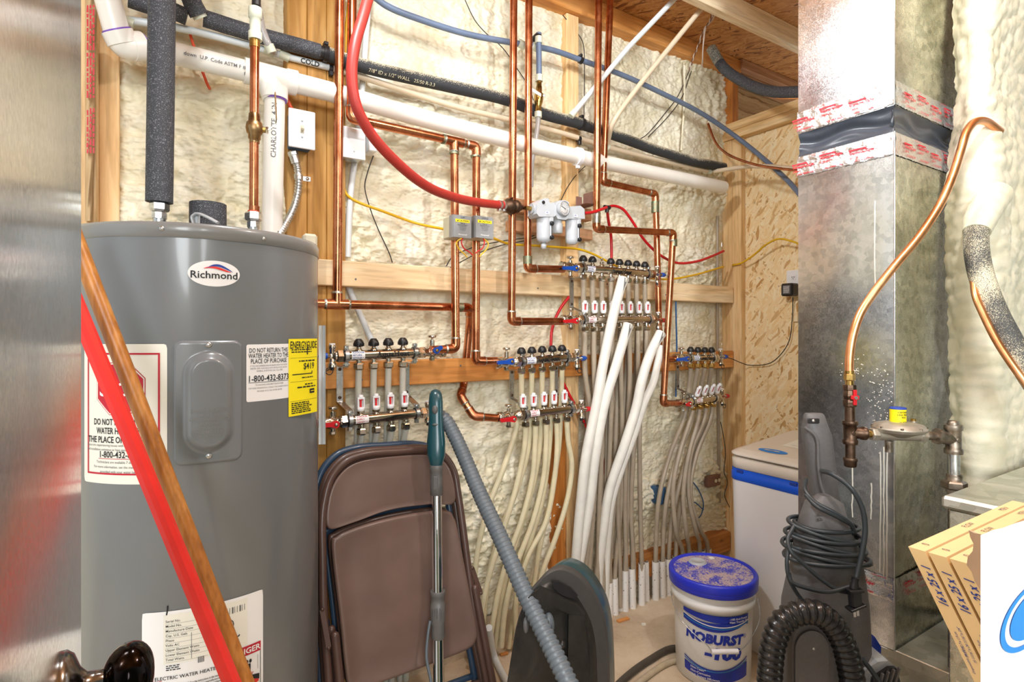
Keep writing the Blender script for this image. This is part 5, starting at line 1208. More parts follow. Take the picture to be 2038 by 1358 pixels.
# rating label low on the jacket
tl, zt = hcyl(283, 1221); tr, _ = hcyl(523, 1160); zb = zt-.42
mb, f, w, h = curved_label('label', tl, tr, zt, zb, 'paper', .004)
X = lambda px: HR*(hcyl(px, 1250)[0]-(tl+tr)/2); top = h
rect(mb, f, X(326), X(492), h-.105, h-.006, 'paper_warm', .0014)
for k, s in enumerate(('Serial No.', 'Model No.', 'Manufacture Date', 'Cap. U.S. Gals', 'Phase', 'Volts AC', 'Upper Element Watts', 'Lower Element Watts', 'Total Watts')):
    y = h-.020-.0095*k; mb.text(s, .0066, lambda a, b, y=y: f(a+X(330), b+y, .002), 'ink_black', 'LEFT', .004); rect(mb, f, X(330), X(392)+.02, y-.0052, y-.0048, 'ink_grey', .002)
rect(mb, f, X(381), X(381)+.0008, h-.048, h-.10, 'ink_grey', .002)
for k in range(9): rect(mb, f, X(446)+.0048*k, X(446)+.0048*k+.001+.0018*((k*7) % 3 == 0), h-.030, h-.017, 'ink_grey', .002)
for k in range(3): scribble(mb, lambda x, y: f(x, y, .002), X(331), X(360), h-.108-.004*k, .0022, 'ink_black', 30+k)
for k in range(4): rect(mb, f, X(394)+.003*k, X(394)+.003*k+.0018, h-.112, h-.10, 'ink_grey', .002)
# felt pen mark over the top edge and loop
th1, z1 = hcyl(334, 1206); th2, z2 = hcyl(332, 1224); mb.tube([hp(th1, z1, .0015), hp((th1+th2)/2+.002, (z1+z2)/2, .0015), hp(th2, z2, .0015)], .0013, 'ink_black', 6)
lp = [f(X(452)+.012*math.cos(a*.5), h-.052+.012*math.sin(a*.5), .0022) for a in range(-4, 6)]; mb.tube(lp, .0008, 'ink_black', 5)
lp = [f(X(462)+a*.002, h-.078+.003*math.sin(a*.9), .0022) for a in range(0, 8)]; mb.tube(lp, .0012, 'ink_black', 5)
mb.text('ELECTRIC WATER HEATER', .0095, lambda a, b: f(a+X(372), b+h-.132, .002), 'ink_black', bold=.012)
mb.text('WARNING', .0085, lambda a, b: f(a+X(300), b+h-.139, .002), 'ink_red', bold=.02)
yy = h-.148
WL = ('For SAFE INSTALLATION AND OPERATION: Follow the instructions in the manual.', 'A replacement copy may be obtained by writing the manufacturer.', 'Installation must be in accordance with the manufacturer\'s instructions', 'and local codes or, in the absence of local codes, the latest edition', 'of the Electrical Code.', 'FOR YOUR SAFETY: DO NOT store or use gasoline or other flammable vapors', 'in the vicinity of this or any other appliance. Keep area clear.',
      'Turn off power before servicing the water heater.', 'CAUTION: Before servicing, disconnect the electrical supply.', 'Failure to do so can result in death or serious burns.', 'Any thermostat setting above 125 F may cause severe burns.', 'Feel water before bathing or showering.', 'Hydrogen gas can be produced in a hot water system.', 'See the manual before operating.', 'Use only with approved relief valve.', 'Do not plug the relief valve.')
for k in range(16):
    col = 'ink_red' if k in (5, 6, 8, 9, 11, 12) else 'ink_black'; mb.text(WL[k], .0062, lambda x, y, k=k: f(x+X(288), y+yy-.0058*k, .002), col, 'LEFT', .012, fit=min(X(440)-X(288), .0024*len(WL[k])))
    if k in (4, 7, 10): rect(mb, f, X(286), X(440), yy-.0058*k-.0032, yy-.0058*k-.0026, 'ink_black', .002)
rect(mb, f, X(340), X(462), h-.235, h-.30, 'yellow_label', .0022)
rect(mb, f, X(452), X(518), h-.108, h-.128, 'ink_red', .002); mb.text('DANGER', .0165, lambda a, b: f(a+X(485), b+h-.1185, .0028), 'paper', bold=.02, sx=1.0)
for a in ((X(452), X(518), h-.25, h-.249), (X(517), X(518), h-.128, h-.25), (X(512), X(512)+.0006, h-.135, h-.165)): rect(mb, f, *a, 'ink_black', .002)
# scald pictogram: tap and a hand under hot water
rect(mb, f, X(482), X(498), h-.152, h-.147, 'ink_black', .002); rect(mb, f, X(494), X(498), h-.162, h-.147, 'ink_black', .002)
for k in range(3): oval(mb, f, X(484)+.007*k, h-.142, .0028, .0042, 'ink_black', 12, .002, 1)
mb.text('HOT', .0095, lambda a, b: f(a+X(494), b+h-.171, .002), 'ink_red', bold=.01, italic=.15)
mb.add([f(X(488), h-.200, .002), f(X(514), h-.192, .002), f(X(514), h-.180, .002), f(X(500), h-.186, .002), f(X(494), h-.182, .002), f(X(490), h-.190, .002)], [tuple(range(6))], 'red_bright')
mb.add([f(X(503), h-.182, .0024), f(X(515), h-.188, .0024), f(X(515), h-.176, .0024), f(X(497), h-.172, .0024)], [(0, 1, 2, 3)], 'ink_black')
for k in range(8): scribble(mb, lambda x, y: f(x, y, .002), X(462), X(514), h-.212-.008*k, .0042, 'ink_black', 80+k)
o = mb.build('rating_label', heater); o['label'] = 'large white rating label with danger pictogram'
# hot outlet: tall foam covered pipe with union
hx = D(318, 430, 1.36); hot = thing('insulated_pipe', 'thick vertical black foam pipe rising from the left of the heater top', 'pipe', (hx.x, hx.y, HT))
def vert(px, py, Y): return D(px, py, Y)
mb = MB(); mb.tube([vert(317, 403, 1.36), vert(320, 200, 1.355), vert(328, -480, 1.34)], .0292, 'pipe_foam', 28); mb.build('foam_sleeve', hot)
def union(root, px, yt, yb, Y, r=.0185):
    a = vert(px, yt, Y); b = vert(px, yb, Y); mb = MB(); L = a.z-b.z
    mb.hexnut(b+ZV*L*.5, a, r*1.12, 'steel_zinc'); mb.lathe(b+ZV*L*.12, ZV, [(r*.86, 0), (r*.86, L*.3), (r*.78, L*.38)], 'steel_zinc', 8, False); mb.cyl(Vector((b.x, b.y, HT)), b+ZV*L*.3, r*.74, 'steel_zinc', 18)
    mb.cyl(a, a+ZV*.004, r*.75, 'orange_cable', 18); return mb.build('union_nut', root)
union(hot, 317.5, 403, 440, 1.36, .019)
cp_ = vert(507, 430, 1.45); cold = thing('copper_pipe', 'vertical copper pipe with brass ball valve and pale plastic top fitting on the heater', 'pipe', (cp_.x, cp_.y, HT))
mb = MB(); mb.tube([vert(505, 425, 1.45), vert(507, 72, 1.45)], .0111, 'copper', 18); mb.build('copper_tube', cold)
union(cold, 504.5, 423, 457, 1.45, .0185)
mb = MB(); mb.cyl(vert(506, 420, 1.45), vert(506, 411, 1.45), .0128, 'copper_dark', 18); a = vert(507, 95, 1.45); b = vert(507, 72, 1.45); mb.cyl(a, b, .0128, 'brass', 18); mb.build('coupling', cold)
vb = vert(506.5, 285, 1.45); vt = vert(506.5, 226, 1.45); L = vt.z-vb.z; mb = MB()
mb.lathe(vb, ZV, [(.0125, 0), (.0125, L*.12), (.015, L*.14), (.015, L*.28), (.019, L*.34), (.0215, L*.5), (.019, L*.68), (.015, L*.72), (.0135, L*.98), (.012, L)], 'bronze', 24); mb.build('ball_valve', cold)
vc = vb+ZV*L*.48; mb = MB(); sdir = (UV_*.9+NV*.2).normalized(); mb.cyl(vc, vc+sdir*.03, .0075, 'brass', 12); mb.hexnut(vc+sdir*.026, vc+sdir*.033, .009, 'nickel'); mb.build('valve_stem', cold)
e = vc+sdir*.03; pth = [e, e+sdir*.006+ZV*.004, e+sdir*.02+ZV*.018, e+sdir*.022+ZV*.03, e+sdir*.019+ZV*.10]
mb = MB()
for k in range(len(pth)-1): t_ = (pth[k+1]-pth[k]); mb.box((pth[k]+pth[k+1])/2, t_, NV, t_.cross(NV), t_.length/2+.001, .0045, .0012, 'nickel')
mb.build('valve_lever', cold)
mb = MB(); mb.lathe(vert(508, 80, 1.45), ZV, [(.0165, 0), (.0165, .02), (.0135, .022), (.0135, .055), (.0165, .057), (.0165, .082), (.013, .084)], 'pex_fitting', 22); mb.cyl(vert(510, 12, 1.45), vert(516, -400, 1.45), .011, 'black_plastic', 14); mb.build('plastic_fitting', cold)
# relief stub with grey lever
rx = D(414, 440, 1.42); relief = thing('relief_valve', 'short black foam wrapped stub with grey lever on the heater top', 'valve', (rx.x, rx.y, HT))
mb = MB(); mb.cyl(Vector((rx.x, rx.y, HT)), D(414, 406, 1.42), .042, 'pipe_foam', 28); mb.build('foam_wrap', relief)
mb = MB(); mb.tube(catmull([D(386, 446, 1.36), D(383, 432, 1.36), D(392, 426, 1.36), D(412, 432, 1.345), D(434, 444, 1.345)], 6), .007, 'frl_grey', 12, flat=.5); mb.cyl(D(392, 445, 1.37), D(392, 424, 1.37), .007, 'frl_grey', 12); mb.build('lever', relief)
# wooden and red handles leaning in front of the heater
def stickpt(x0, k, y, Y): return D(x0+k*(y-980), y, Y)
yb = 2125; mb = MB(); mb.tube([D(343+.383*(yb-980), yb, .955), D(343, 980, .965), D(343+.383*(415-980), 415, .97)], .0135, 'stick_wood', 20); tag(mb.build('broom_handle'), 'round brown wooden handle leaning in front of the water heater', 'handle')
yb = 2240; A_ = D(305+.412*(yb-980), yb, .885); B_ = D(305+.412*(560-980), 560, .90); ax = (B_-A_).normalized(); sx_ = (Vector((1, .12, 0))-ax*ax.dot(Vector((1, .12, 0)))).normalized(); fy = ax.cross(sx_)
prof = [(-.0120, .003), (-.0100, .0075), (-.002, .0095), (.0065, .009), (.0120, .004), (.0120, -.004), (.0, -.008), (-.010, -.006)]
mb = MB(); mb.prism([A_+sx_*x-fy*y for x, y in prof], B_-A_, 'red_bright', False); tag(mb.build('tool_handle'), 'bright red plastic tool handle leaning by the metal door', 'handle')
# clear plastic sleeve hanging on the side of the heater
a = D(638, 648, 1.40); mb = MB(); mb.grid(4, 30, lambda s, t: D(634+s*14, 648+t*237, 1.40+.012*math.sin(s*3.1)+.004*math.sin(t*9)), 'clear_film'); tag(mb.build('document_pouch'), 'clear plastic document pouch hanging at the right side of the water heater', 'pouch')
mb = MB(); mb.box(D(616, 483, 1.50), UV_, ZV, NV, .018, .022, .015, 'almond_plastic', .006); tag(mb.build('plastic_cap'), 'cream plastic cap peeping over the back of the heater top', 'cap')

# ================================================================ FOLDING CHAIRS, WAND VACUUM
LAM = math.radians(15); CU = (ZV*math.cos(LAM)-NV*math.sin(LAM)); CN = (NV*math.cos(LAM)+ZV*math.sin(LAM)); CP0 = R3(0, 1.683, .906)
def CH(px, py, off=0.0, sh=Vector((0, 0, 0))):
    r = ray(px, py); P0 = CP0+CN*0; t = (P0-CAMP).dot(CN)/r.dot(CN); return CAMP+r*t+CN*off+sh
def CHf(px, sh):                                                     # foot below a pixel column at the frame bottom
    p = CH(px, 1358); z = .012; return p+CU*((z-p.z-sh.z)/CU.z)+sh
def smooth_outline(px, sub=5):
    P = [Vector((a, b, 0)) for a, b in px]; n = len(P); out = []
    for i in range(n):
        p0, p1, p2, p3 = P[i-1], P[i], P[(i+1) % n], P[(i+2) % n]
        for k in range(sub):
            t = k/sub; out.append(.5*((2*p1)+(p2-p0)*t+(2*p0-5*p1+4*p2-p3)*t*t+(3*p1-p0-3*p2+p3)*t**3))
    return [(q.x, q.y) for q in out]
def panel(px, off, sh, th, m, bulge=.006, rim=.006):
    ol = smooth_outline(px); mb = MB(); n = len(ol); cx = sum(a for a, b in ol)/n; cy = sum(b for a, b in ol)/n
    rings = [(1.0, -th), (1.0, 0), (.985, rim*.8), (.955, rim), (.92, rim*.5), (.7, rim*.45+bulge*.5), (.35, rim*.4+bulge*.9)]
    vs = []
    for s, o in rings: vs += [CH(cx+(a-cx)*s, cy+(b-cy)*s, off+o, sh) for a, b in ol]
    fs = []
    for j in range(len(rings)-1): fs += [(j*n+k, j*n+(k+1) % n, (j+1)*n+(k+1) % n, (j+1)*n+k) for k in range(n)]
    vs.append(CH(cx, cy, off+rim*.4+bulge, sh)); c = len(vs)-1; fs += [((len(rings)-1)*n+k, (len(rings)-1)*n+(k+1) % n, c) for k in range(n)]
    vs.append(CH(cx, cy, off-th, sh)); fs += [((k+1) % n, k, c+1) for k in range(n)]
    mb.add(vs, fs, m, True); return mb
def chair(label, sh, tm, pm, group):
    root = thing('folding_chair', label, 'chair', CHf(800, sh)); r = .0115
    fr = [(644, 1216), (642, 1110), (641, 1040), (645, 1000), (660, 950), (690, 918), (730, 904), (790, 899), (846, 896), (880, 905), (902, 935), (912, 985), (933, 1140), (949, 1256), (969, 1358)]
    path = [CHf(655, sh), CH(653, 1340, 0, sh)]+[CH(a, b, 0, sh) for a, b in fr]+[CHf(972, sh)]
    mb = MB(); mb.tube(catmull(path, 6), r, tm, 16); mb.build('frame', root)
    bp = [(653, 1052), (652, 1000), (668, 955), (700, 925), (750, 912), (840, 905), (878, 914), (899, 942), (905, 1000), (860, 1004), (800, 1011), (757, 1021), (700, 1042)]
    panel(bp, .001, sh, .004, pm, .004, .003).build('backrest', root)
    sp = [(658, 1090), (668, 1068), (700, 1052), (759, 1034), (830, 1020), (885, 1016), (900, 1030), (909, 1062), (928, 1160), (945, 1248), (944, 1272), (928, 1291), (858, 1319), (780, 1348), (715, 1368), (692, 1366), (684, 1330), (674, 1230)]
    panel(sp, .012, sh, .012, pm, .004, .007).build('seat', root)
    for x, yt, xf in ((664, 1264, 682), (941, 1170, 985)):
        mb = MB(); a = CH(x, yt, .014, sh); b = CHf(xf, sh)+CN*.014; mb.tube([a, b], r*1.02, tm, 14); mb.sphere(a, r*1.0, tm, 12, 8); mb.build('leg', root)
    for (xa, ya), (xb, yb_) in (((639, 1212), (651, 1288)), ((936, 1130), (952, 1180))):
        a = CH(xa, ya, .012, sh); b = CH(xb, yb_, .016, sh); mb = MB(); mb.box((a+b)/2, (b-a), CN, (b-a).cross(CN), (b-a).length/2, .002, .0075, tm, .001)
        for q in (a, b): mb.lathe(q+CN*.002, CN, [(.005, 0), (.005, .002), (0, .003)], tm, 10)
        mb.build('hinge_bar', root)
    a = CHf(668, sh)+CU*.16; b = CHf(980, sh)+CU*.16; mb = MB(); mb.tube([a, b], .0095, tm, 12); mb.build('crossbar', root)
    return root
GC = 'folded steel chairs leaning by the heater'
chair('brown steel folding chair, frontmost of three leaning beside the heater', Vector((0, 0, 0)), 'brown_chair', 'brown_seat', GC)
chair('brown steel folding chair, middle of three, only its top rail shows', -CN*.034+CU*.010, 'brown_chair', 'brown_chair', GC)
chair('navy blue folding chair, rearmost of three beside the heater', -CN*.072+CU*.026-UV_*.006, 'navy_chair', 'navy_chair', GC)

wA = D(867, 776, 1.76); wB = D(873, 1358, 1.57); wt = (wB-wA).normalized()
def WV(y): return D(867+(y-776)*6/582, y, 1.76-(y-776)*.19/582)
vac = thing('canister_vacuum', 'black canister vacuum standing on end with ribbed grey hose and chrome wand', 'vacuum', D(1113, 1400, 1.5)*1.0)
def loft(mb, secs, m, seg=24, ex=2.0, caps=True):
    # secs: (centre, x half, y half, xdir, ydir)
    vs = []
    for c, rx, ry, xd, yd in secs:
        for k in range(seg):
            a = 2*math.pi*k/seg; ca, sa = math.cos(a), math.sin(a)
            vs.append(c+xd*rx*math.copysign(abs(ca)**(2/ex), ca)+yd*ry*math.copysign(abs(sa)**(2/ex), sa))
    n = len(secs); fs = [(i*seg+k, i*seg+(k+1) % seg, (i+1)*seg+(k+1) % seg, (i+1)*seg+k) for i in range(n-1) for k in range(seg)]
    mb.add(vs, fs, m, True)
    if caps: mb.add(vs[:seg], [list(range(seg))[::-1]], m); mb.add(vs[-seg:], [list(range(seg))], m)
XR = Vector((1, 0, 0)); YB = Vector((0, 1, 0))
mb = MB(); loft(mb, [(WV(y), w*1.66/1120, w*1.5/1120, XR, YB) for y, w in ((775, 3), (778, 9), (785, 13), (800, 15), (830, 15), (850, 15.5), (880, 19), (905, 18.5), (918, 15), (926, 12))], 'teal_plastic', 24, 2.4)
mb.sphere(WV(814)-YB*.022, .009, 'mid_grey_plastic', 16, 8, (1, .5, 1.5)); mb.sphere(WV(843)-YB*.0225, .007, 'mid_grey_plastic', 14, 8, (1.2, .4, .5)); mb.build('handle', vac)
mb = MB(); loft(mb, [(WV(y), w*1.66/1120, w*1.66/1120, XR, YB) for y, w in ((925, 13.5), (934, 14), (936, 12.5), (955, 12.5), (984, 12.8), (985, 11))], 'mid_grey_plastic', 20, 2.6); mb.box(WV(960)-YB*.02, XR, ZV, YB, .007, .022, .002, 'dark_grey_plastic', .001); mb.build('wand_clip', vac)
mb = MB(); mb.tube([WV(984), WV(1180)], .0152, 'chrome', 24); mb.build('wand_tube', vac)
mb = MB(); loft(mb, [(WV(y), w*1.62/1120, w*1.62/1120, XR, YB) for y, w in ((1176, 14.5), (1184, 15), (1186, 13.5), (1200, 13.5), (1203, 14.8), (1238, 14.2), (1241, 13), (1266, 13.5), (1270, 11.5))], 'mid_grey_plastic', 22, 2.4)
for k in (-1, 0, 1): mb.box(WV(1220)-YB*.021+XR*.0095*k, XR, ZV, YB, .0022, .022, .002, 'dark_grey_plastic', .0008)
mb.build('wand_joint', vac)
wl = WV(1630); mb = MB(); mb.tube([WV(1268), wl], .0152, 'chrome', 24); mb.build('wand_tube', vac)
mb = MB(); mb.tube(catmull([D(856, 1236, 1.60), D(851, 1270, 1.585), D(849, 1310, 1.57), D(858, 1358, 1.555), D(866, 1420, 1.54)], 6), .0042, 'hose_grey', 10); mb.build('wand_cable', vac)
hp_ = DP([(870, 826, 1.785), (886, 836, 1.775), (905, 868, 1.74), (925, 912, 1.69), (950, 972, 1.62), (1000, 1080, 1.49), (1048, 1188, 1.38), (1090, 1274, 1.30), (1130, 1358, 1.23), (1165, 1440, 1.18), (1185, 1540, 1.17)])
def arc_resample(pts, step):
    out = [pts[0]]; acc = 0
    for i in range(1, len(pts)):
        a, b = pts[i-1], pts[i]; L = (b-a).length; t = step-acc
        while t <= L: out.append(a.lerp(b, t/L)); t += step
        acc = (acc+L) % step
    return out
rs_ = arc_resample(catmull(hp_, 16), .0032)
mb = MB(); mb.tube(rs_, [.0222 if i % 4 in (0, 1) else (.0192 if i % 4 == 2 else .0196) for i in range(len(rs_))], 'hose_grey', 20); mb.build('hose', vac)
# body standing on its tail, underside towards the room
def VB(px, py, back=0.0, inx=0.0): p = D(px, py, 1.42+(px-1113)*.0007); return p+Vector((.27, .96, 0))*back
ol = [(962, 1640), (990, 1470), (1013, 1358), (1024, 1290), (1037, 1218), (1050, 1184), (1070, 1160), (1090, 1140), (1113, 1131), (1140, 1139), (1162, 1157), (1182, 1186), (1198, 1220), (1208, 1270), (1212, 1340), (1214, 1450), (1214, 1640)]
_o = catmull([Vector((a, b, 0)) for a, b in ol], 4); ol = [(q.x, q.y) for q in _o]
def scale_ol(s, dx=0, dy=0): cx, cy = 1105, 1400; return [(cx+(a-cx)*s+dx, cy+(b-cy)*s+dy) for a, b in ol]
def ring_loft(mb, levels, m):
    n = len(ol); vs = []
    for s, dx, dy, back in levels: vs += [VB(a, min(b, 1640), back) for a, b in scale_ol(s, dx, dy)]
    fs = [(j*n+k, j*n+(k+1) % n, (j+1)*n+(k+1) % n, (j+1)*n+k) for j in range(len(levels)-1) for k in range(n)]
    mb.add(vs, fs, m, True); mb.add(vs[:n], [list(range(n))[::-1]], m); mb.add(vs[-n:], [list(range(n))], m)
mb = MB(); ring_loft(mb, [(.97, 0, 0, .024), (.985, 3, 0, .05), (.965, 6, 4, .11), (.87, 8, 30, .16), (.6, 8, 80, .185)], 'teal_plastic'); mb.build('shell', vac)
mb = MB(); ring_loft(mb, [(.985, 0, 0, .0), (1.0, 0, 0, .008), (1.0, 0, 0, .022), (.98, 0, 0, .03)], 'bumper_grey'); mb.build('bumper', vac)
mb = MB(); ring_loft(mb, [(.88, -14, 8, -.012), (.915, -13, 4, .0), (.925, -12, 4, .012)], 'vac_under')
# moulded keel and stepped deck of the underside
mb.prism([VB(a, b, -.012) for a, b in ((1056, 1180), (1078, 1162), (1104, 1172), (1125, 1183), (1150, 1196), (1166, 1216), (1168, 1230), (1136, 1214), (1110, 1200), (1064, 1196))], Vector((.27, .96, 0))*-.014, 'vac_under')
mb.prism([VB(a, b, -.012) for a, b in ((1136, 1214), (1166, 1218), (1176, 1300), (1180, 1640), (1130, 1640), (1134, 1340))], Vector((.27, .96, 0))*-.02, 'vac_under')
mb.build('underside', vac)
mb = MB(); mb.prism([VB(a, b, -.013) for a, b in ((1100, 1150), (1116, 1152), (1140, 1166), (1152, 1180), (1146, 1186), (1124, 1180), (1106, 1166))], Vector((.27, .96, 0))*-.006, 'black_plastic'); mb.build('carry_grip', vac)
mb = MB(); mb.sphere(VB(1093, 1240, -.012), .021, 'hose_grey', 20, 12, (.75, .9, 1.55)); mb.build('caster', vac)
mb = MB(); mb.lathe(VB(1120, 1277, -.012), Vector((-.27, -.96, 0)), [(.0115, 0), (.0105, .006), (.006, .011), (0, .012)], 'vac_under', 18); mb.build('foot_stud', vac)
mb = MB(); mb.sphere(VB(1046, 1240, .0), .020, 'dark_grey_plastic', 18, 12, (.45, 1.0, 1.2)); mb.build('wheel', vac)
# ================================================================ BUCKET, SOFTENER AND FLOOR THINGS
BC = Vector((.744, 2.087, 0)); pail = thing('bucket', 'white plastic pail with dusty blue lid and bold blue lettering, wire handle', 'bucket', BC)
mb = MB(); mb.lathe(BC+ZV*.0, ZV, [(.126, 0), (.131, .004), (.1355, .18), (.139, .27), (.1465, .272), (.1475, .292), (.141, .296), (.141, .318), (.1455, .320), (.1455, .342)], 'pail_white', 72); mb.build('pail', pail)
mb = MB(); mb.lathe(BC+ZV*.338, ZV, [(.147, -.004), (.1555, 0), (.157, .006), (.157, .026), (.153, .032), (.147, .033), (.143, .028), (.139, .0265)], 'lid_blue', 72, cap0=False, cap1=False)
mb.lathe(BC+ZV*.338, ZV, [(.139, .0265), (.07, .026), (0, .026)], 'lid_dust', 72, cap0=False)
mb.lathe(BC+ZV*.324, ZV, [(.1545, 0), (.156, .002), (.156, .016)], 'lid_blue', 72, cap0=False, cap1=False)
lid_ = mb.build('lid', pail)
sp = BC+Vector((-.034, .066, .3635)); mb = MB(); mb.lathe(sp, ZV, [(.040, 0), (.038, .003), (.033, .0035)], 'lid_dust', 36, cap1=False); mb.lathe(sp, ZV, [(.033, .0035), (.030, .004), (.030, .009), (.028, .0105), (.0255, .0105), (.0245, .008), (0, .008)], 'frl_grey', 36, cap0=False); mb.build('spout_cap', lid_)
mb = MB(); mb.box(BC+Vector((.034, .108, .366)), (1, .3, 0), (-.3, 1, 0), ZV, .009, .008, .002, 'paper_warm', .001); mb.build('price_tag', lid_)
fdir = math.atan2(.744-.04, 2.087)
def bk(x, z, o=.0012):
    r = .131+.0085*z/.27; a = fdir-.02-x/.137+0*z; th = -a+0
    return Vector((BC.x+(r+o)*math.sin(-fdir+x/.137+.06), BC.y-(r+o)*math.cos(-fdir+x/.137+.06), z))
mb = MB()
def band(z0, z1, m, x0=-.118, x1=.125, o=.0012):
    n = 40; vs = []
    for k in range(n+1): t = k/n; x = x0+(x1-x0)*t; vs += [bk(x, z0(t), o), bk(x, z1(t), o)]
    mb.add(vs, [(2*k, 2*k+2, 2*k+3, 2*k+1) for k in range(n)], m, True)
S = lambda t: math.sin(math.pi*min(1, t*1.0))
# upper swoosh and lower swoosh
band(lambda t: .249-.012*t-.006*S(t), lambda t: .262-.0*t, 'bucket_ink', x0=-.118); band(lambda t: .222+.012*t-.03*S(t)*.8, lambda t: .240-.01*S(t)*1.6+.022*t, 'bucket_ink')
band(lambda t: .242-.016*S(t)*1.2-.004*t, lambda t: .2455-.016*S(t)*1.2-.004*t, 'pail_white', o=.002); band(lambda t: .232-.018*S(t), lambda t: .236-.018*S(t), 'bucket_ink_mid', o=.0022)
band(lambda t: .245-.02*t-.0*S(t), lambda t: .26, 'bucket_ink', x0=.03)
band(lambda t: .040-.012*S(t), lambda t: .072-.016*S(t)*1.3+.02*t, 'bucket_ink'); band(lambda t: .078-.022*S(t)*1.2+.018*t, lambda t: .082-.022*S(t)*1.2+.018*t, 'bucket_ink_mid'); band(lambda t: .086-.026*S(t)*1.2+.02*t, lambda t: .0905-.026*S(t)*1.2+.02*t, 'bucket_ink')
mb.text('NOBURST', .044, lambda x, y: bk(x-.004, y+.176, .002), 'bucket_ink', bold=.055, fit=.205, italic=.12)
mb.text('\u00ae', .02, lambda x, y: bk(x+.108, y+.186, .002), 'bucket_ink')
mb.text('-100', .052, lambda x, y: bk(x+.028, y+.126, .002), 'bucket_ink', bold=.06, fit=.13, italic=.14)
for k, s in enumerate(('-100 Anti-Freeze', 'Heat Transfer Fluid')): mb.text(s, .0105, lambda x, y, k=k: bk(x+.045, y+.252-.0105*k, .0026), 'paper', 'LEFT', .01, italic=.1)
for k, s in enumerate(('Non-Toxic*', 'Non-Corrosive', 'High System Efficiency')): mb.text(s, .0115, lambda x, y, k=k: bk(x-.09, y+.060-.0125*k-.0*x, .0026), 'paper', 'LEFT', .012, italic=.1)
mb.build('label_print', pail)
wire = DP([(1335, 1178, 2.087), (1341, 1205, 2.02), (1360, 1240, 1.955), (1390, 1270, 1.92), (1410, 1288, 1.905), (1416, 1298, 1.902)])
wire2 = DP([(1469, 1297, 1.902), (1482, 1288, 1.92), (1500, 1262, 1.96), (1512, 1228, 2.04), (1508, 1192, 2.11)])
mb = MB(); mb.tube(catmull(wire, 6), .0016, 'steel_zinc', 8); mb.tube(catmull(wire2, 6), .0016, 'steel_zinc', 8); wb_ = mb.build('wire_bail', pail)
mb = MB(); mb.tube([wire[-1], wire2[0]], .0085, 'white_plastic', 14); mb.build('grip', wb_)
# salt cabinet softener
def rbox(mb, u0, u1, d0, d1, levels, r, m, seg=8):
    # levels: (z, inset, zslope)
    ring = []
    for cx, cy, a0 in ((u1, d1, 0), (u0, d1, 90), (u0, d0, 180), (u1, d0, 270)):
        sx = 1 if cx == u1 else -1; sy = 1 if cy == d1 else -1
        for k in range(seg+1): a = math.radians(a0+90*k/seg); ring.append((cx-sx*r, cy-sy*r, math.cos(a), math.sin(a)))
    n = len(ring); vs = []
    for z, ins, sl in levels:
        for cx, cy, ca, sa in ring:
            u = cx+ca*(r-ins); d = cy+sa*(r-ins); vs.append(R3(u, d, z+sl*(u-u0)))
    fs = [(j*n+k, j*n+(k+1) % n, (j+1)*n+(k+1) % n, (j+1)*n+k) for j in range(len(levels)-1) for k in range(n)]
    mb.add(vs, [f[::-1] for f in fs], m, True); mb.add(vs[-n:], [list(range(n))[::-1]], m, False); mb.add(vs[:n], [list(range(n))], m)
su0, su1, sd0, sd1 = 1.954, 2.40, 1.10, 1.452
soft = thing('water_softener', 'white water softener cabinet with blue band and sloped beige lid beside the duct', 'water softener', R3((su0+su1)/2, (sd0+sd1)/2, 0))
mb = MB(); rbox(mb, su0+.012, su1, sd0+.012, sd1-.012, [(0, .01, 0), (.01, 0, 0)], .05, 'softener_white')
mb.v = []; mb.f = []; mb.m = []; mb.s = []
lv = []
ring_levels = [(0.0, .022, 0), (.01, .016, 0), (.30, .010, 0), (.60, .002, 0), (.664, 0, 0)]
rbox(mb, su0, su1, sd0, sd1, ring_levels, .055, 'softener_white'); mb.build('cabinet', soft)
mb = MB(); rbox(mb, su0-.003, su1+.003, sd0-.003, sd1+.003, [(.660, .002, 0), (.662, 0, 0), (.690, 0, 0), (.692, .003, 0), (.706, .003, 0)], .055, 'softener_blue')
for d_ in (1.17, 1.39): ubox(mb, su0-.0045, su0+.01, d_-.014, d_+.014, .692, .703, 'ink_blue', .001)
mb.build('blue_band', soft)
mb = MB(); rbox(mb, su0, su1, sd0, sd1, [(.706, .004, 0), (.708, 0, 0), (.742, -.002, 0), (.752, .008, 0)], .055, 'softener_beige'); mb.build('collar', soft)
mb = MB(); rbox(mb, su0-.002, su1, sd0, sd1, [(.757, .012, .06), (.758, -.002, .06), (.764, -.003, .06), (.771, .012, .09), (.777, .035, .10)], .055, 'softener_beige'); slid = mb.build('lid', soft)
def lidp(a, b, o=.001): u = su0+a*(su1-su0); d = sd0+b*(sd1-sd0); return R3(u, d, .777+.10*(u-su0)+o)
mb = MB(); cx, cy = .16, .56
vs = [lidp(cx+.055*math.cos(k*.2618), cy+.17*math.sin(k*.2618), .0015) for k in range(24)]; mb.add(vs, [tuple(range(24))[::-1]], 'logo_blue'); 
for q in (-.05, .02): mb.add([lidp(cx-.012, cy+q+.08, .003), lidp(cx-.012, cy+q-.03, .003), lidp(cx+.012, cy+q-.03, .003), lidp(cx+.012, cy+q+.08, .003)], [(0, 1, 2, 3)], 'frl_white')
mb.build('badge', slid)
mb = MB(); mb.add([lidp(.36, .62), lidp(.36, .15), lidp(.82, .15), lidp(.82, .62)], [(0, 1, 2, 3)], 'paper_warm')
for a0, a1, b0, b1 in ((.42, .425, .55, .2), (.76, .765, .55, .2)): mb.add([lidp(a0, b0, .002), lidp(a0, b1, .002), lidp(a1, b1, .002), lidp(a1, b0, .002)], [(0, 1, 2, 3)], 'frl_grey')
mb.build('instruction_label', slid)
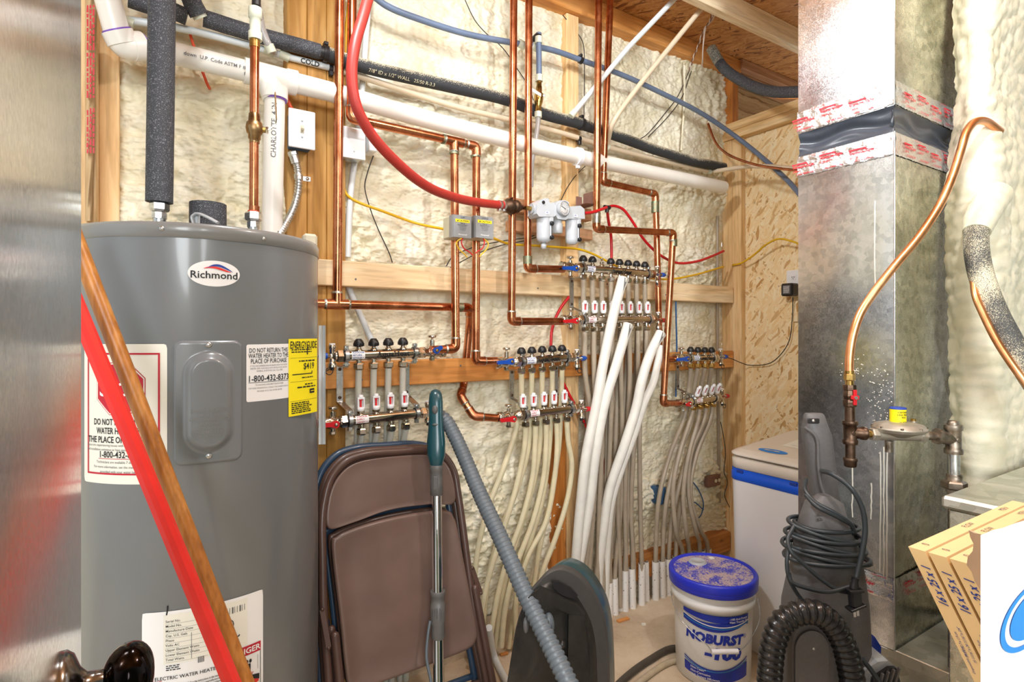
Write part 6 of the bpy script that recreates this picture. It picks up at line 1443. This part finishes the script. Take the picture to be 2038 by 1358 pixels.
# hoses and crumbs on the floor
for pts, r, m, lab in (([(1370, 1290), (1335, 1292), (1290, 1316), (1250, 1345), (1215, 1380), (1190, 1420)], .0125, 'hose_dark', 'dark rubber hose on the floor running behind the white pail'), ([(1380, 1312), (1335, 1318), (1290, 1345), (1255, 1375), (1225, 1410)], .0105, 'hose_beige', 'beige hose on the floor beside the dark one')):
    mb = MB(); mb.tube(catmull([Fz(a, b, r) for a, b in pts], 7), r, m, 14); tag(mb.build('floor_hose'), lab, 'hose')
for (px, py), sz, ang, m, nm, lab in (((1240, 1234), (.03, .009, .004), .5, 'wood_chip', 'wood_chip', 'orange wood chip on the concrete, larger one near the sleeves'), ((1281, 1243), (.009, .006, .004), .2, 'plaster_bit', 'plaster_crumb', 'pale crumb on the concrete right of the wood chip'), ((1003, 1302), (.016, .006, .004), .4, 'wood_chip', 'wood_chip', 'small orange wood chip on the floor left of the vacuum')):
    p = Fz(px, py, .004); mb = MB(); mb.box(p, (math.cos(ang), math.sin(ang), 0), (-math.sin(ang), math.cos(ang), 0), ZV, sz[0], sz[1], sz[2], m, .001); tag(mb.build(nm), lab, 'debris')
# ================================================================ RIGHT HAND DUCT
DC = Vector((.985, 1.45, 0)); du0 = uof(DC); dd0 = dof(DC); du1 = du0+.66; dd1 = dd0+.256
duct = thing('air_duct', 'tall galvanised metal air duct with black flexible collar and printed foil tape', 'duct', R3((du0+du1)/2, (dd0+dd1)/2, .427))
def crossbreak(mb, c, ax, ay, n, hx, hy, rise, m):
    q = [c-ax*hx-ay*hy, c+ax*hx-ay*hy, c+ax*hx+ay*hy, c-ax*hx+ay*hy]; k = c+n*rise
    vs = q+[k]; fs = [(0, 1, 4), (1, 2, 4), (2, 3, 4), (3, 0, 4)]
    if (q[1]-q[0]).cross(q[3]-q[0]).dot(n) < 0: fs = [f[::-1] for f in fs]
    mb.add(vs, fs, m)
def duct_section(z0, z1, rise):
    mb = MB(); um = (du0+du1)/2; dm = (dd0+dd1)/2; zm = (z0+z1)/2; hu = (du1-du0)/2; hd = (dd1-dd0)/2; hz = (z1-z0)/2
    crossbreak(mb, R3(um, dd0, zm), UV_, ZV, NV, hu, hz, rise, 'galvanised_dull_shaded')
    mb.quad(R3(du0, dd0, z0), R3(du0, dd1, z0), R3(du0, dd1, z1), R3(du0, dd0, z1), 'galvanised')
    mb.quad(R3(du1, dd0, z0), R3(du1, dd1, z0), R3(du1, dd1, z1), R3(du1, dd0, z1), 'galvanised_dull_shaded')
    mb.quad(R3(du0, dd1, z0), R3(du1, dd1, z0), R3(du1, dd1, z1), R3(du0, dd1, z1), 'galvanised_dull_shaded')
    # folded corner seam
    p0 = R3(du0, dd0, z0); p1 = R3(du0, dd0, z1); mb.tube([p0+NV*.001-UV_*.001, p1+NV*.001-UV_*.001], .0022, 'galvanised', 8)
    return mb
zc0, zc1 = 1.764, 1.836
duct_section(zc1-.002, 2.698, .012).build('upper_section', duct)
duct_section(.427, zc0+.002, -.010).build('lower_section', duct)
# flexible collar puckered between the two metal sections
mb = MB()
per = [(du0, dd1), (du0, dd0), (du1, dd0)]
def collar_pt(a, b, per_=per):
    L0 = dd1-dd0; L1 = du1-du0; s = a*(L0+L1)
    if s < L0: u, d, nx = du0, dd1-s, -UV_; e = min(s, L0-s)/L0
    else: u, d, nx = du0+(s-L0), dd0, NV; e = min(s-L0, L1-(s-L0))/L1
    edge = min(1, e*6); c = R3(du0, dd0, 0)
    dip = math.sin(math.pi*b)*(.008*(1-.5*edge)+.010*edge)+.0035*math.sin(b*12+math.sin(a*31)*1.5+a*9)*math.sin(math.pi*b)
    return R3(u, d, zc0+(zc1-zc0)*b)-nx*dip+(c*0)
mb.grid(120, 22, collar_pt, 'canvas_black'); mb.build('flexible_collar', duct)
def tape(z0, z1, name, seed, u_max=du1, wr=.0012):
    mb = MB(); L0 = dd1-dd0+.004; L1 = u_max-du0+.004; rs = np.random.RandomState(seed); N = rs.rand(300, 40)
    def base(s, z):
        if s < L0: p = R3(du0-.0018, dd1+.002-s, z); n = -UV_
        else: p = R3(du0-.002+(s-L0), dd0-.0018, z); n = NV
        return p, n
    nu, nv = 240, 12
    def fn(a, b):
        s = a*(L0+L1); i = int(a*nu) % 300; j = int(b*nv) % 40; jag = (.0025*(N[i, j]-.5) if b in (0.0, 1.0) else 0)
        p, n = base(s, z0+(z1-z0)*b+jag); k = wr*(math.sin(b*9+a*4)+math.sin(a*170+b*5)*.4+N[i, j]*.12); return p+n*max(0, k)*(0 if b in (0.0, 1.0) else 1)
    mb.grid(nu, nv, fn, 'tape_foil')
    H = z1-z0
    def pr(s, zr, st, size, bold, bar=False):
        def g(x, y):
            p, n = base(s+x, z0+H*zr+y); return p+n*(wr*1.6+.0012)
        mb.text(st, size, g, 'tape_ink', 'LEFT', bold, italic=.2)
        if bar: mb.add([g(-.002, size*.5), g(size*3.6, size*.5), g(size*3.6, size*.85), g(-.002, size*.85)], [(0, 1, 2, 3)], 'tape_ink')
    s = -.012; k = 0
    while s < L0+L1-.07:
        if not (s < L0-.004 < s+.05):
            pr(s, .66 if k % 2 else .50, 'VentureTape', .0118, .03, True); pr(s, (.66 if k % 2 else .50)-.21, '1581A-P' if k % 2 else '1581A', .0088, .02); pr(s+.01, .12, 'COLD WEATHER', .0068, .02); pr(s+.055, .93, 'COLD WEATHER', .005, .0) if k % 2 == 0 else None
        s += .080; k += 1
    return mb.build(name, duct)
tape(zc1, zc1+.062, 'foil_tape', 1); tape(zc0-.058, zc0, 'foil_tape', 2); tape(.552, .612, 'foil_tape', 3)
# drips and splashes of foam on the left face
mb = MB(); rs = random.Random(5)
for (px, y0, y1) in ((1696, 930, 1030), (1734, 962, 1034), (1752, 900, 1140), (1759, 890, 1150), (1765, 870, 1155), (1741, 400, 595)):
    x = px; P = []
    for k in range(9): P.append(Uw(x+rs.uniform(-.8, .8), y0+(y1-y0)*k/8, du0-.001))
    mb.tube(P, [.0010+.0004*rs.random() for _ in P], 'plaster_bit', 6)
for k in range(170):
    px = rs.gauss(1752, 14) if k < 110 else rs.gauss(1700, 12); py = rs.gauss(790, 40) if k < 110 else rs.gauss(735, 15); q = Uw(min(1776, px), py, du0-.0006); mb.sphere(q, rs.uniform(.0006, .0017), 'plaster_bit', 6, 4)
mb.build('foam_drips', duct)
# plenum below: ledge that runs on towards the room
mb = MB(); ubox(mb, du0+.001, 2.35, .56, dd1, .0, .425, 'galvanised_mottled', .002); ubox(mb, du0-.004, 2.35, .552, dd0-.003, .400, .431, 'galvanised_mottled', .002)
tag(mb.build('duct_plenum'), 'low mottled metal plenum box under the galvanised duct', 'duct')
# furnace casing at the right edge
fu0 = 1.43; mb = MB(); ubox(mb, fu0, 2.2, -.25, .512, .0, .872, 'galvanised_dull_shaded', .003); root = tag(mb.build('furnace'), 'grey furnace casing under the foamed wall at the right edge', 'furnace'); root['_org'] = ORG[root.name]
mb = MB(); ubox(mb, fu0-.012, 2.2, -.25, .522, .873, .90, 'galvanised_mottled', .006); mb.build('top_panel', root)
# ---------------------------------------------------------------- gas line
GY = 1.375
gp = DP([(1990, 262, 1.50), (1962, 242, 1.47), (1940, 243, 1.45), (1924, 262, 1.44), (1912, 300, 1.43), (1896, 350, 1.42), (1872, 405, 1.41), (1830, 470, 1.395), (1780, 530, 1.385), (1738, 584, 1.38), (1712, 625, 1.378), (1697, 670, 1.376), (1691, 710, 1.375), (1690, 748, 1.375)])
gas = thing('gas_line', 'copper gas line with red handled valve, iron fittings and yellow topped regulator', 'pipe', gp[-1])
mb = MB(); mb.tube(catmull(gp, 8), .0098, 'copper_bright', 18); mb.build('copper_tube', gas)
G = lambda x, y, Y=GY: D(x, y, Y)
gx = 1690.5
def gl(y): return G(gx+(y-745)*.012, y)
mb = MB(); a = gl(742); b = gl(768); mb.hexnut(gl(758), gl(744), .0125, 'brass'); mb.cyl(gl(744), gl(738), .011, 'brass', 16); mb.cyl(gl(766), gl(757), .0095, 'brass', 16); mb.build('flare_nut', gas)
mb = MB(); T = (gl(810)-gl(766)).normalized(); L = (gl(810)-gl(766)).length
mb.lathe(gl(766), T, [(.0145, 0), (.0150, L*.12), (.0150, L*.22), (.0128, L*.25), (.0145, L*.4), (.0150, L*.5), (.0128, L*.66), (.0150, L*.7), (.0155, L*.78), (.0150, L*.95), (.0135, L)], 'black_iron', 8, False); mb.build('valve_body', gas)
mb = MB(); c = gl(790)-YB*.018+XR*.002; mb.cyl(c+YB*.016, c, .007, 'black_iron', 12); mb.box(c, XR, ZV, YB, .0042, .0185, .003, 'red_handle', .0015); mb.box(c, XR, ZV, YB, .0095, .005, .003, 'red_handle', .0015); mb.lathe(c-YB*.003, -YB, [(.004, 0), (.004, .003)], 'steel_zinc', 8); mb.build('valve_lever', gas)
mb = MB(); mb.cyl(gl(808), gl(842), .0112, 'black_iron', 18); mb.build('nipple', gas); mb = MB(); mb.cyl(gl(880), gl(916), .0112, 'black_iron', 18); mb.build('nipple', gas)
def iron_tee(p0, p1, branch, r, m, name):
    mb = MB(); t = (p1-p0).normalized(); L = (p1-p0).length; c = (p0+p1)/2
    mb.lathe(p0, t, [(r*1.14, 0), (r*1.18, L*.06), (r*1.18, L*.16), (r*1.0, L*.2), (r*1.0, L*.8), (r*1.18, L*.84), (r*1.18, L*.94), (r*1.14, L)], m, 22)
    if branch is not None:
        bv = branch-c; bl = bv.length; mb.lathe(c, bv, [(r*.98, 0), (r*.98, bl*.72), (r*1.14, bl*.76), (r*1.14, bl)], m, 20)
        fx = -YB*.0; mb.lathe(c-YB*r*.97, -YB, [(r*.32, 0), (r*.32, r*.08), (r*.2, r*.08)], m, 12)
    return mb.build(name, gas)
iron_tee(gl(838), gl(884), G(1722, 863), .0145, 'black_iron', 'iron_tee')
mb = MB(); mb.lathe(gl(911), -ZV, [(.0150, 0), (.0160, .003), (.0160, .007), (.0142, .009), (.0142, .020), (.012, .0225), (0, .0228)], 'black_iron', 20); mb.build('drip_cap', gas)
RY = lambda x, y: G(x, y, 1.372)
ra = RY(1720, 864); rb_ = RY(1872, 868); rt = (rb_-ra).normalized()
mb = MB(); mb.tube([RY(1722, 864), RY(1736, 864)], .0085, 'brass', 14); mb.build('nipple', gas); mb = MB(); mb.tube([RY(1840, 867), RY(1862, 868)], .0105, 'grey_iron', 14); mb.build('nipple', gas)
reg = MB(); reg.hexnut(RY(1733, 864.5), RY(1748, 865), .0165, 'regulator_cast'); reg.tube([RY(1746, 865), RY(1838, 867)], .0140, 'regulator_cast', 20); reg.hexnut(RY(1828, 867), RY(1843, 867.5), .0165, 'regulator_cast')
rc = RY(1789, 861)
reg.lathe(rc-ZV*.004, ZV, [(.020, -.006), (.038, .002), (.052, .006), (.0575, .010), (.0575, .0125), (.0585, .0128), (.0585, .0165), (.055, .018), (.052, .024), (.034, .0285), (.016, .031), (0, .031)], 'regulator_cast', 40)
for k in range(8): a_ = k*math.pi/4+.3; reg.lathe(rc+Vector((math.cos(a_), math.sin(a_), 0))*.0545+ZV*.013, ZV, [(.0035, 0), (.0035, .004)], 'grey_iron', 8)
reg.cyl(RY(1818, 853), RY(1818, 838), .007, 'regulator_cast', 14); reg.cyl(RY(1818, 839), RY(1818, 834), .0062, 'brass', 14); reg.cyl(RY(1769, 870)-ZV*.01, RY(1769, 900), .0085, 'grey_iron', 14); reg.build('regulator', gas)
tg0 = RY(1787, 846); mb = MB(); mb.lathe(tg0, ZV, [(.0175, 0), (.0175, .041)], 'yellow_label', 32); mb.lathe(tg0+ZV*.041, ZV, [(.0180, -.002), (.0180, .001), (.015, .0025), (0, .003)], 'ink_blue', 32)
def tgf(x, y, o=.0006): a_ = x/.0175; return Vector((tg0.x+(.0175+o)*math.sin(a_-.55), tg0.y-(.0175+o)*math.cos(a_-.55), tg0.z+y))
for k, s in enumerate(('CERTIFIED', 'LINE PRESS', 'REG', '', '20 FT/LB')): mb.text(s, .0058, lambda x, y, k=k: tgf(x+.012, y+.032-.006*k), 'ink_black', bold=.01)
mb.build('tag_cap', gas)
e0 = G(1897, 846, 1.37); e1 = G(1898, 903, 1.37)
iron_tee(e1, e0, RY(1862, 868), .0165, 'grey_iron', 'iron_tee'); mb = MB(); mb.lathe(e0-ZV*.002, ZV, [(.012, 0), (.012, .006), (.0105, .012), (0, .0125)], 'grey_iron', 8); mb.build('plug', gas)
mb = MB(); mb.cyl(e1+ZV*.004, G(1898.5, 948, 1.37), .0128, 'steel_zinc', 18); mb.build('nipple', gas)
mb = MB(); u0_ = G(1899, 952, 1.37); mb.lathe(u0_+ZV*.010, -ZV, [(.0155, 0), (.0165, .004), (.0165, .014), (.020, .016)], 'grey_iron', 20); mb.hexnut(u0_-ZV*.006, u0_-ZV*.026, .0265, 'grey_iron'); mb.lathe(u0_-ZV*.026, -ZV, [(.0175, 0), (.0165, .008), (.0135, .013)], 'regulator_cast', 20); mb.build('union', gas)
mb = MB(); lo_ = G(1899, 1000, 1.37); mb.cyl(u0_-ZV*.034, Vector((u0_.x, u0_.y, .43)), .0125, 'grey_iron', 18); mb.build('drop_pipe', gas)
# insulated line coming out of the foam
pts = DP([(1958, 420, 1.47), (1946, 446, 1.45), (1943, 490, 1.43), (1952, 545, 1.41), (1975, 610, 1.38), (2005, 670, 1.35), (2040, 730, 1.32), (2080, 790, 1.29)])
root = thing('insulated_pipe', 'black foam covered pipe half buried in the bright foam at the right edge', 'pipe', pts[3])
cpt = catmull(pts, 8); mb = MB(); mb.tube(cpt, [.030 if i < 8 else .0265 for i in range(len(cpt))], 'pipe_foam_half', 22); mb.build('foam_sleeve', root)
mb = MB(); bl_ = catmull(DP([(1985, 385, 1.50), (1964, 412, 1.48), (1950, 440, 1.455), (1944, 462, 1.443)]), 6); mb.tube(bl_, [.030+.008*math.sin(math.pi*min(1, .25+.78*i/(len(bl_)-1)))*(1+.12*math.sin(i*1.7)) for i in range(len(bl_))], 'foam_bright', 20); mb.build('foam_blob', root)
pts = DP([(1938, 560, 1.41), (1942, 590, 1.39), (1958, 628, 1.37), (1982, 676, 1.345), (2010, 720, 1.32), (2050, 775, 1.29)])
mb = MB(); mb.tube(catmull(pts, 8), .0085, 'copper_bright', 14); tag(mb.build('copper_line'), 'orange copper line running beside the foam covered pipe at the right edge', 'pipe')
# ---------------------------------------------------------------- furnace filters in a torn white carton
FA = Vector((.5632, .80, .944)); fb = UV_*.405; fa = Vector((.537, -.8434, 0))*.0205; fc = (NV*math.sin(.465)-ZV*math.cos(.465)); FL = .28
def filt(i):
    o = FA+fa*i*1.20; root = thing('furnace_filter', ['cardboard framed furnace filter, leftmost of the four in the torn carton', 'second cardboard framed furnace filter from the left', 'third cardboard framed furnace filter from the left, corner torn', 'rightmost cardboard furnace filter, mostly behind the white carton'][i], 'filter', o+fc*FL+fb*.5, 'cardboard furnace filters')
    mb = MB(); fr = .022; n_ = fa.normalized()
    def bx(p, e1, e2, e3):
        vs = [p+e1*a+e2*b+e3*c for a in (0, 1) for b in (0, 1) for c in (0, 1)]
        fs = [(0,1,3,2), (4,6,7,5), (0,4,5,1), (2,3,7,6), (0,2,6,4), (1,5,7,3)]
        if e1.cross(e2).dot(e3) < 0: fs = [f[::-1] for f in fs]
        mb.add(vs, fs, 'filter_card')
    bn = fb.normalized()
    bx(o, fa, fb, fc*fr); bx(o+fc*(FL-fr), fa, fb, fc*fr); bx(o+fc*fr, fa, bn*fr, fc*(FL-2*fr)); bx(o+fb-bn*fr+fc*fr, fa, bn*fr, fc*(FL-2*fr)); mb.build('frame', root)
    mb = MB(); q = o+bn*fr+fc*fr; nu = 60
    vs = []
    for k in range(nu+1):
        p = q+fc*(FL-2*fr)*k/nu+fa*(.25 if k % 2 else .85); vs += [p, p+bn*(.405-2*fr)]
    mb.add(vs, [(2*k, 2*k+1, 2*k+3, 2*k+2) for k in range(nu)], 'filter_media'); mb.build('pleated_media', root)
    # printing on the narrow end, reading upwards
    mb = MB(); nn = -bn; up = fa.normalized()
    def g(s0, off=.5): return lambda x, y: o-bn*.0007+fc*(s0-x)+fa*(off)-up*0+up*y*-1.0
    mb.text('16 x 25 x 1', .0150, g(.074, .56), 'ink_blue', 'LEFT', .02, sx=.76, italic=.15)
    for k in range(2): mb.text('15 11/16" x 24 11/16" x 3/4"' if k == 0 else '39.8 x 62.7 x 1.9 cm', .0052, g(.142 if k == 0 else .138, .72-.36*k), 'ink_blue', 'LEFT', .004, sx=.72)
    mb.text('Disposable air filter', .0042, g(.158, .3), 'ink_blue', 'LEFT', .0)
    tp = lambda s0: (lambda x, y: o+ZV*.0008+fb.normalized()*(s0+x)+fa*.5-up*y)
    mb.text('0', .014, tp(.03), 'ink_grey', bold=.0); mb.text('FLOW', .012, tp(.18), 'ink_grey'); mb.text('MERV', .012, tp(.33), 'ink_grey'); mb.build('printing', root)
for i in range(4): filt(i)
cd = .15; cA = W(1966, 1067, cd); cu = uof(cA); zt_ = cA.z
carton = thing('carton', 'torn white cardboard carton with blue round logo at the lower right corner', 'box', R3(cu+.25, .3, 0))
mb = MB(); rs = random.Random(3); top = []
n = 40
for k in range(n+1): u = cu+.84*k/n; top.append((u, zt_-.075*(u-cu)+rs.uniform(-.0015, .0015)))
fp = [R3(cu, cd, 0.0)]+[R3(u, cd, z) for u, z in top][0:0]
outline = [R3(cu, cd, .0)]+[R3(u, cd, z) for u, z in top]+[R3(cu+.84, cd, .0)]
mb.prism(outline, -NV*.004, 'cardboard_white'); mb.build('front_panel', carton)
mb = MB(); ubox(mb, 1.316, 1.32, .155, .305, 0, .66, 'cardboard_white', 0); ubox(mb, .90, 1.316, .301, .305, 0, .68, 'cardboard_white', 0); ubox(mb, .896, .90, .155, .305, 0, .66, 'cardboard_white', 0); ubox(mb, .90, 1.315, .155, .30, .63, .688, 'cardboard_brown', 0); mb.build('side_panel', carton)
mb = MB(); q = lambda px, py, dd: W(px, py, dd)
fl_ = [(1966, 1068), (1962, 1066), (1950, 1064), (1938, 1058), (1941, 1072), (1948, 1086), (1946, 1100), (1936, 1112), (1934, 1128), (1944, 1142), (1950, 1160), (1962, 1180), (1966, 1188)]
mb.prism([W(a, b, cd+.001+(1966-a)*.0004) for a, b in fl_], -NV*.003, 'cardboard_brown'); mb.build('torn_flap', carton)
lc = W(2050, 1222, cd); RR = 70/1120*(lc.y)*1.16; mb = MB(); lf = plane_fn(lc, UV_, ZV, NV, .0008); k_ = 64; RX = .0625; RR = .0229
ring = lambda r: [lf(RX*r*math.cos(2*math.pi*a/k_), RR*r*math.sin(2*math.pi*a/k_)) for a in range(k_)]
mb.add(ring(1)+ring(.86), [(a, (a+1) % k_, k_+(a+1) % k_, k_+a) for a in range(k_)], 'logo_blue'); mb.add(ring(.70), [tuple(range(k_))], 'logo_blue'); mb.build('printed_logo', carton)
# ---------------------------------------------------------------- upright carpet cleaner
CY = 1.34
clean = thing('carpet_cleaner', 'dark grey upright carpet cleaner with wound cord and black ribbed hose', 'vacuum', D(1640, 1500, CY))
K = CY/1120
def sec(px, py, hw, hd_, Y=CY): return (D(px, py, Y), hw*K, hd_*K, XR, YB)
mb = MB(); loft(mb, [sec(x, y, w, dd, 1.39) for x, y, w, dd in ((1620, 823, 17, 10), (1620, 827, 20, 14), (1621, 836, 21, 17), (1622, 850, 25, 20), (1625, 866, 28, 22), (1630, 900, 27, 22), (1635, 940, 27, 22), (1641, 980, 26, 22), (1645, 1015, 30, 24), (1646, 1045, 40, 28))], 'dark_grey_plastic', 28, 2.6)
mb.box(D(1619, 838, 1.365), XR, ZV, YB, .014, .006, .003, 'black_plastic', .002); mb.lathe(D(1619, 838, 1.361), -YB, [(.004, 0), (.003, .002), (0, .0022)], 'screw_zinc', 10)
mb.tube(catmull([D(1601, 850, 1.365), D(1624, 870, 1.36), D(1629, 930, 1.36), D(1637, 975, 1.355), D(1652, 1010, 1.35)], 6), .004, 'dark_grey_plastic', 10); mb.build('handle', clean)
mb = MB(); loft(mb, [sec(x, y, w, dd) for x, y, w, dd in ((1640, 985, 10, 12), (1640, 1000, 34, 24), (1638, 1050, 48, 34), (1644, 1090, 60, 40), (1645, 1120, 64, 44), (1643, 1160, 72, 48), (1641, 1200, 78, 52), (1641, 1260, 80, 56), (1640, 1340, 82, 58), (1640, 1480, 84, 60), (1640, 1640, 84, 60))], 'dark_grey_plastic', 36, 2.8)
for dy in (0, 9): mb.box(D(1632, 1025+dy, 1.295), XR, ZV, YB, .004, .0025, .004, 'mid_grey_plastic', .001)
mb.build('body', clean)
# cord wound around the body
mb = MB(); cpts = []; turns = 7.0; N_ = int(turns*26)
for k in range(N_+1):
    a = 2*math.pi*k/26; f_ = k/N_; y = 1040+f_*70+10*math.sin(a*.5+1); hw = (50+26*f_+5*math.sin(k*.37)); c = D(1640+4*f_, y, CY)
    cpts.append(c+XR*math.cos(a)*(hw+9)*K+YB*math.sin(a)*(40+14*f_)*K-ZV*.012*math.cos(a)*(.7+.3*math.sin(k*.21)))
mb.tube(catmull(cpts, 2), .0048, 'cord_black', 8)
mb.tube(catmull(DP([(1604, 955, 1.36), (1602, 975, 1.33), (1620, 998, 1.305), (1660, 1020, 1.285), (1690, 1040, 1.285), (1700, 1058, 1.30), (1690, 1068, 1.35)]), 8), .0048, 'cord_black', 8)
mb.tube(catmull(DP([(1604, 986, 1.32), (1625, 1008, 1.29), (1668, 1030, 1.282), (1692, 1044, 1.29)]), 8), .0048, 'cord_black', 8)
mb.tube(catmull(DP([(1636, 938, 1.35), (1656, 944, 1.31), (1690, 968, 1.28), (1714, 1006, 1.27), (1722, 1050, 1.265), (1716, 1100, 1.26), (1707, 1140, 1.255), (1703, 1158, 1.25)]), 8), .0056, 'cord_black', 10)
mb.tube(catmull(DP([(1580, 1048, 1.30), (1568, 1075, 1.285), (1574, 1098, 1.27), (1596, 1120, 1.262), (1630, 1150, 1.258), (1666, 1174, 1.256), (1692, 1180, 1.26)]), 8), .0048, 'cord_black', 8)
mb.tube(catmull(DP([(1573, 1080, 1.285), (1566, 1115, 1.27), (1570, 1150, 1.262), (1585, 1180, 1.26), (1605, 1205, 1.255), (1625, 1225, 1.25)]), 8), .0046, 'cord_black', 8)
mb.tube(catmull(DP([(1570, 1140, 1.265), (1575, 1158, 1.258), (1610, 1172, 1.252), (1650, 1178, 1.25), (1690, 1168, 1.255)]), 8), .0046, 'cord_black', 8); mb.build('power_cord', clean)
cord_ = bpy.data.objects[list(bpy.data.objects.keys())[-1]] if False else [o for o in clean.children if o.name.startswith('power_cord')][0]
mb = MB(); p0 = D(1702, 1150, 1.245); p1 = D(1700, 1172, 1.243); p2 = D(1703, 1208, 1.24)
mb.lathe(p0, p1-p0, [(.008, 0), (.006, .003), (.008, .006), (.0065, .009), (.0085, .013), (.009, (p1-p0).length)], 'black_plastic', 14)
dv = (p2-p1).normalized(); sd = dv.cross(YB).normalized(); fz = sd.cross(dv)
mb.box(p1.lerp(p2, .5), sd, dv, fz, .0115, (p2-p1).length/2, .010, 'black_plastic', .003); mb.box(p1+dv*.003, sd, dv, fz, .016, .003, .012, 'black_plastic', .001); mb.box(p2, (sd*1-dv*.35), (dv+sd*.35), fz, .018, .0028, .013, 'black_plastic', .001)
for s_ in (-.0055, .0045): mb.box(p2+sd*s_+dv*.011+fz*s_*.5, sd, dv, fz, .0032, .010, .0008, 'nickel', .0004)
mb.build('plug', cord_)
HYD = 1.20
ap = DP([(1530, 1500, HYD), (1531, 1400, HYD), (1533, 1330, HYD), (1540, 1278, HYD), (1558, 1238, HYD), (1592, 1219, HYD), (1630, 1222, HYD), (1660, 1247, HYD), (1680, 1285, HYD), (1693, 1335, HYD), (1700, 1400, HYD), (1702, 1500, HYD)])
rs2 = arc_resample(catmull(ap, 20), .0030)
mb = MB(); mb.tube(rs2, [(.0255, .0262, .0255, .0222, .0212)[i % 5] for i in range(len(rs2))], 'hose_black', 24); mb.build('hose', clean)
def arch(px0, px1, yt, yb_): 
    r = (px1-px0)/2; c = (px0+px1)/2; o = [(px0, yb_)]
    for k in range(17): a = math.pi*(1-k/16); o.append((c+r*math.cos(a), yt+r*1.15-r*1.15*math.sin(a)))
    return o+[(px1, yb_)]
mb = MB(); mb.prism([D(a, b, 1.205) for a, b in arch(1577, 1660, 1236, 1520)], YB*.05, 'dark_grey_plastic'); mb.prism([D(a, b, 1.199) for a, b in arch(1583, 1650, 1256, 1520)], YB*.01, 'dark_grey_plastic'); mb.lathe(D(1620, 1292, 1.199), -YB, [(.003, 0), (.002, .0015), (0, .0016)], 'screw_zinc', 10); mb.build('hose_bracket', clean)
mb = MB(); t_ = [(1700, 1262), (1724, 1254), (1741, 1268), (1754, 1288), (1753, 1318), (1736, 1344), (1700, 1350)]
mb.prism([D(a, b, 1.33) for a, b in t_], YB*.09, 'tank_blue'); mb.build('water_tank', clean)
mb = MB(); mb.prism([D(a, b, 1.27) for a, b in ((1712, 1340), (1748, 1318), (1768, 1316), (1786, 1330), (1796, 1375), (1800, 1420), (1712, 1420))], YB*.08, 'clear_film'); mb.build('nozzle_window', clean)
mb = MB(); mb.prism([D(a, b, 1.262) for a, b in ((1738, 1352), (1770, 1330), (1784, 1330), (1796, 1372), (1802, 1430), (1728, 1430))], YB*.012, 'black_plastic')
for k in range(4): mb.box(D(1752+k*11, 1358-4*k, 1.259), Vector((.3, 0, 1)), XR, YB, .02, .0022, .004, 'mid_grey_plastic', .001)
mb.build('nozzle_grille', clean); mb = MB(); mb.box(D(1690, 1660, 1.28), XR, YB, ZV, .16, .12, .06, 'dark_grey_plastic', .02); mb.build('brush_foot', clean)
mb = MB(); mb.tube(catmull(DP([(1716, 1312, 1.25), (1735, 1336, 1.245), (1752, 1362, 1.24), (1765, 1400, 1.24)]), 6), .0055, 'cord_black', 10); mb.build('water_line', clean)
for o in bpy.data.objects:
    if '_org' in o: del o['_org']
